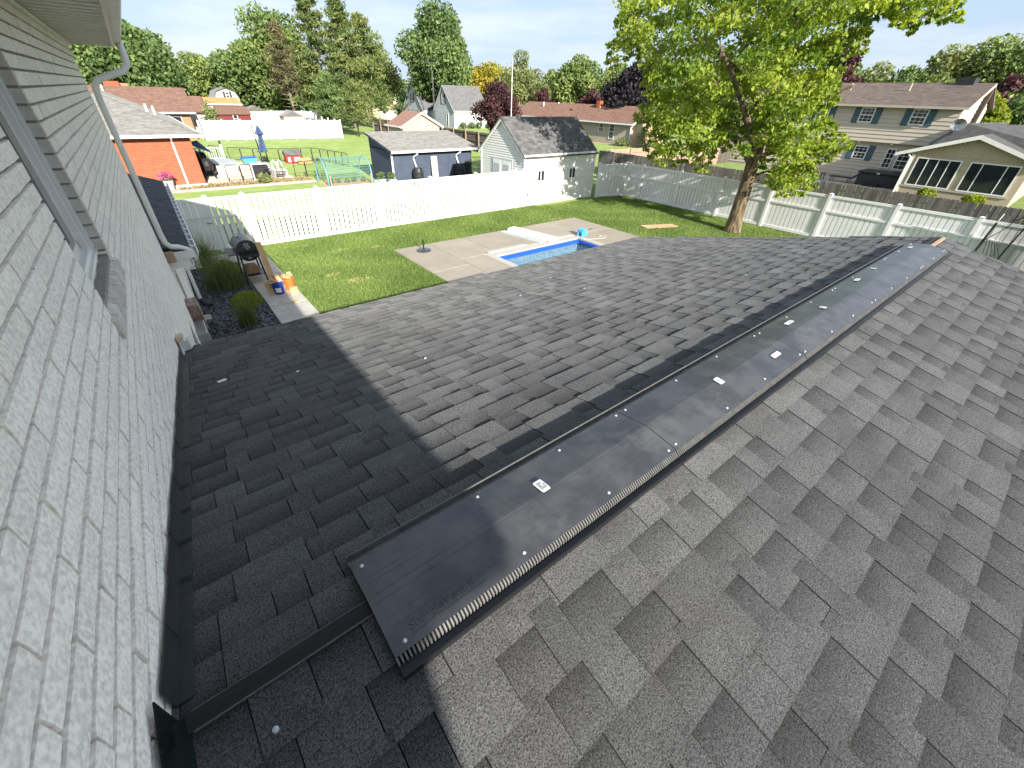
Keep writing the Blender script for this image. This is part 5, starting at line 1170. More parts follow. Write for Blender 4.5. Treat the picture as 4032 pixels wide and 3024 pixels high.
# tan garage in front of the cape house
tg = thing('tan_garage', 'small peach and tan garage with brown gable roof', 'garage', (24, 46, 0))
TX0, TX1, TY0, TY1, TE, TRZ = 20.9, 24.9, 43.2, 46.2, 2.25, 3.25
MB().box(TX0, TX1, TY0, TY1, 0, TE).prism([(TX0, TY0, TE), (TX1, TY0, TE), ((TX0 + TX1) / 2, TY0, TRZ)], (0, TY1 - TY0, 0)).build('wall', MT['peach'], tg)
lap_siding(tg, (TX0, TY1, 0), (0, -1, 0), (-1, 0, 0), lambda z: (0, TY1 - TY0), 0, TE, .14, MT['tanside'], single=True)
xm = (TX0 + TX1) / 2
lap_siding(tg, (TX0, TY0, 0), UX, (0, -1, 0), lambda z: (0, 4) if z < TE else (2 * (z - TE) / (TRZ - TE), 4 - 2 * (z - TE) / (TRZ - TE)), 0, TRZ, .14, MT['peach'], name='gable_board', single=True)
slab_roof(tg, [(TX0 - .35, TY0 - .3, TE - .1), (TX0 - .35, TY1 + .3, TE - .1), (xm, TY1 + .3, TRZ + .1), (xm, TY0 - .3, TRZ + .1)], .08, MT['roofbrown']); slab_roof(tg, [(TX1 + .35, TY0 - .3, TE - .1), (TX1 + .35, TY1 + .3, TE - .1), (xm, TY1 + .3, TRZ + .1), (xm, TY0 - .3, TRZ + .1)], .08, MT['roofbrown'])
MB().box(TX0 - .45, TX0 - .35, TY0 - .3, TY1 + .3, TE - .2, TE - .08).build('gutter', MT['white'], tg)
for sg in (-1, 1): MB().prism([(xm, TY0 - .32, TRZ + .1), (xm + sg * 2.35, TY0 - .32, TE - .1), (xm + sg * 2.35, TY0 - .32, TE - .28), (xm, TY0 - .32, TRZ - .08)], (0, .03, 0)).build('rake_board', MT['white'], tg)
MB().box(23.0, 23.35, TY0 - .02, TY0 - .0, 2.4, 2.75).build('gable_vent', MT['tanside'], tg)
# cape cod house with two steep gables
cp = thing('cape_house', 'pale blue cape cod house with twin steep gables and grey roofs', 'house', (47, 78, 0))
def gable_wing(par, x0, x1, y0, y1, ze, zr, wmat_, rmat, end, rear=0):
    ymid = (y0 + y1) / 2
    MB().box(x0, x1, y0, y1, 0, ze).prism([(x0, y0, ze), (x0, y1, ze), (x0, ymid, zr - .08)], (x1 - x0, 0, 0)).build('wall', MT[end], par)
    k = (zr - ze) / (ymid - y0)
    for (ya, lab) in ((y0 - .2, 0), (y1 + .2, 1)):
        slab_roof(par, [(x0 - .2, ya, ze - .2 * k + .1), (x1 + .2, ya, ze - .2 * k + .1), (x1 + .2, ymid, zr + .1), (x0 - .2, ymid, zr + .1)], .12, MT[rmat])
    roof_tabs(par, (x0 - .2, y0 - .2, ze - .2 * k + .1), (x1 + .2, y0 - .2, ze - .2 * k + .1), (x1 + .2, ymid, zr + .1), (x0 - .2, ymid, zr + .1), .2, .5, MT[rmat])
    for sg, ya in ((-1, y0 - .22), (1, y1 + .22)): MB().prism([(x0 - .22, ymid, zr + .1), (x0 - .22, ya, ze - .2 * k + .1), (x0 - .22, ya, ze - .2 * k - .08), (x0 - .22, ymid, zr - .1)], (.03, 0, 0)).build('rake_board', MT['bluegrey'], par)
    MB().prism([(x0 - .03, ymid - .5, zr - .95), (x0 - .03, ymid + .5, zr - .95), (x0 - .03, ymid, zr - .25)], (.02, 0, 0)).build('gable_louver', MT['greywhite'], par)
gable_wing(cp, 44, 51, 71, 77.4, 2.55, 5.95, None, 'roofmid', 'bluegrey')
gable_wing(cp, 44, 56, 81.9, 89.2, 2.5, 6.5, None, 'roofmid', 'bluegrey')
MB().prism([(45.2, 77.2, 2.4), (45.2, 82.1, 2.4), (49, 82.1, 5.0), (49, 77.2, 5.0)], (0, 0, -.12)).build('valley_roof', MT['roofblue'], cp); simple_wall(cp, 45.6, 55, 77.2, 82, 2.4, MT['bluegrey'], 'link_wall')
lap_siding(cp, (44, 77.4, 0), (0, -1, 0), (-1, 0, 0), lambda z: (0, 6.4), 0, 2.5, .2, MT['bluegrey'], single=True); lap_siding(cp, (44, 89.2, 0), (0, -1, 0), (-1, 0, 0), lambda z: (0, 7.3), 0, 2.4, .2, MT['bluegrey'], single=True, name='far_gable_board')
MB().box(44.0, 51.02, 70.95, 71.0, 0, 2.5).build('white_side_wall', MT['white'], cp); MB().box(43.9, 51.2, 70.7, 70.78, 2.3, 2.5).build('gutter', MT['cream'], cp)
for (y_, z) in ((74.35, 4.1), (85.6, 4.1)): window(cp, (43.98, y_, z), (0, -1, 0), (-1, 0, 0), .75, 1.35, .08, (2, 2), shutter=(.32, 'black'))
for y_ in (83.2, 86.8, 79.6): window(cp, (43.98 if y_ > 81 else 45.58, y_, 1.5), (0, -1, 0), (-1, 0, 0), .8, 1.2, .08, shutter=(.3, 'black'))
window(cp, (43.98, 73.2, 1.1), (0, -1, 0), (-1, 0, 0), .7, 2.0, .08)
MB().box(47.2, 48.0, 78.6, 79.3, 4.0, 6.55).build('chimney', MT['redbrick'], cp)
an = thing('tv_antenna', 'tall thin lattice antenna mast standing by the cape house', 'antenna', (43, 76, 0))
for (dx, dy) in ((0, 0), (.25, 0), (.12, .2)): MB().tube([(43 + dx, 76 + dy, 0), (43.1 + dx * .5, 76 + dy * .5, 8.0)], .022, 5).build('leg', MT['metal'], an)
q = MB()
for k in range(16): q.tube([(43, 76, k * .48), (43.22, 76, k * .48 + .3), (43.05, 76.1, k * .48 + .48)], .015, 4)
q.build('lacing', MT['metal'], an); MB().tube([(43.1, 76.05, 7.9), (43.1, 76.05, 9.1)], .03, 5).build('mast', MT['metal'], an)
q = MB().tube([(42.2, 76.9, 9.0), (44.0, 75.2, 9.0)], .03, 5)
for k in range(7): t = k / 6; q.tube([(42.2 + 1.8 * t - .35, 76.9 - 1.7 * t - .35, 9.0), (42.2 + 1.8 * t + .35, 76.9 - 1.7 * t + .35, 9.0)], .015, 4)
q.build('antenna_head', MT['metal'], an)
ms_ = thing('radio_mast', 'slim white radio mast rising behind the white shed roof', 'mast', (22, 27.75, 0))
MB().tube([(22, 27.75, 0), (22, 27.75, 3.6), (22.02, 27.75, 7.0)], [.04, .03, .015], 6).build('pole', MT['white'], ms_); MB().lathe((22, 27.75, 5.6), [(.03, 0), (.045, .05), (.045, .25), (.03, .3)], 8).build('coil', MT['greywhite'], ms_)
# tan ranch with long brown roof
rh = thing('tan_ranch', 'tan sided ranch house with long brown roof behind white shed', 'house', (53, 48, 0))
simple_wall(rh, 49.5, 57, 38, 62, 2.45, MT['peach'])  # sunlit yellow put into the wall colour
MB().prism([(49.5, 38, 2.4), (57, 38, 2.4), (53.2, 38, 4.05)], (0, .3, 0)).build('gable', MT['peach'], rh)
lap_siding(rh, (49.5, 62, 0), (0, -1, 0), (-1, 0, 0), lambda z: (0, 24), 0, 2.4, .13, MT['tanside'], single=True)  # shade put into the colour: greyer tan boards on the shaded side
slab_roof(rh, [(49.0, 37.6, 2.42), (49.0, 62.4, 2.42), (53.2, 62.4, 4.2), (53.2, 37.6, 4.2)], .12, MT['roofbrown']); slab_roof(rh, [(57.5, 37.6, 2.42), (57.5, 62.4, 2.42), (53.21, 62.4, 4.2), (53.21, 37.6, 4.2)], .12, MT['roofbrown'])
roof_tabs(rh, (49.0, 62.4, 2.43), (49.0, 37.6, 2.43), (53.2, 37.6, 4.21), (53.2, 62.4, 4.21), .17, .4, MT['roofbrown'])
MB().box(48.88, 49.0, 37.6, 62.4, 2.28, 2.43).build('gutter', MT['white'], rh); MB().tube([(49.0, 38.1, 2.3), (49.42, 38.1, 2.1), (49.42, 38.1, .1)], .06, 6).build('downspout', MT['white'], rh)
MB().prism([(49.0, 37.57, 2.42), (53.2, 37.57, 4.2), (53.2, 37.57, 3.98), (49.0, 37.57, 2.2)], (0, .03, 0)).build('rake_board', MT['white'], rh)
window(rh, (49.47, 43.0, 1.72), (0, -1, 0), (-1, 0, 0), .85, 1.0, .08, (3, 4)); window(rh, (49.47, 41.15, 1.4), (0, -1, 0), (-1, 0, 0), .85, 1.7, .08, (3, 4)); window(rh, (51.9, 37.97, 1.6), UX, (0, -1, 0), .8, 1.2, .08, (2, 4)); window(rh, (54.6, 37.97, 1.5), UX, (0, -1, 0), 1.0, 1.3, .08)
MB().box(52.2, 52.9, 46.2, 46.8, 3.0, 4.65).build('chimney', MT['redbrick'], rh); MB().box(52.3, 52.35, 46.05, 46.2, 3.2, 4.0).build('chimney_patch', MT['white'], rh)
MB().box(51.2, 51.5, 50.5, 50.9, 3.3, 3.55).build('roof_vent', MT['black'], rh)
for (x, y_) in ((52.0, 57.5), (53.0, 55.2)): MB().lathe((x, y_, 3.5), [(.09, 0), (.09, .75), (0, .75)], 8).build('vent_pipe', MT['white'], rh)
struct(sheet('foundation_bed', 48.6, 49.5, 38, 62, .01, MT['mulch']))
# two storey beige house
th = thing('two_storey_house', 'beige two storey house with blue shutters behind wood fence', 'house', (50, 13, 0))
Y0, Y1 = 7.35, 23.5
simple_wall(th, 46.25, 54.5, Y0 + .1, Y1, 2.75, MT['beige'], 'lower_wall'); simple_wall(th, 45.9, 54.5, Y0, Y1, 5.1, MT['beige'], 'upper_wall', 2.7)
MB().prism([(45.9, Y0, 5.05), (54.5, Y0, 5.05), (50.2, Y0, 6.5)], (0, .4, 0)).build('gable', MT['beige'], th)
lap_siding(th, (45.9, Y1, 0), (0, -1, 0), (-1, 0, 0), lambda z: (0, Y1 - Y0), 2.72, 5.05, .26, MT['beige'], tilt=.035, gap=.028); lap_siding(th, (46.25, Y1, 0), (0, -1, 0), (-1, 0, 0), lambda z: (0, Y1 - Y0), .2, 2.66, .26, MT['beige'], tilt=.035, gap=.028)
lap_siding(th, (45.9, Y0, 0), UX, (0, -1, 0), lambda z: (0, 8.6) if z < 5.05 else ((z - 5.05) * 2.97, 8.6 - (z - 5.05) * 2.97), 2.7, 6.45, .26, MT['beige'], name='gable_board', tilt=.035, gap=.028)
slab_roof(th, [(45.45, Y0 - .35, 5.12), (45.45, Y1 + .3, 5.12), (50.2, Y1 + .3, 6.62), (50.2, Y0 - .35, 6.62)], .13, MT['rooftaupe']); slab_roof(th, [(54.95, Y0 - .35, 5.12), (54.95, Y1 + .3, 5.12), (50.21, Y1 + .3, 6.62), (50.21, Y0 - .35, 6.62)], .13, MT['rooftaupe'])
roof_tabs(th, (45.45, Y1 + .3, 5.13), (45.45, Y0 - .35, 5.13), (50.2, Y0 - .35, 6.63), (50.2, Y1 + .3, 6.63), .16, .4, MT['rooftaupe'])
MB().box(45.33, 45.45, Y0 - .35, Y1 + .3, 4.98, 5.13).build('gutter', MT['tanside'], th)
MB().prism([(45.45, Y0 - .38, 5.12), (50.2, Y0 - .38, 6.62), (50.2, Y0 - .38, 6.42), (45.45, Y0 - .38, 4.92)], (0, .03, 0)).build('rake_board', MT['cream'], th)
MB().box(50.5, 51.1, Y0 - .3, Y0 - .02, 3.2, 6.3).build('chimney_chase', MT['barkdark'], th); MB().box(49.7, 51.4, 8.2, 9.2, 6.3, 6.95).build('chimney_top', MT['black'], th)
for (y_, g) in ((12.85, 1), (9.58, 1), (16.0, 1), (19.4, 1)): window(th, (45.87, y_, 4.45), (0, -1, 0), (-1, 0, 0), .95, 1.0, .08, (3, 4), shutter=(.42, 'teal'))
window(th, (46.22, 12.3, 1.92), (0, -1, 0), (-1, 0, 0), .95, .95, .08, (3, 4), shutter=(.42, 'teal')); window(th, (46.22, 15.3, 1.8), (0, -1, 0), (-1, 0, 0), 1.7, 1.15, .08, (6, 4), shutter=(.42, 'teal'))
window(th, (46.22, 10.25, 1.68), (0, -1, 0), (-1, 0, 0), .6, 1.35, .07, (2, 4)); window(th, (46.22, 9.2, 1.6), (0, -1, 0), (-1, 0, 0), 1.1, 1.25, .08, (3, 4))
for (y_) in (15.5, 11.5): MB().tube([(48.4, y_, 6.0), (48.4, y_, 6.55)], .05, 6).build('vent_pipe', MT['tanside'], th)
for (y_) in (12.6, 10.4): MB().lathe((45.95, y_, 2.66), [(.07, 0), (.06, .04), (0, .05)], 8, (0, 0, -1)).build('soffit_lamp', MT['white'], th)
struct(sheet('neighbour_patio', 41.5, 46.2, 7.5, 18, .008, MT['path']))
# sunroom extension
sr = thing('sunroom', 'cream gabled sunroom with two wide sliding windows at right edge', 'sunroom', (43, 5, 0))
simple_wall(sr, 41, 50, 2.1, 7.85, 2.5, MT['sunroom']); MB().prism([(41, 1.9, 2.45), (41, 7.9, 2.45), (41, 5.0, 3.5)], (9, 0, 0)).build('gable', MT['sunroom'], sr)
q = MB()
for i in range(30): 
    y_ = 2.1 + i * .2; zt = 2.5 + (1.0 - abs(y_ - 5.0) / 3.0) * 1.0
    if zt > 2.52: q.box(40.985, 41.0, y_, y_ + .188, 2.46, zt - .03)
stuff(q.build('vertical_boards', MT['sunroom'], sr))
for sg, ye, ze in ((1, 8.75, 2.48), (-1, 1.3, 2.42)):
    slab_roof(sr, [(40.55, 5.0, 3.75), (51, 5.0, 3.75), (51, ye, ze), (40.55, ye, ze)], .1, MT['roofdark']); MB().prism([(40.52, 5.0, 3.75), (40.52, ye, ze), (40.52, ye, ze - .2), (40.52, 5.0, 3.52)], (.04, 0, 0)).build('rake_board', MT['soffit'], sr)
slab_roof(sr, [(43.5, 7.6, 2.9), (50, 9.3, 2.9), (50, 5.2, 4.35), (44.8, 6.6, 4.25)], .1, MT['roofdark'], 'upper_roof'); slab_roof(sr, [(43.5, 7.6, 2.9), (44.8, 6.6, 4.25), (50, 2.0, 4.25), (43.5, 1.5, 3.2)], .1, MT['roofdark'], 'upper_roof')
for (yc, w, pt_) in ((6.37, 2.32, 0), (3.66, 2.32, 1)):
    wo = window(sr, (40.975, yc, 1.47), (0, -1, 0), (-1, 0, 0), w, 1.68, .07, sash=False)
    for k in (-1, 0, 1) if pt_ == 0 else (-1, 1): MB().box(40.94, 40.96, yc + k * w * .24 - .025, yc + k * w * .24 + .025, .68, 2.26).build('mullion', MT['vinyl'], wo)
    MB().box(40.965, 40.968, yc + w * .27, yc + w * .46, .7, 2.25).build('curtain', MT['curtain'], wo)
    if pt_: MB().box(40.965, 40.968, yc - w * .46, yc - w * .3, .7, 2.25).build('curtain', MT['curtain'], wo)
MB().box(40.94, 40.998, 2.3, 7.7, .52, .63).build('sill_band', MT['tanside'], sr); MB().box(40.96, 41.05, 7.72, 7.9, 0, 2.45).build('corner_board', MT['soffit'], sr)
MB().tube([(40.6, 8.0, 2.4), (40.9, 7.9, 2.25), (40.9, 7.9, .1)], .05, 6).build('downspout', MT['soffit'], sr)
ds = thing('satellite_dish', 'grey satellite dish mounted on the sunroom roof edge', 'satellite dish', (44, 6.9, 3.6))
q = MB(); vs = []; N1 = 16
for k in range(N1): a = 6.283 * k / N1; vs.append((43.9 - .12 + .02, 6.85 + .42 * math.cos(a), 4.15 + .36 * math.sin(a)))
vs.append((44.0, 6.85, 4.15)); q.add(vs, [(k, (k + 1) % N1, N1) for k in range(N1)]); sdish = q.build('dish', MT['metal'], ds); sdish.modifiers.new('t', 'SOLIDIFY').thickness = .03
MB().tube([(44.0, 6.85, 4.1), (44.1, 7.0, 3.8), (44.1, 7.1, 3.3)], .03, 6).build('mount', MT['black'], ds); MB().tube([(43.8, 6.85, 3.85), (43.3, 6.9, 4.0)], .02, 5).build('feed_arm', MT['black'], ds)
ht = thing('hot_tub', 'black covered hot tub standing on patio beside the sunroom', 'hot tub', (43.9, 9.6, 0))
MB().prism([(42.9, 8.4, .0), (45.0, 8.4, 0), (45.0, 10.9, 0), (42.9, 10.9, 0)], (0, 0, .82)).build('cabinet', MT['tub'], ht, bevel=.06); MB().box(42.82, 45.08, 8.32, 10.98, .825, .98).build('cover', MT['black'], ht, bevel=.06)
MB().box(42.815, 42.82, 9.55, 9.75, .86, .93).build('tag', MT['label'], ht); MB().box(42.6, 42.88, 9.3, 10.3, 0, .22).build('step', MT['black'], ht)
lg = thing('patio_lounger', 'dark low lounger on neighbour patio left of the hot tub', 'lounger', (43.2, 12.3, 0))
MB().obox((43.2, 12.0, .36), (.35, 0, 0), (0, .75, 0), (0, 0, .03)).build('seat', MT['black'], lg); MB().obox((43.2, 11.0, .6), (.35, 0, 0), (0, .28, -.26), (0, .02, .03)).build('backrest', MT['umb'], lg)
for (dx, dy) in ((-.3, .6), (.3, .6), (-.3, -.6), (.3, -.6)): MB().tube([(43.2 + dx, 12 + dy, .36), (43.2 + dx, 12 + dy, .0)], .03, 5).build('leg', MT['black'], lg)
t2 = thing('patio_table', 'dark low table on neighbour patio beside the lounger', 'table', (43.0, 13.6, 0)); MB().box(42.6, 43.4, 13.2, 14.0, .42, .46).build('tabletop', MT['black'], t2)
for (dx, dy) in ((-.35, -.35), (.35, -.35), (.35, .35), (-.35, .35)): MB().box(43 + dx - .025, 43 + dx + .025, 13.6 + dy - .025, 13.6 + dy + .025, 0, .42).build('leg', MT['black'], t2)
for i, (x, y_, rx, rz, m_, lab) in enumerate([(40.2, 6.0, .5, .35, 'lf_lime', 'variegated low shrub below the left sunroom window'), (40.2, 3.6, .6, .35, 'lf_lime', 'variegated low shrub below the right sunroom window'), (48.6, 44.5, .7, .35, 'lf_lime', 'bright green bush below the small ranch window'), (48.7, 38.6, .9, .45, 'lf_olive', 'low bush at foot of the ranch downspout'), (51.0, 36.6, 1.3, 1.0, 'lf_olive', 'rounded pale shrub at corner of the ranch house')]):
    bush(x, y_, rx, rz, 700, .09, m_, lab, 'shrub', i + 20, 'shrub')
for i, (x, y_) in enumerate([(45.0, 69.8), (46.8, 69.9), (48.3, 69.9), (50.6, 70.0), (42.5, 75.4), (44, 92.0)]): bush(x, y_, .65, .5, 380, .12, 'lf_deep', ['leftmost clipped ball shrub along white cape wall', 'second ball shrub along white cape wall', 'third ball shrub along white cape wall', 'rightmost ball shrub along white cape wall', 'round shrub by side door of the cape house', 'low shrub at foot of the cream house'][i], 'shrub', i + 40, 'ball_shrub')
fh = thing('far_white_house', 'white house glimpsed through the maple crown', 'house', (82, 30, 0)); simple_wall(fh, 80, 92, 24, 40, 4.8, MT['white']); MB().prism([(79.5, 23.5, 4.8), (79.5, 40.5, 4.8), (79.5, 32, 8)], (13, 0, 0)).build('roof', MT['roofmid'], fh)
for y_ in (27, 31, 36): window(fh, (79.97, y_, 3), (0, -1, 0), (-1, 0, 0), 1.1, 1.4, .1)
fr_ = thing('far_ranch', 'distant low house with brown roof behind the tan ranch', 'house', (72, 62, 0)); simple_wall(fr_, 70, 78, 50, 72, 2.5, MT['tanbrick']); MB().prism([(69.5, 49.5, 2.5), (78.5, 49.5, 2.5), (74, 49.5, 4.4)], (0, 23, 0)).build('roof', MT['rooftaupe'], fr_); MB().box(73, 74, 60, 61, 4, 5.1).build('chimney', MT['tanbrick'], fr_)
# black netting on poles before the right fence
wr_ = thing('net_enclosure', 'black mesh net on dark poles before the right end of white fence', 'net', (22.2, 0, 0))
q = MB()
for k in range(64): y_ = .86 - k * .042; q.tube([(22.28, y_ - .12, .3), (22.25, y_, 2.0)], .0045, 4)
for k in range(40): z = .32 + k * .042; q.tube([(22.28, .86 - .12 * (1 - k / 40), z), (22.28, -1.85, z)], .0045, 4)
q.build('mesh_net', MT['black'], wr_)
MB().tube([(22.3, 1.2, .3), (22.3, 1.18, .8), (22.3, 1.15, 1.3), (22.28, 1.12, 1.8)], [.035, .045, .04, .03], 8).build('pole', MT['black'], wr_); MB().tube([(22.28, 1.12, 1.78), (22.25, 1.08, 2.1)], .014, 6).build('pole_tip', MT['white'], wr_)
MB().tube([(22.3, .55, .2), (22.3, .52, .9), (22.28, .40, 2.0)], .025, 6).build('pole', MT['black'], wr_)
MB().tube([(22.2, .55, 2.16), (22.2, .72, 1.97), (22.2, .85, 1.65), (22.22, 1.12, 1.24)], .014, 6).build('strap', MT['black'], wr_); MB().tube([(22.2, .98, 2.3), (22.2, .94, 2.12), (22.2, .78, 1.97), (22.2, .5, 2.1)], .012, 6).build('strap', MT['black'], wr_)
for k in range(5): MB().tube([(22.25, 1.08 - .07 * k, 1.3 - .03 * k), (22.26, .98 - .1 * k, .85), (22.28, .9 - .12 * k, .4)], .010, 5).build('cord', MT['black'], wr_)

# ================================================================ TREES
def tree(name, label, x, y, h, r, mat, n=5000, ls=.34, base=.12, shape='round', bark='barkdark', group='trees beyond the houses', seed=0, nb=18, asp=.6, fill=1.0):
    rg = np.random.default_rng(seed + 100); t = thing(name, label, 'tree', (x, y, 0), 0, group)
    z0 = h * base; cz = (h + z0) / 2; rz = (h - z0) / 2; blobs = []
    for i in range(nb):
        d = rg.normal(size=3); d /= np.linalg.norm(d); q = rg.uniform(.35, .82)
        w = 1.0
        if shape == 'cone': w = 1 - .75 * ((d[2] * q + 1) / 2)
        if shape == 'vase': w = .55 + .55 * ((d[2] * q + 1) / 2)
        blobs.append((x + d[0] * q * r * w, y + d[1] * q * r * w, cz + d[2] * q * rz, r * rg.uniform(.26, .46) * (.6 + .4 * w), rg.uniform(.15, .85)))
    blobs.append((x, y, h - r * .3, r * .34, .6))
    Ps = []; Ts = []
    tot = sum(b[3] ** 2 for b in blobs)
    for b in blobs:
        k = int(n * b[3] ** 2 / tot); d = rg.normal(size=(k, 3)); d /= np.linalg.norm(d, axis=1)[:, None]; q = rg.uniform(.4, 1.12, k) ** .7
        P = np.c_[b[0] + d[:, 0] * q * b[3], b[1] + d[:, 1] * q * b[3], b[2] + d[:, 2] * q * b[3] * .85]; Ps.append(P); Ts.append(np.full(k, b[4]))
    P = np.concatenate(Ps); P[:, 2] = np.maximum(P[:, 2], .15)
    leaf_obj('crown', leaf_quads(P, ls, rg, asp=asp, tint=np.concatenate(Ts)), MT[mat], t)
    q = MB(); tr_ = max(.12, h * .022); q.tube([(x, y, 0), (x + rg.normal(0, .1), y, h * .35), (x + rg.normal(0, .2), y, h * .8)], [tr_, tr_ * .75, tr_ * .3], 8)
    for b in blobs[:8]: q.tube([(x, y, h * .25 + .3 * (b[2] - h * .25)), (b[0], b[1], b[2])], [tr_ * .4, tr_ * .1], 5)
    q.build('trunk', MT[bark], t, smooth=True); return t
def conifer(name, label, x, y, h, r, mat, n=6000, ls=.3, base=.1, bark='barkdark', seed=0, pads=34, group='pines beyond the lawn', gap=0.0):
    rg = np.random.default_rng(seed + 300); t = thing(name, label, 'tree', (x, y, 0), 0, group); q = MB(); tr_ = max(.12, h * .02)
    q.tube([(x, y, 0), (x, y, h * .5), (x, y, h)], [tr_, tr_ * .65, .04], 8); Ps = []; Ts = []
    for i in range(pads):
        f = (i + rg.uniform(0, 1)) / pads; z = h * (base + (1 - base) * f); a = i * 2.4 + rg.normal(0, .3); rr = r * (1 - f) ** .75 * rg.uniform(.45, 1.05) + .25
        ex, ey = x + math.cos(a) * rr, y + math.sin(a) * rr; ez = z + rr * .12
        q.tube([(x, y, z - .1), (ex, ey, ez)], [tr_ * .22, .03], 5)
        if rg.uniform() < gap: continue
        tint = rg.uniform(.1, .9)
        for s in np.linspace(.4, 1.0, 3):
            k = int(n / pads / 3); pr = (.22 * r * (1 - f * .5) + .2) * rg.uniform(.8, 1.2); d = rg.normal(size=(k, 3)) * (.55, .55, .28)
            Ps.append(np.c_[x + (ex - x) * s + d[:, 0] * pr, y + (ey - y) * s + d[:, 1] * pr, z + (ez - z) * s + .15 + d[:, 2] * pr]); Ts.append(np.full(k, tint))
    q.build('trunk', MT[bark], t, smooth=True)
    leaf_obj('crown', leaf_quads(np.concatenate(Ps), ls, rg, asp=.22, tint=np.concatenate(Ts)), MT[mat], t); return t
TR = [
 ('broadleaf_tree', 'big dark green tree above the brown roofed ranch at far left', 3.6, 95, 12.4, 6.6, 'lf_deep', 11000, .42),
 ('broadleaf_tree', 'mid green tree rising behind the red brick chimney', -1.5, 92, 9.6, 4.2, 'lf_deep', 5000, .36),
 ('broadleaf_tree', 'low light green tree right of the big left tree', 8.5, 100, 8.7, 3.6, 'lf_green', 4500, .36),
 ('broadleaf_tree', 'second light green tree in the hedge row at left', 13.2, 104, 9.4, 3.8, 'lf_green', 4500, .36),
 ('broadleaf_tree', 'deep green tree behind the grey gambrel barn', 16.2, 99, 9.8, 3.7, 'lf_deep', 4500, .36),
 ('broadleaf_tree', 'leafy green tree left of the tall tree behind the pines', 20.8, 104, 11.6, 3.9, 'lf_green', 4500, .36),
 ('broadleaf_tree', 'tall spreading green tree left of the pine group', 24.3, 97.5, 15.2, 6.2, 'lf_green', 10000, .42),
 ('broadleaf_tree', 'pale green tree behind the right side of the pines', 42.5, 97, 14.4, 5.0, 'lf_olive', 6500, .36),
 ('broadleaf_tree', 'tallest dark green tree standing over the cape house', 48.5, 83.5, 17.4, 6.8, 'lf_deep', 15000, .42),
 ('broadleaf_tree', 'golden yellow tree right of the cape house', 59, 81, 10.2, 5.2, 'lf_yellow', 7500, .36),
 ('broadleaf_tree', 'thin sparse pale tree behind the radio mast', 58.5, 71.5, 11.6, 3.4, 'lf_olive', 2300, .28),
 ('broadleaf_tree', 'olive green tree right of the radio mast', 68.5, 80, 9.4, 4.6, 'lf_olive', 5000, .36),
 ('broadleaf_tree', 'narrow green tree left of the round tree', 75, 80.5, 9.4, 3.6, 'lf_green', 4000, .36),
 ('broadleaf_tree', 'round full green tree behind the brown ranch chimney', 61.2, 59.4, 10.7, 4.3, 'lf_green', 9000, .34),
 ('broadleaf_tree', 'light green tree right of the round tree', 73, 61, 10.2, 4.8, 'lf_green', 6500, .36),
 ('broadleaf_tree', 'near black purple tree left of the maple crown', 56.2, 43.8, 9.2, 3.0, 'lf_black', 6500, .32),
 ('broadleaf_tree', 'dark green tree half hidden behind the maple crown', 66, 47, 10.6, 4.4, 'lf_deep', 6000, .36),
 ('plum_tree', 'round dark plum tree in front of the cape house', 37.6, 49.7, 6.3, 3.2, 'lf_purple', 8000, .2),
 ('plum_tree', 'small purple tree behind the left ridge of brown ranch', 55.5, 61.5, 6.1, 2.0, 'lf_purple', 2500, .25),
 ('plum_tree', 'small purple tree behind middle ridge of brown ranch', 59, 54, 6.3, 2.3, 'lf_purple', 2800, .25),
 ('plum_tree', 'purple leaved tree behind the left end of two storey roof', 66, 22.5, 10.3, 3.4, 'lf_purple', 6000, .3),
 ('broadleaf_tree', 'first green tree right of the purple tree over the big roof', 72.8, 18.2, 9.0, 3.6, 'lf_deep', 5000, .32),
 ('broadleaf_tree', 'brownish green tree in middle above the two storey roof', 76.5, 16, 10.4, 4.0, 'lf_olive', 6000, .32),
 ('broadleaf_tree', 'largest light green tree above right end of two storey roof', 79, 12.6, 11.9, 5.4, 'lf_green', 9000, .36),
 ('broadleaf_tree', 'green tree cut by the right picture edge', 80, 8.2, 10.4, 4.4, 'lf_green', 5000, .34),
 ('plum_tree', 'dark purple tree right of the chimney at right edge', 66, 8.2, 7.9, 2.4, 'lf_purple', 3200, .28),
 ('broadleaf_tree', 'yellow lime tree beside right gable of two storey house', 58.2, 8.0, 6.3, 1.7, 'lf_lime', 4200, .22),
 ('broadleaf_tree', 'deep green tree low at the right picture edge', 63, 5.2, 6.5, 2.6, 'lf_deep', 3500, .28),
 ('broadleaf_tree', 'green tree behind the maple and far white house', 77, 47, 11.6, 4.8, 'lf_green', 5000, .38),
 ('broadleaf_tree', 'further green tree directly behind the maple trunk', 92, 44, 12.5, 5.5, 'lf_green', 5000, .42),
 ('broadleaf_tree', 'far green tree right of the maple trunk', 94, 34, 12, 5.5, 'lf_deep', 5000, .42),
 ('broadleaf_tree', 'far olive tree glimpsed right of the maple crown', 90, 26, 10.5, 4.5, 'lf_olive', 4500, .4),
 ('broadleaf_tree', 'green tree far behind the golden tree', 72, 98, 11.0, 5.0, 'lf_green', 4500, .42),
 ('broadleaf_tree', 'small leafy tree in front of the brown ranch porch', 7.6, 62.8, 3.6, 1.0, 'lf_olive', 700, .16),
]
for i, a in enumerate(TR):
    tree(a[0], a[1], a[2], a[3], a[4], a[5] * (1.22 if a[0] == 'broadleaf_tree' else 1), a[6], int(a[7] * 1.8), a[8] * .7, seed=i, base=.06 if a[0] != 'plum_tree' else .14, bark='barkpale' if 'sparse' in a[1] else 'barkdark', nb=26 if a[7] > 6000 else 18)
wood = []
rg = np.random.default_rng(77); Ps = []
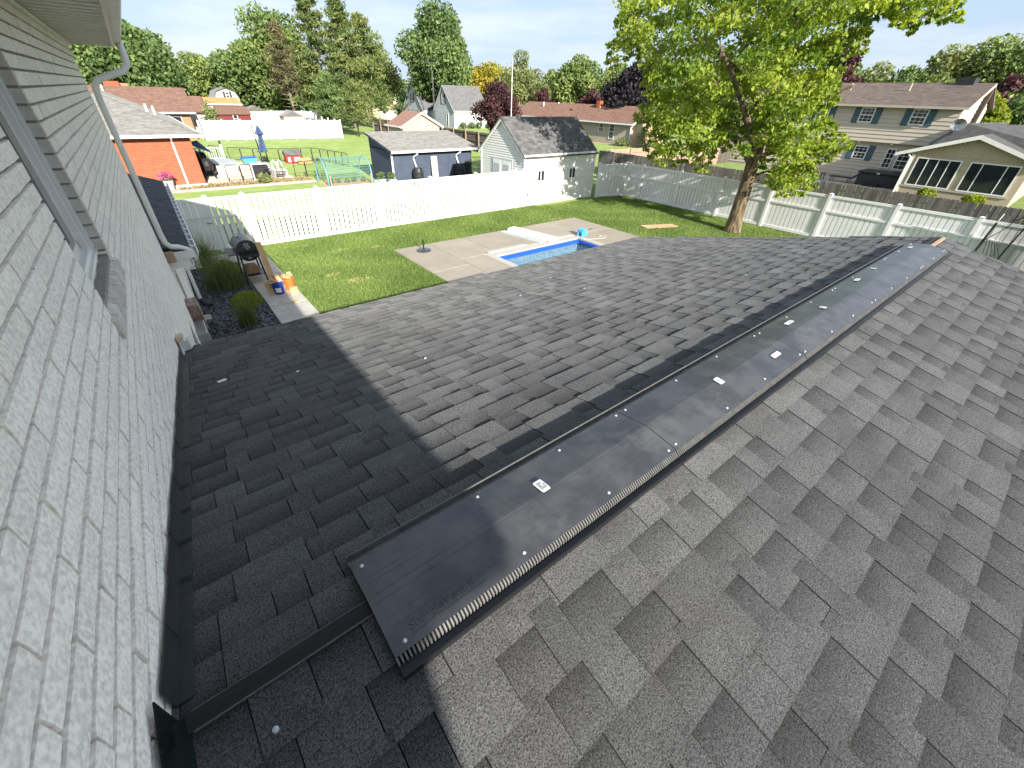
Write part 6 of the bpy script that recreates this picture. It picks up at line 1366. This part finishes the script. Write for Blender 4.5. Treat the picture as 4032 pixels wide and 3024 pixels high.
for i in range(70):
    ang = math.radians(-6 + 100 * i / 70) ; d = rg.uniform(125, 165); cx, cy = math.sin(ang) * d, math.cos(ang) * d; hh = rg.uniform(6.5, 11.0); k = 420
    dd = rg.normal(size=(k, 3)); dd /= np.linalg.norm(dd, axis=1)[:, None]; qq = rg.uniform(.4, 1.1, k)
    Ps.append(np.c_[cx + dd[:, 0] * qq * 5.5, cy + dd[:, 1] * qq * 5.5, hh * .5 + dd[:, 2] * qq * hh * .5])
P = np.concatenate(Ps); P[:, 2] = np.maximum(P[:, 2], .3); o_ = leaf_obj('distant_wood', leaf_quads(P, .75, rg, asp=.7), MT['lf_deep'], None); stuff(tag(o_, 'distant band of green woodland along the horizon', 'woodland'))
PN = [('pine_tree', 'tallest yellowish pine at left of the pine group', 26.2, 81, 16.6, 4.4, 'lf_pine', 9000, .34, .14), ('pine_tree', 'broad yellowish pine in middle of the pine group', 27.6, 73.5, 14.6, 4.3, 'lf_pine', 9000, .32, .22),
      ('pine_tree', 'right hand pine of the group with reaching boughs', 31.0, 74.5, 13.4, 4.2, 'lf_pine', 8000, .32, .15), ('pine_tree', 'small wide pine standing alone on the lawn', 23.1, 60.6, 5.4, 2.7, 'lf_pine', 5000, .22, .26), ('pine_tree', 'low dark pine under the tall pines', 24.2, 72, 6.5, 3.2, 'lf_deep', 4500, .28, .1)]
for i, a in enumerate(PN): conifer(a[0], a[1], a[2], a[3], a[4], a[5], a[6], a[7], a[8], a[9], seed=i, bark='barkpale' if i < 3 else 'barkdark')
conifer('dying_spruce', 'browned thin spruce with bare lower branches left of the pines', 22.6, 86.5, 12.6, 3.2, 'lf_spruce', 5000, .28, .30, bark='barkpale', seed=9, pads=40, gap=.12)
q = MB()
t_ = [o for o in C.objects if o.name.startswith('dying_spruce')][0]
for k in range(16): a = k * 2.4; z = 1.5 + k * .2; q.tube([(22.6, 86.5, z), (22.6 + 1.7 * math.cos(a), 86.5 + 1.7 * math.sin(a), z + .1)], [.05, .015], 4)
q.build('bare_branch', MT['barkpale'], t_)
tree('broadleaf_tree', 'pale leaning trunk tree behind the tan fence', 48.5, 25.6, 8.5, 2.2, 'lf_green', 1800, .26, base=.45, bark='barkpale', seed=61)
conifer('spruce_tree', 'small blue green spruce on the lawn past tan fence', 58, 30, 3.2, 1.3, 'lf_deep', 1500, .16, .05, seed=12, pads=18, group='spruces')

# ---------------------------------------------------------------- the big maple in the yard
mp_ = thing('maple_tree', 'large bright green maple with pale furrowed trunk in the back yard', 'tree', (20.4, 9.0, 0))
BLOBS = [
 (21.94,6.98,3.66,0.54),(21.58,6.86,3.69,0.53),(21.82,5.61,7.57,0.35),(21.52,10.32,7.07,0.89),(17.58,8.43,6.67,0.73),(19,7.39,4.82,0.79),(20.92,8.14,4.81,0.87),(21.15,6.4,7.43,0.23),(21.81,8.74,7.74,0.83),(19.75,7.91,7.47,0.75),(18.47,12.71,7.16,0.88),(16.2,11.14,6.88,0.78),
 (21.61,8.17,4.06,0.91),(19.43,7.34,4.15,0.82),(18.32,10.38,7.3,0.8),(17.57,9.95,7.2,0.76),(15.19,11.6,7.64,0.62),(19.32,14.75,8.38,0.78),(18.67,10.5,4.5,0.9),(18.38,10.34,4.51,0.88),(19.93,11.32,6.58,0.9),(21.35,12.13,6.7,0.96),(17.49,9.89,5.32,0.82),(21.02,11.89,5.41,0.98),
 (23.39,8.42,8.29,0.7),(19.33,6.96,7.7,0.58),(23.05,5.43,8.15,0.61),(23.65,5.57,8.23,0.63),(19.93,10.23,4.7,0.92),(19.99,10.26,4.7,0.92),(18.68,11.91,3.24,0.69),(18.43,11.76,3.26,0.68),(19.69,7.36,3.46,0.85),(19.96,7.46,3.44,0.86),(20.72,8.74,6.52,0.83),(22.53,9.5,6.67,0.91),
 (17.6,14.51,7.63,0.53),(17.44,14.39,7.61,0.52),(18.72,9.83,6.88,0.8),(18.67,9.8,6.88,0.8),(20.82,6.73,3.11,0.2),(18.97,8.86,5.75,0.81),(17.37,8.12,5.68,0.74),(22.69,6.44,7.63,0.56),(20.28,5.76,7.34,0.5),(21.91,6.73,3.34,0.21),(20.04,8.11,3.72,0.62),(21.71,8.78,3.62,0.67),
 (18.13,8.12,6.19,0.75),(17.89,8.02,6.17,0.74),(17.06,13.67,6.73,0.31),(20.83,6.08,3.65,0.19),(19.25,9.6,3.81,0.23),(17.28,10.32,4.03,0.87),(18.45,11.03,3.97,0.93),(21.12,8.65,2.96,0.22),(19.41,10.07,4.22,0.8),(19.53,10.14,4.22,0.8),(18.41,12.11,2.55,0.23),(20.78,6.92,7.25,0.19),
 (19.42,8.7,4.25,0.58),(19.96,8.94,4.24,0.59),(18.19,7.33,7.68,0.56),(19.51,7.86,7.88,0.6),(17.46,14.88,7.75,0.21),(15.55,11.21,7.79,0.61),(17.35,12.51,8.13,0.68),(20.64,7.13,4.74,0.2),(17,10.29,5.75,0.8),(18.1,10.95,5.81,0.86),(17.59,10.05,7.91,0.62),(21.63,12.36,8.6,0.76),
 (21.52,7.71,4.9,0.48),(22.04,7.89,4.9,0.49),(20.84,7.88,6.27,0.33),(21.13,5.78,8.07,0.58),(18.81,5.15,7.72,0.52),(17.71,13.3,4.67,0.22),(20.91,10.96,5.78,0.94),(19.64,10.29,5.72,0.88),(17.97,11.94,6.59,0.86),(19.05,12.65,6.69,0.91),(20.02,7.95,6.76,0.78),(20.17,8.01,6.77,0.78),
 (18.96,9.64,6.4,0.82),(16.35,8.31,6.19,0.7),(17.73,12.94,4.25,0.36),(19.74,12.69,7.66,0.9),(17.68,11.37,7.38,0.81),(19.71,7.15,5.45,0.58),(21.58,7.83,5.51,0.64),(21.91,7.28,7.68,0.23),(17.11,14.75,6.91,0.22),(21.47,8.6,2.11,0.36),(20.72,9.68,4.75,0.92),(21.89,10.23,4.74,0.97),
 (20.55,7.87,2.32,0.59),(20.48,7.84,2.33,0.59),(22.11,5.96,7.17,0.17),(20.05,10.76,2.67,0.23),(19.04,10.51,3.15,0.45),(22.03,5.49,7.42,0.17),(21.16,9.21,4.96,0.91),(20,8.71,4.95,0.86),(17.64,12.36,4.55,0.7),(18.22,12.77,4.54,0.72),(20.51,6.24,7.71,0.59),(22.96,6.98,8.04,0.66),
 (19.11,11.42,2.73,0.23),(21.92,5.95,7.03,0.17),(21.35,7.4,7.55,0.52),(20.45,7.09,7.43,0.5),(17.29,13.32,6.01,0.21),(15.72,13.19,7.88,0.67),(19.14,16.07,8.53,0.81),(21.7,7.52,3.62,0.9),(21.05,7.29,3.66,0.87),(22.32,5.91,7.53,0.23),(20.81,12.51,4.84,1.02),(21.91,13.17,4.84,1.07),
 (19.69,11.51,3.28,0.81),(20.37,11.91,3.22,0.84),(20.94,9.66,7.68,0.83),(21.63,9.98,7.78,0.86),(18,11.66,6.07,0.87),(16.94,10.98,6,0.82),(17.61,12.08,7.65,0.82),(18.62,12.77,7.81,0.87),(21.1,7.77,6.26,0.19),(17.86,6.03,7.7,0.52),(19.86,6.71,8.01,0.58),(20.9,10.43,7.95,0.81),
 (20.8,10.38,7.93,0.81),(19.67,14.66,7.77,0.97),(19.26,14.36,7.71,0.95),(19.17,13.91,6.78,0.96),(18.11,13.14,6.68,0.9),(20.66,13.11,5.38,1.02),(18.07,11.47,5.32,0.89),(20.54,7.91,2.04,0.26),(17.67,12.88,3.89,0.22),(20.87,7.23,5.77,0.19),(18.72,4.66,7.43,0.51),(18.68,4.65,7.43,0.51),
 (15.84,10.69,7.7,0.6),(21.34,14.4,8.67,0.81),(18.97,11.81,8.15,0.7),(17.68,11.01,7.93,0.65),(19.75,13.51,5.14,1.01),(19.44,13.3,5.14,0.99),(17.8,14.28,6.52,0.22),(17.29,13.31,6.47,0.34),(20.74,8.8,2.96,0.22),(20.03,11.3,2.77,0.45),(18.15,13.61,6.21,0.47),(20.61,7.02,1.97,0.21),
 (17.79,12.31,5.95,0.89),(18.73,12.96,6.01,0.94),(20.78,6.74,6.49,0.18),(20.19,7.03,4.37,0.57),(21.92,7.63,4.32,0.62),(16.81,13.39,7.2,0.86),(16.35,13.02,7.14,0.84),(17.77,14.26,7.93,0.82),(18.43,14.79,8.04,0.85),(17.64,14.72,7.27,0.42),(21,5.99,3.77,0.19),(21.32,7.81,1.85,0.22),
 (17.28,8.14,7.6,0.57),(21.05,9.91,8.19,0.69),(20.58,9,2.48,0.22),(18.09,12.36,3.01,0.29),(22.4,8.36,7.79,0.83),(22.1,8.24,7.75,0.82),(17.7,12.57,5.04,0.5),(18.76,13.32,5.05,0.53),(21.26,7.55,6.13,0.19),(21.6,6.87,3.3,0.25),(20.92,9.01,3.57,0.22),(20.83,7.27,3.02,0.56),
 (22.04,7.69,2.91,0.6),(16.86,14.33,7.93,0.2),(22.19,5.24,7.58,0.36),(21.86,7.07,2.33,0.24),(21.23,6.96,4.4,0.2),(17.72,13.27,4.16,0.22),(21.11,6.86,6.78,0.18),(20.78,5.76,7.72,0.58),(19.87,5.51,7.6,0.55),(21.51,6.88,7.63,0.17),(21.44,7.04,1.87,0.22),(20.95,7.54,2.28,0.59),
 (21.66,7.8,2.2,0.61),(21.3,8.09,5.33,0.86),(20.26,7.7,5.3,0.82),(19,12.88,3.62,0.62),(18.64,12.63,3.65,0.61),(18.17,12.95,3.09,0.23),(21.12,7.24,5.41,0.19),(21.28,4.73,7.37,0.16),(20.71,7.71,6.98,0.78),(22.1,8.23,7.12,0.84),(16.17,13.46,6.73,0.55),(16.88,14.05,6.81,0.57),
 (17.46,14.32,6.31,0.21),(18.69,10.23,3.59,0.61),(19.92,10.9,3.5,0.65),(21.14,7.38,7.06,0.59),(21.96,7.67,7.14,0.61),(20.66,8.71,3.36,0.21),(17.94,13.65,4.35,0.23),(17.39,12.58,5.69,0.58),(18.08,13.08,5.72,0.6),(15.82,12.81,8.14,0.65),(18.46,14.95,8.69,0.76),(18.6,7.86,5.45,0.78),
 (22.98,9.71,5.57,0.96),(19.9,8.14,2.65,0.5),(20.66,8.45,2.56,0.52),(20.86,12.84,7.02,0.96),(17.93,11.04,6.72,0.83),(20.61,7.57,5.91,0.48),(21.44,7.88,5.95,0.5),(17.17,14.66,7.11,0.22),(21.92,8.58,6.53,0.61),(21.15,8.28,6.47,0.59),(21.4,6.88,4.06,0.27),(20.94,6.19,3.9,0.19),
 (20.62,8.71,2.19,0.22),(19.85,10.2,3.23,0.22),(17.06,14.68,7.32,0.21),(19.3,10.31,3.18,0.22),(20.68,8.16,3.28,0.46),(18.45,13.05,3.35,0.23),(20.39,6.9,6.66,0.3),(20.36,10.23,3.36,0.22),(19.12,12.11,4.38,0.97),(17.78,11.26,4.42,0.9),(21.21,7.3,6.48,0.18),(23.04,6.92,8.38,0.65),
 (23.7,7.12,8.48,0.67),(20.33,10.82,8.33,0.7),(19.7,10.49,8.22,0.68),(18.91,8.16,7.14,0.74),(21.41,9.24,7.44,0.84),(20.67,7.02,4.99,0.19),(18.41,12.85,3.78,0.31),(18.61,12.01,2.83,0.42),(20.71,10.34,3.99,0.46),(20.73,7.31,6.69,0.39),(17.52,15.04,6.75,0.36),(21.67,5.72,7.25,0.17),
 (19.16,9.86,3.62,0.28),(18.52,9.45,7.22,0.77),(20.7,10.56,7.5,0.86),(19.22,12.88,4.06,0.92),(17.47,11.71,4.14,0.84),(23.24,10.26,8.79,0.74),(17.69,7.81,7.86,0.56),(18.28,12.33,2.69,0.23),(18.21,14.08,7,0.69),(17,13.15,6.86,0.64),(21.05,9.06,3.86,0.43),(19.23,9.7,8.12,0.64),
 (19.5,9.83,8.16,0.65),(18.5,10.97,3.09,0.38),(17.76,14.56,6.63,0.3),(21.19,4.79,7.27,0.16),(21.44,7.79,6.51,0.21),(22.58,8.92,5.92,0.91),(21.55,8.51,5.87,0.87),(21.53,5.01,7.25,0.16),(19.33,10.5,2.43,0.22),(17.35,13.56,6.33,0.21),(21.04,6.57,7.43,0.17),(20.06,6.78,2.53,0.5),
 (21.93,7.41,2.31,0.55),(18.87,11.38,7.4,0.84),(17.35,10.46,7.2,0.78),(18.73,8.5,6.91,0.76),(17.93,8.14,6.82,0.72),(21.17,6.15,7.33,0.3),(20.86,6.8,2.89,0.2),(16.3,13.87,6.23,0.33),(19.13,8.15,7.63,0.62),(20.35,8.67,7.8,0.66),(20.54,6.41,7.58,0.37),(21.15,6.6,7.65,0.39),
 (21.83,5.24,7.29,0.17),(19.9,7.43,6.6,0.47),(19.74,7.37,6.59,0.47),(21.22,6.95,7.05,0.18),(21.2,5.38,7.23,0.16),(22,6.8,3.82,0.32),(20.94,9.6,3.94,0.32),(17.71,12.93,5.1,0.24),(16.82,14.75,6.19,0.22),(17.74,13.09,5.35,0.23),(17.82,13.05,4.69,0.25),(21.37,6.12,7.18,0.17),
 (22.16,5.04,7.69,0.16),(20.93,7.05,6.52,0.18),(20.43,7.62,1.78,0.21),(18.73,12.49,3.1,0.59),(17.89,11.93,3.18,0.57),(20.51,7.27,1.86,0.21),(20.6,6.96,7.08,0.3),(19.65,11.08,2.4,0.23),(22.12,6.16,7.32,0.3),(19.94,9.41,3.78,0.21),(21.37,10.44,5.5,0.94),(19.21,9.38,5.44,0.85),
 (19.04,7.88,4.35,0.82),(22.08,9.13,4.26,0.95),(19.61,10.71,7.83,0.81),(19.06,10.41,7.74,0.78),(21.32,8.71,3.31,0.27),(21.52,8.32,2.65,0.71),(20.68,8,2.74,0.69),(21.96,6.62,3.5,0.2),(17.96,13.55,5.72,0.22),(20.89,6.65,2.64,0.2),(18.97,11.64,2.7,0.23),(20.13,7.1,5.62,0.31),
 (20.74,7.1,7.71,0.46),(20.54,7.03,7.69,0.45),(20.22,9.53,4.19,0.58),(19.94,9.39,4.2,0.57),(18.11,5.95,7.43,0.53),(21.26,6.98,7.86,0.62),(20.55,7.13,5.22,0.26),(20.57,9.92,3.95,0.34),(21.18,6.89,7.42,0.17),(21.77,6.5,7.29,0.17),(20.82,9.3,3.79,0.22),(20.93,7.01,2.77,0.34),
 (17.24,15.05,6.49,0.22),(21.67,7.83,2.66,0.95),(21.03,7.6,2.72,0.92),(16.63,14.6,6.71,0.21),(21.14,6.65,2.22,0.21),(19.09,11.68,2.97,0.26),(20.6,7.03,5.55,0.18),(17.79,6.78,7.76,0.54),(19.77,7.54,8.08,0.6),(17.35,14.66,6.08,0.22),(19.18,12.04,2.5,0.24),(20.82,6.77,2.17,0.21),
 (20.29,11.54,6.04,0.93),(22.74,12.94,6.18,1.04),(17.55,12.34,4.18,0.53),(18.6,13.08,4.14,0.56),(18.54,13.22,3.6,0.23),(17.71,13.15,4.46,0.27),(21.78,6.66,4.04,0.2),(21.36,9.07,2.37,0.35),(17.87,13.38,5.16,0.22),(20.36,7.63,6.39,0.24),(20.63,7.26,6.33,0.18),(19.85,11.67,7.97,0.78),
 (20.47,12.04,8.07,0.81),(19.93,10.51,3.44,0.36),(17.06,14.76,5.94,0.22),(20.29,9.81,3.68,0.22),(18.07,12.47,3.42,0.38),(21.12,8.34,1.84,0.22),(18.21,13.59,5.91,0.36),(20.7,6.96,3.08,0.29),(20.34,8.33,2.06,0.22),(20.51,8.67,2.75,0.22),(18.83,10.86,2.7,0.22),(18.98,10.04,3.87,0.62),
 (20.75,10.97,3.77,0.68),(21.43,7.2,5.15,0.19),(21.25,7.52,5.94,0.26),(18.12,12.59,2.81,0.23),(20.01,13.06,8.67,0.74),(19.09,12.45,8.49,0.71),(20.78,7.16,6,0.18),(17.34,13.67,6.6,0.21),(21.72,7.15,3.28,0.4),(21.26,6.54,3.2,0.2),(21.75,7.29,6.96,0.29),(20.96,6.7,4.26,0.19),
 (16.48,13.84,7.68,0.3),(22.07,7.34,4.2,0.38),(21.56,4.7,7.23,0.16),(20.79,5.06,7.35,0.23),(20.05,8.4,3.66,0.34),(19.35,10.65,2.67,0.24),(17.14,14.47,7.48,0.26),(16.74,14.45,7.48,0.2),(18.09,13.67,5.49,0.22),(21.72,7.66,1.93,0.3),(21.8,13.18,8.93,0.78),(17.32,10.47,8.1,0.62),
 (21,7.14,4.51,0.28),(20.05,10.8,2.91,0.23),(20.34,9.18,2.48,0.22),(20.18,9.24,3.74,0.21),
]
rg = np.random.default_rng(5)
for i in range(60):
    d = rg.normal(size=3); d /= np.linalg.norm(d); d[2] = abs(d[2]); BLOBS.append((20.4 + d[0] * rg.uniform(1.5, 5.2), 9.3 + d[1] * rg.uniform(1.5, 5.2), 8.2 + d[2] * rg.uniform(.5, 4.0), rg.uniform(.6, 1.0)))
for i in range(24): BLOBS.append((19.3 + rg.normal(0, .75), 8.5 + rg.normal(0, .8), rg.uniform(3.3, 7.4), rg.uniform(.45, .75)))
Ps = []; Ts = []
for b in BLOBS:
    if (b[0] - 20.4) ** 2 + (b[1] - 9) ** 2 < 1.2 and b[2] < 2.7: continue
    k = int(20 + 180 * b[3] ** 2); d = rg.normal(size=(k, 3)); d /= np.linalg.norm(d, axis=1)[:, None]; qv = rg.uniform(.1, 1.0, k) ** .8 * .82
    Ps.append(np.c_[b[0] + d[:, 0] * qv * b[3], b[1] + d[:, 1] * qv * b[3], b[2] + d[:, 2] * qv * b[3] * .6 - .1 * b[3]]); Ts.append(np.full(k, rg.uniform(.05, .95)))
P = np.concatenate(Ps); T = np.concatenate(Ts)
# five-sided lobed leaves, a little folded along the mid rib
n = len(P); u = rg.normal(size=(n, 3)); u[:, 2] -= .6; u /= np.linalg.norm(u, axis=1)[:, None]; w = rg.normal(size=(n, 3)); w -= (w * u).sum(1)[:, None] * u; w /= np.linalg.norm(w, axis=1)[:, None]; nn = np.cross(u, w)
sz = .086 * rg.uniform(.65, 1.35, n)[:, None]
shape = [(-.9, 0, 0), (-.25, .75, .12), (.1, .38, .03), (1.0, 0, -.1), (.1, -.38, .03), (-.25, -.75, .12)]
v = np.empty((n, 6, 3))
for i, (a, b, c_) in enumerate(shape): v[:, i] = P + u * sz * a + w * sz * b + nn * sz * c_
f = np.concatenate([np.arange(n)[:, None] * 6 + np.array([[0, 1, 2, 3]]), np.arange(n)[:, None] * 6 + np.array([[0, 3, 4, 5]])])
tc_ = np.clip(T + rg.normal(0, .22, n), 0, 1)
leaf_obj('crown', (v.reshape(-1, 3), f, np.c_[np.repeat(tc_, 6), np.zeros(6 * n)]), MT['lf_maple'], mp_)
q = MB(); q.tube([(20.4, 9.0, -.05), (20.4, 9.0, .12), (20.4, 9.02, .5), (20.41, 9.03, 1.4), (20.43, 9.05, 2.4), (20.45, 9.1, 3.3), (20.5, 9.15, 4.4), (20.6, 9.25, 6.5), (20.6, 9.4, 9.0)], [.42, .365, .315, .285, .265, .26, .19, .13, .05], 14)
q.build('trunk', MT['bark'], mp_, smooth=True)
q = MB()
def limb(a, b, r0, r1, sag=.3, n=6, bend=.25):
    a = Vector(a); b = Vector(b); off = Vector((rg.normal(0, bend), rg.normal(0, bend), sag)); q.tube([a.lerp(b, t) + off * (4 * t * (1 - t)) for t in np.linspace(0, 1, n)], [r0 + (r1 - r0) * t for t in np.linspace(0, 1, n)], 7)
limb((20.44, 9.06, 2.75), (18.6, 11.2, 4.6), .17, .06); limb((20.45, 9.1, 3.2), (17.3, 10.0, 6.4), .15, .05); limb((20.45, 9.1, 3.4), (21.9, 6.9, 5.6), .14, .05); limb((20.45, 9.1, 3.0), (21.4, 7.2, 3.2), .10, .03); limb((20.5, 9.15, 4.2), (19.2, 12.4, 7.0), .13, .04); limb((20.5, 9.15, 4.4), (22.3, 10.6, 7.6), .12, .04); limb((20.42, 9.04, 2.0), (21.0, 7.9, 2.4), .07, .02)
ends = [(18.6, 11.2, 4.6), (17.3, 10.0, 6.4), (21.9, 6.9, 5.6), (21.4, 7.2, 3.2), (19.2, 12.4, 7.0), (22.3, 10.6, 7.6), (20.5, 9.2, 5.5), (20.6, 9.3, 7.5)]
con = [Vector(e) for e in ends]
for b in sorted(BLOBS[::2], key=lambda t: (Vector(t[:3]) - Vector((20.5, 9.2, 5))).length):
    p_ = Vector(b[:3]); e = min(con, key=lambda t: (t - p_).length)
    if (e - p_).length < 2.6: limb(e, p_, .024, .008, .08, 4, .06)
    con.append(p_)
q.build('limb', MT['bark'], mp_, smooth=True)
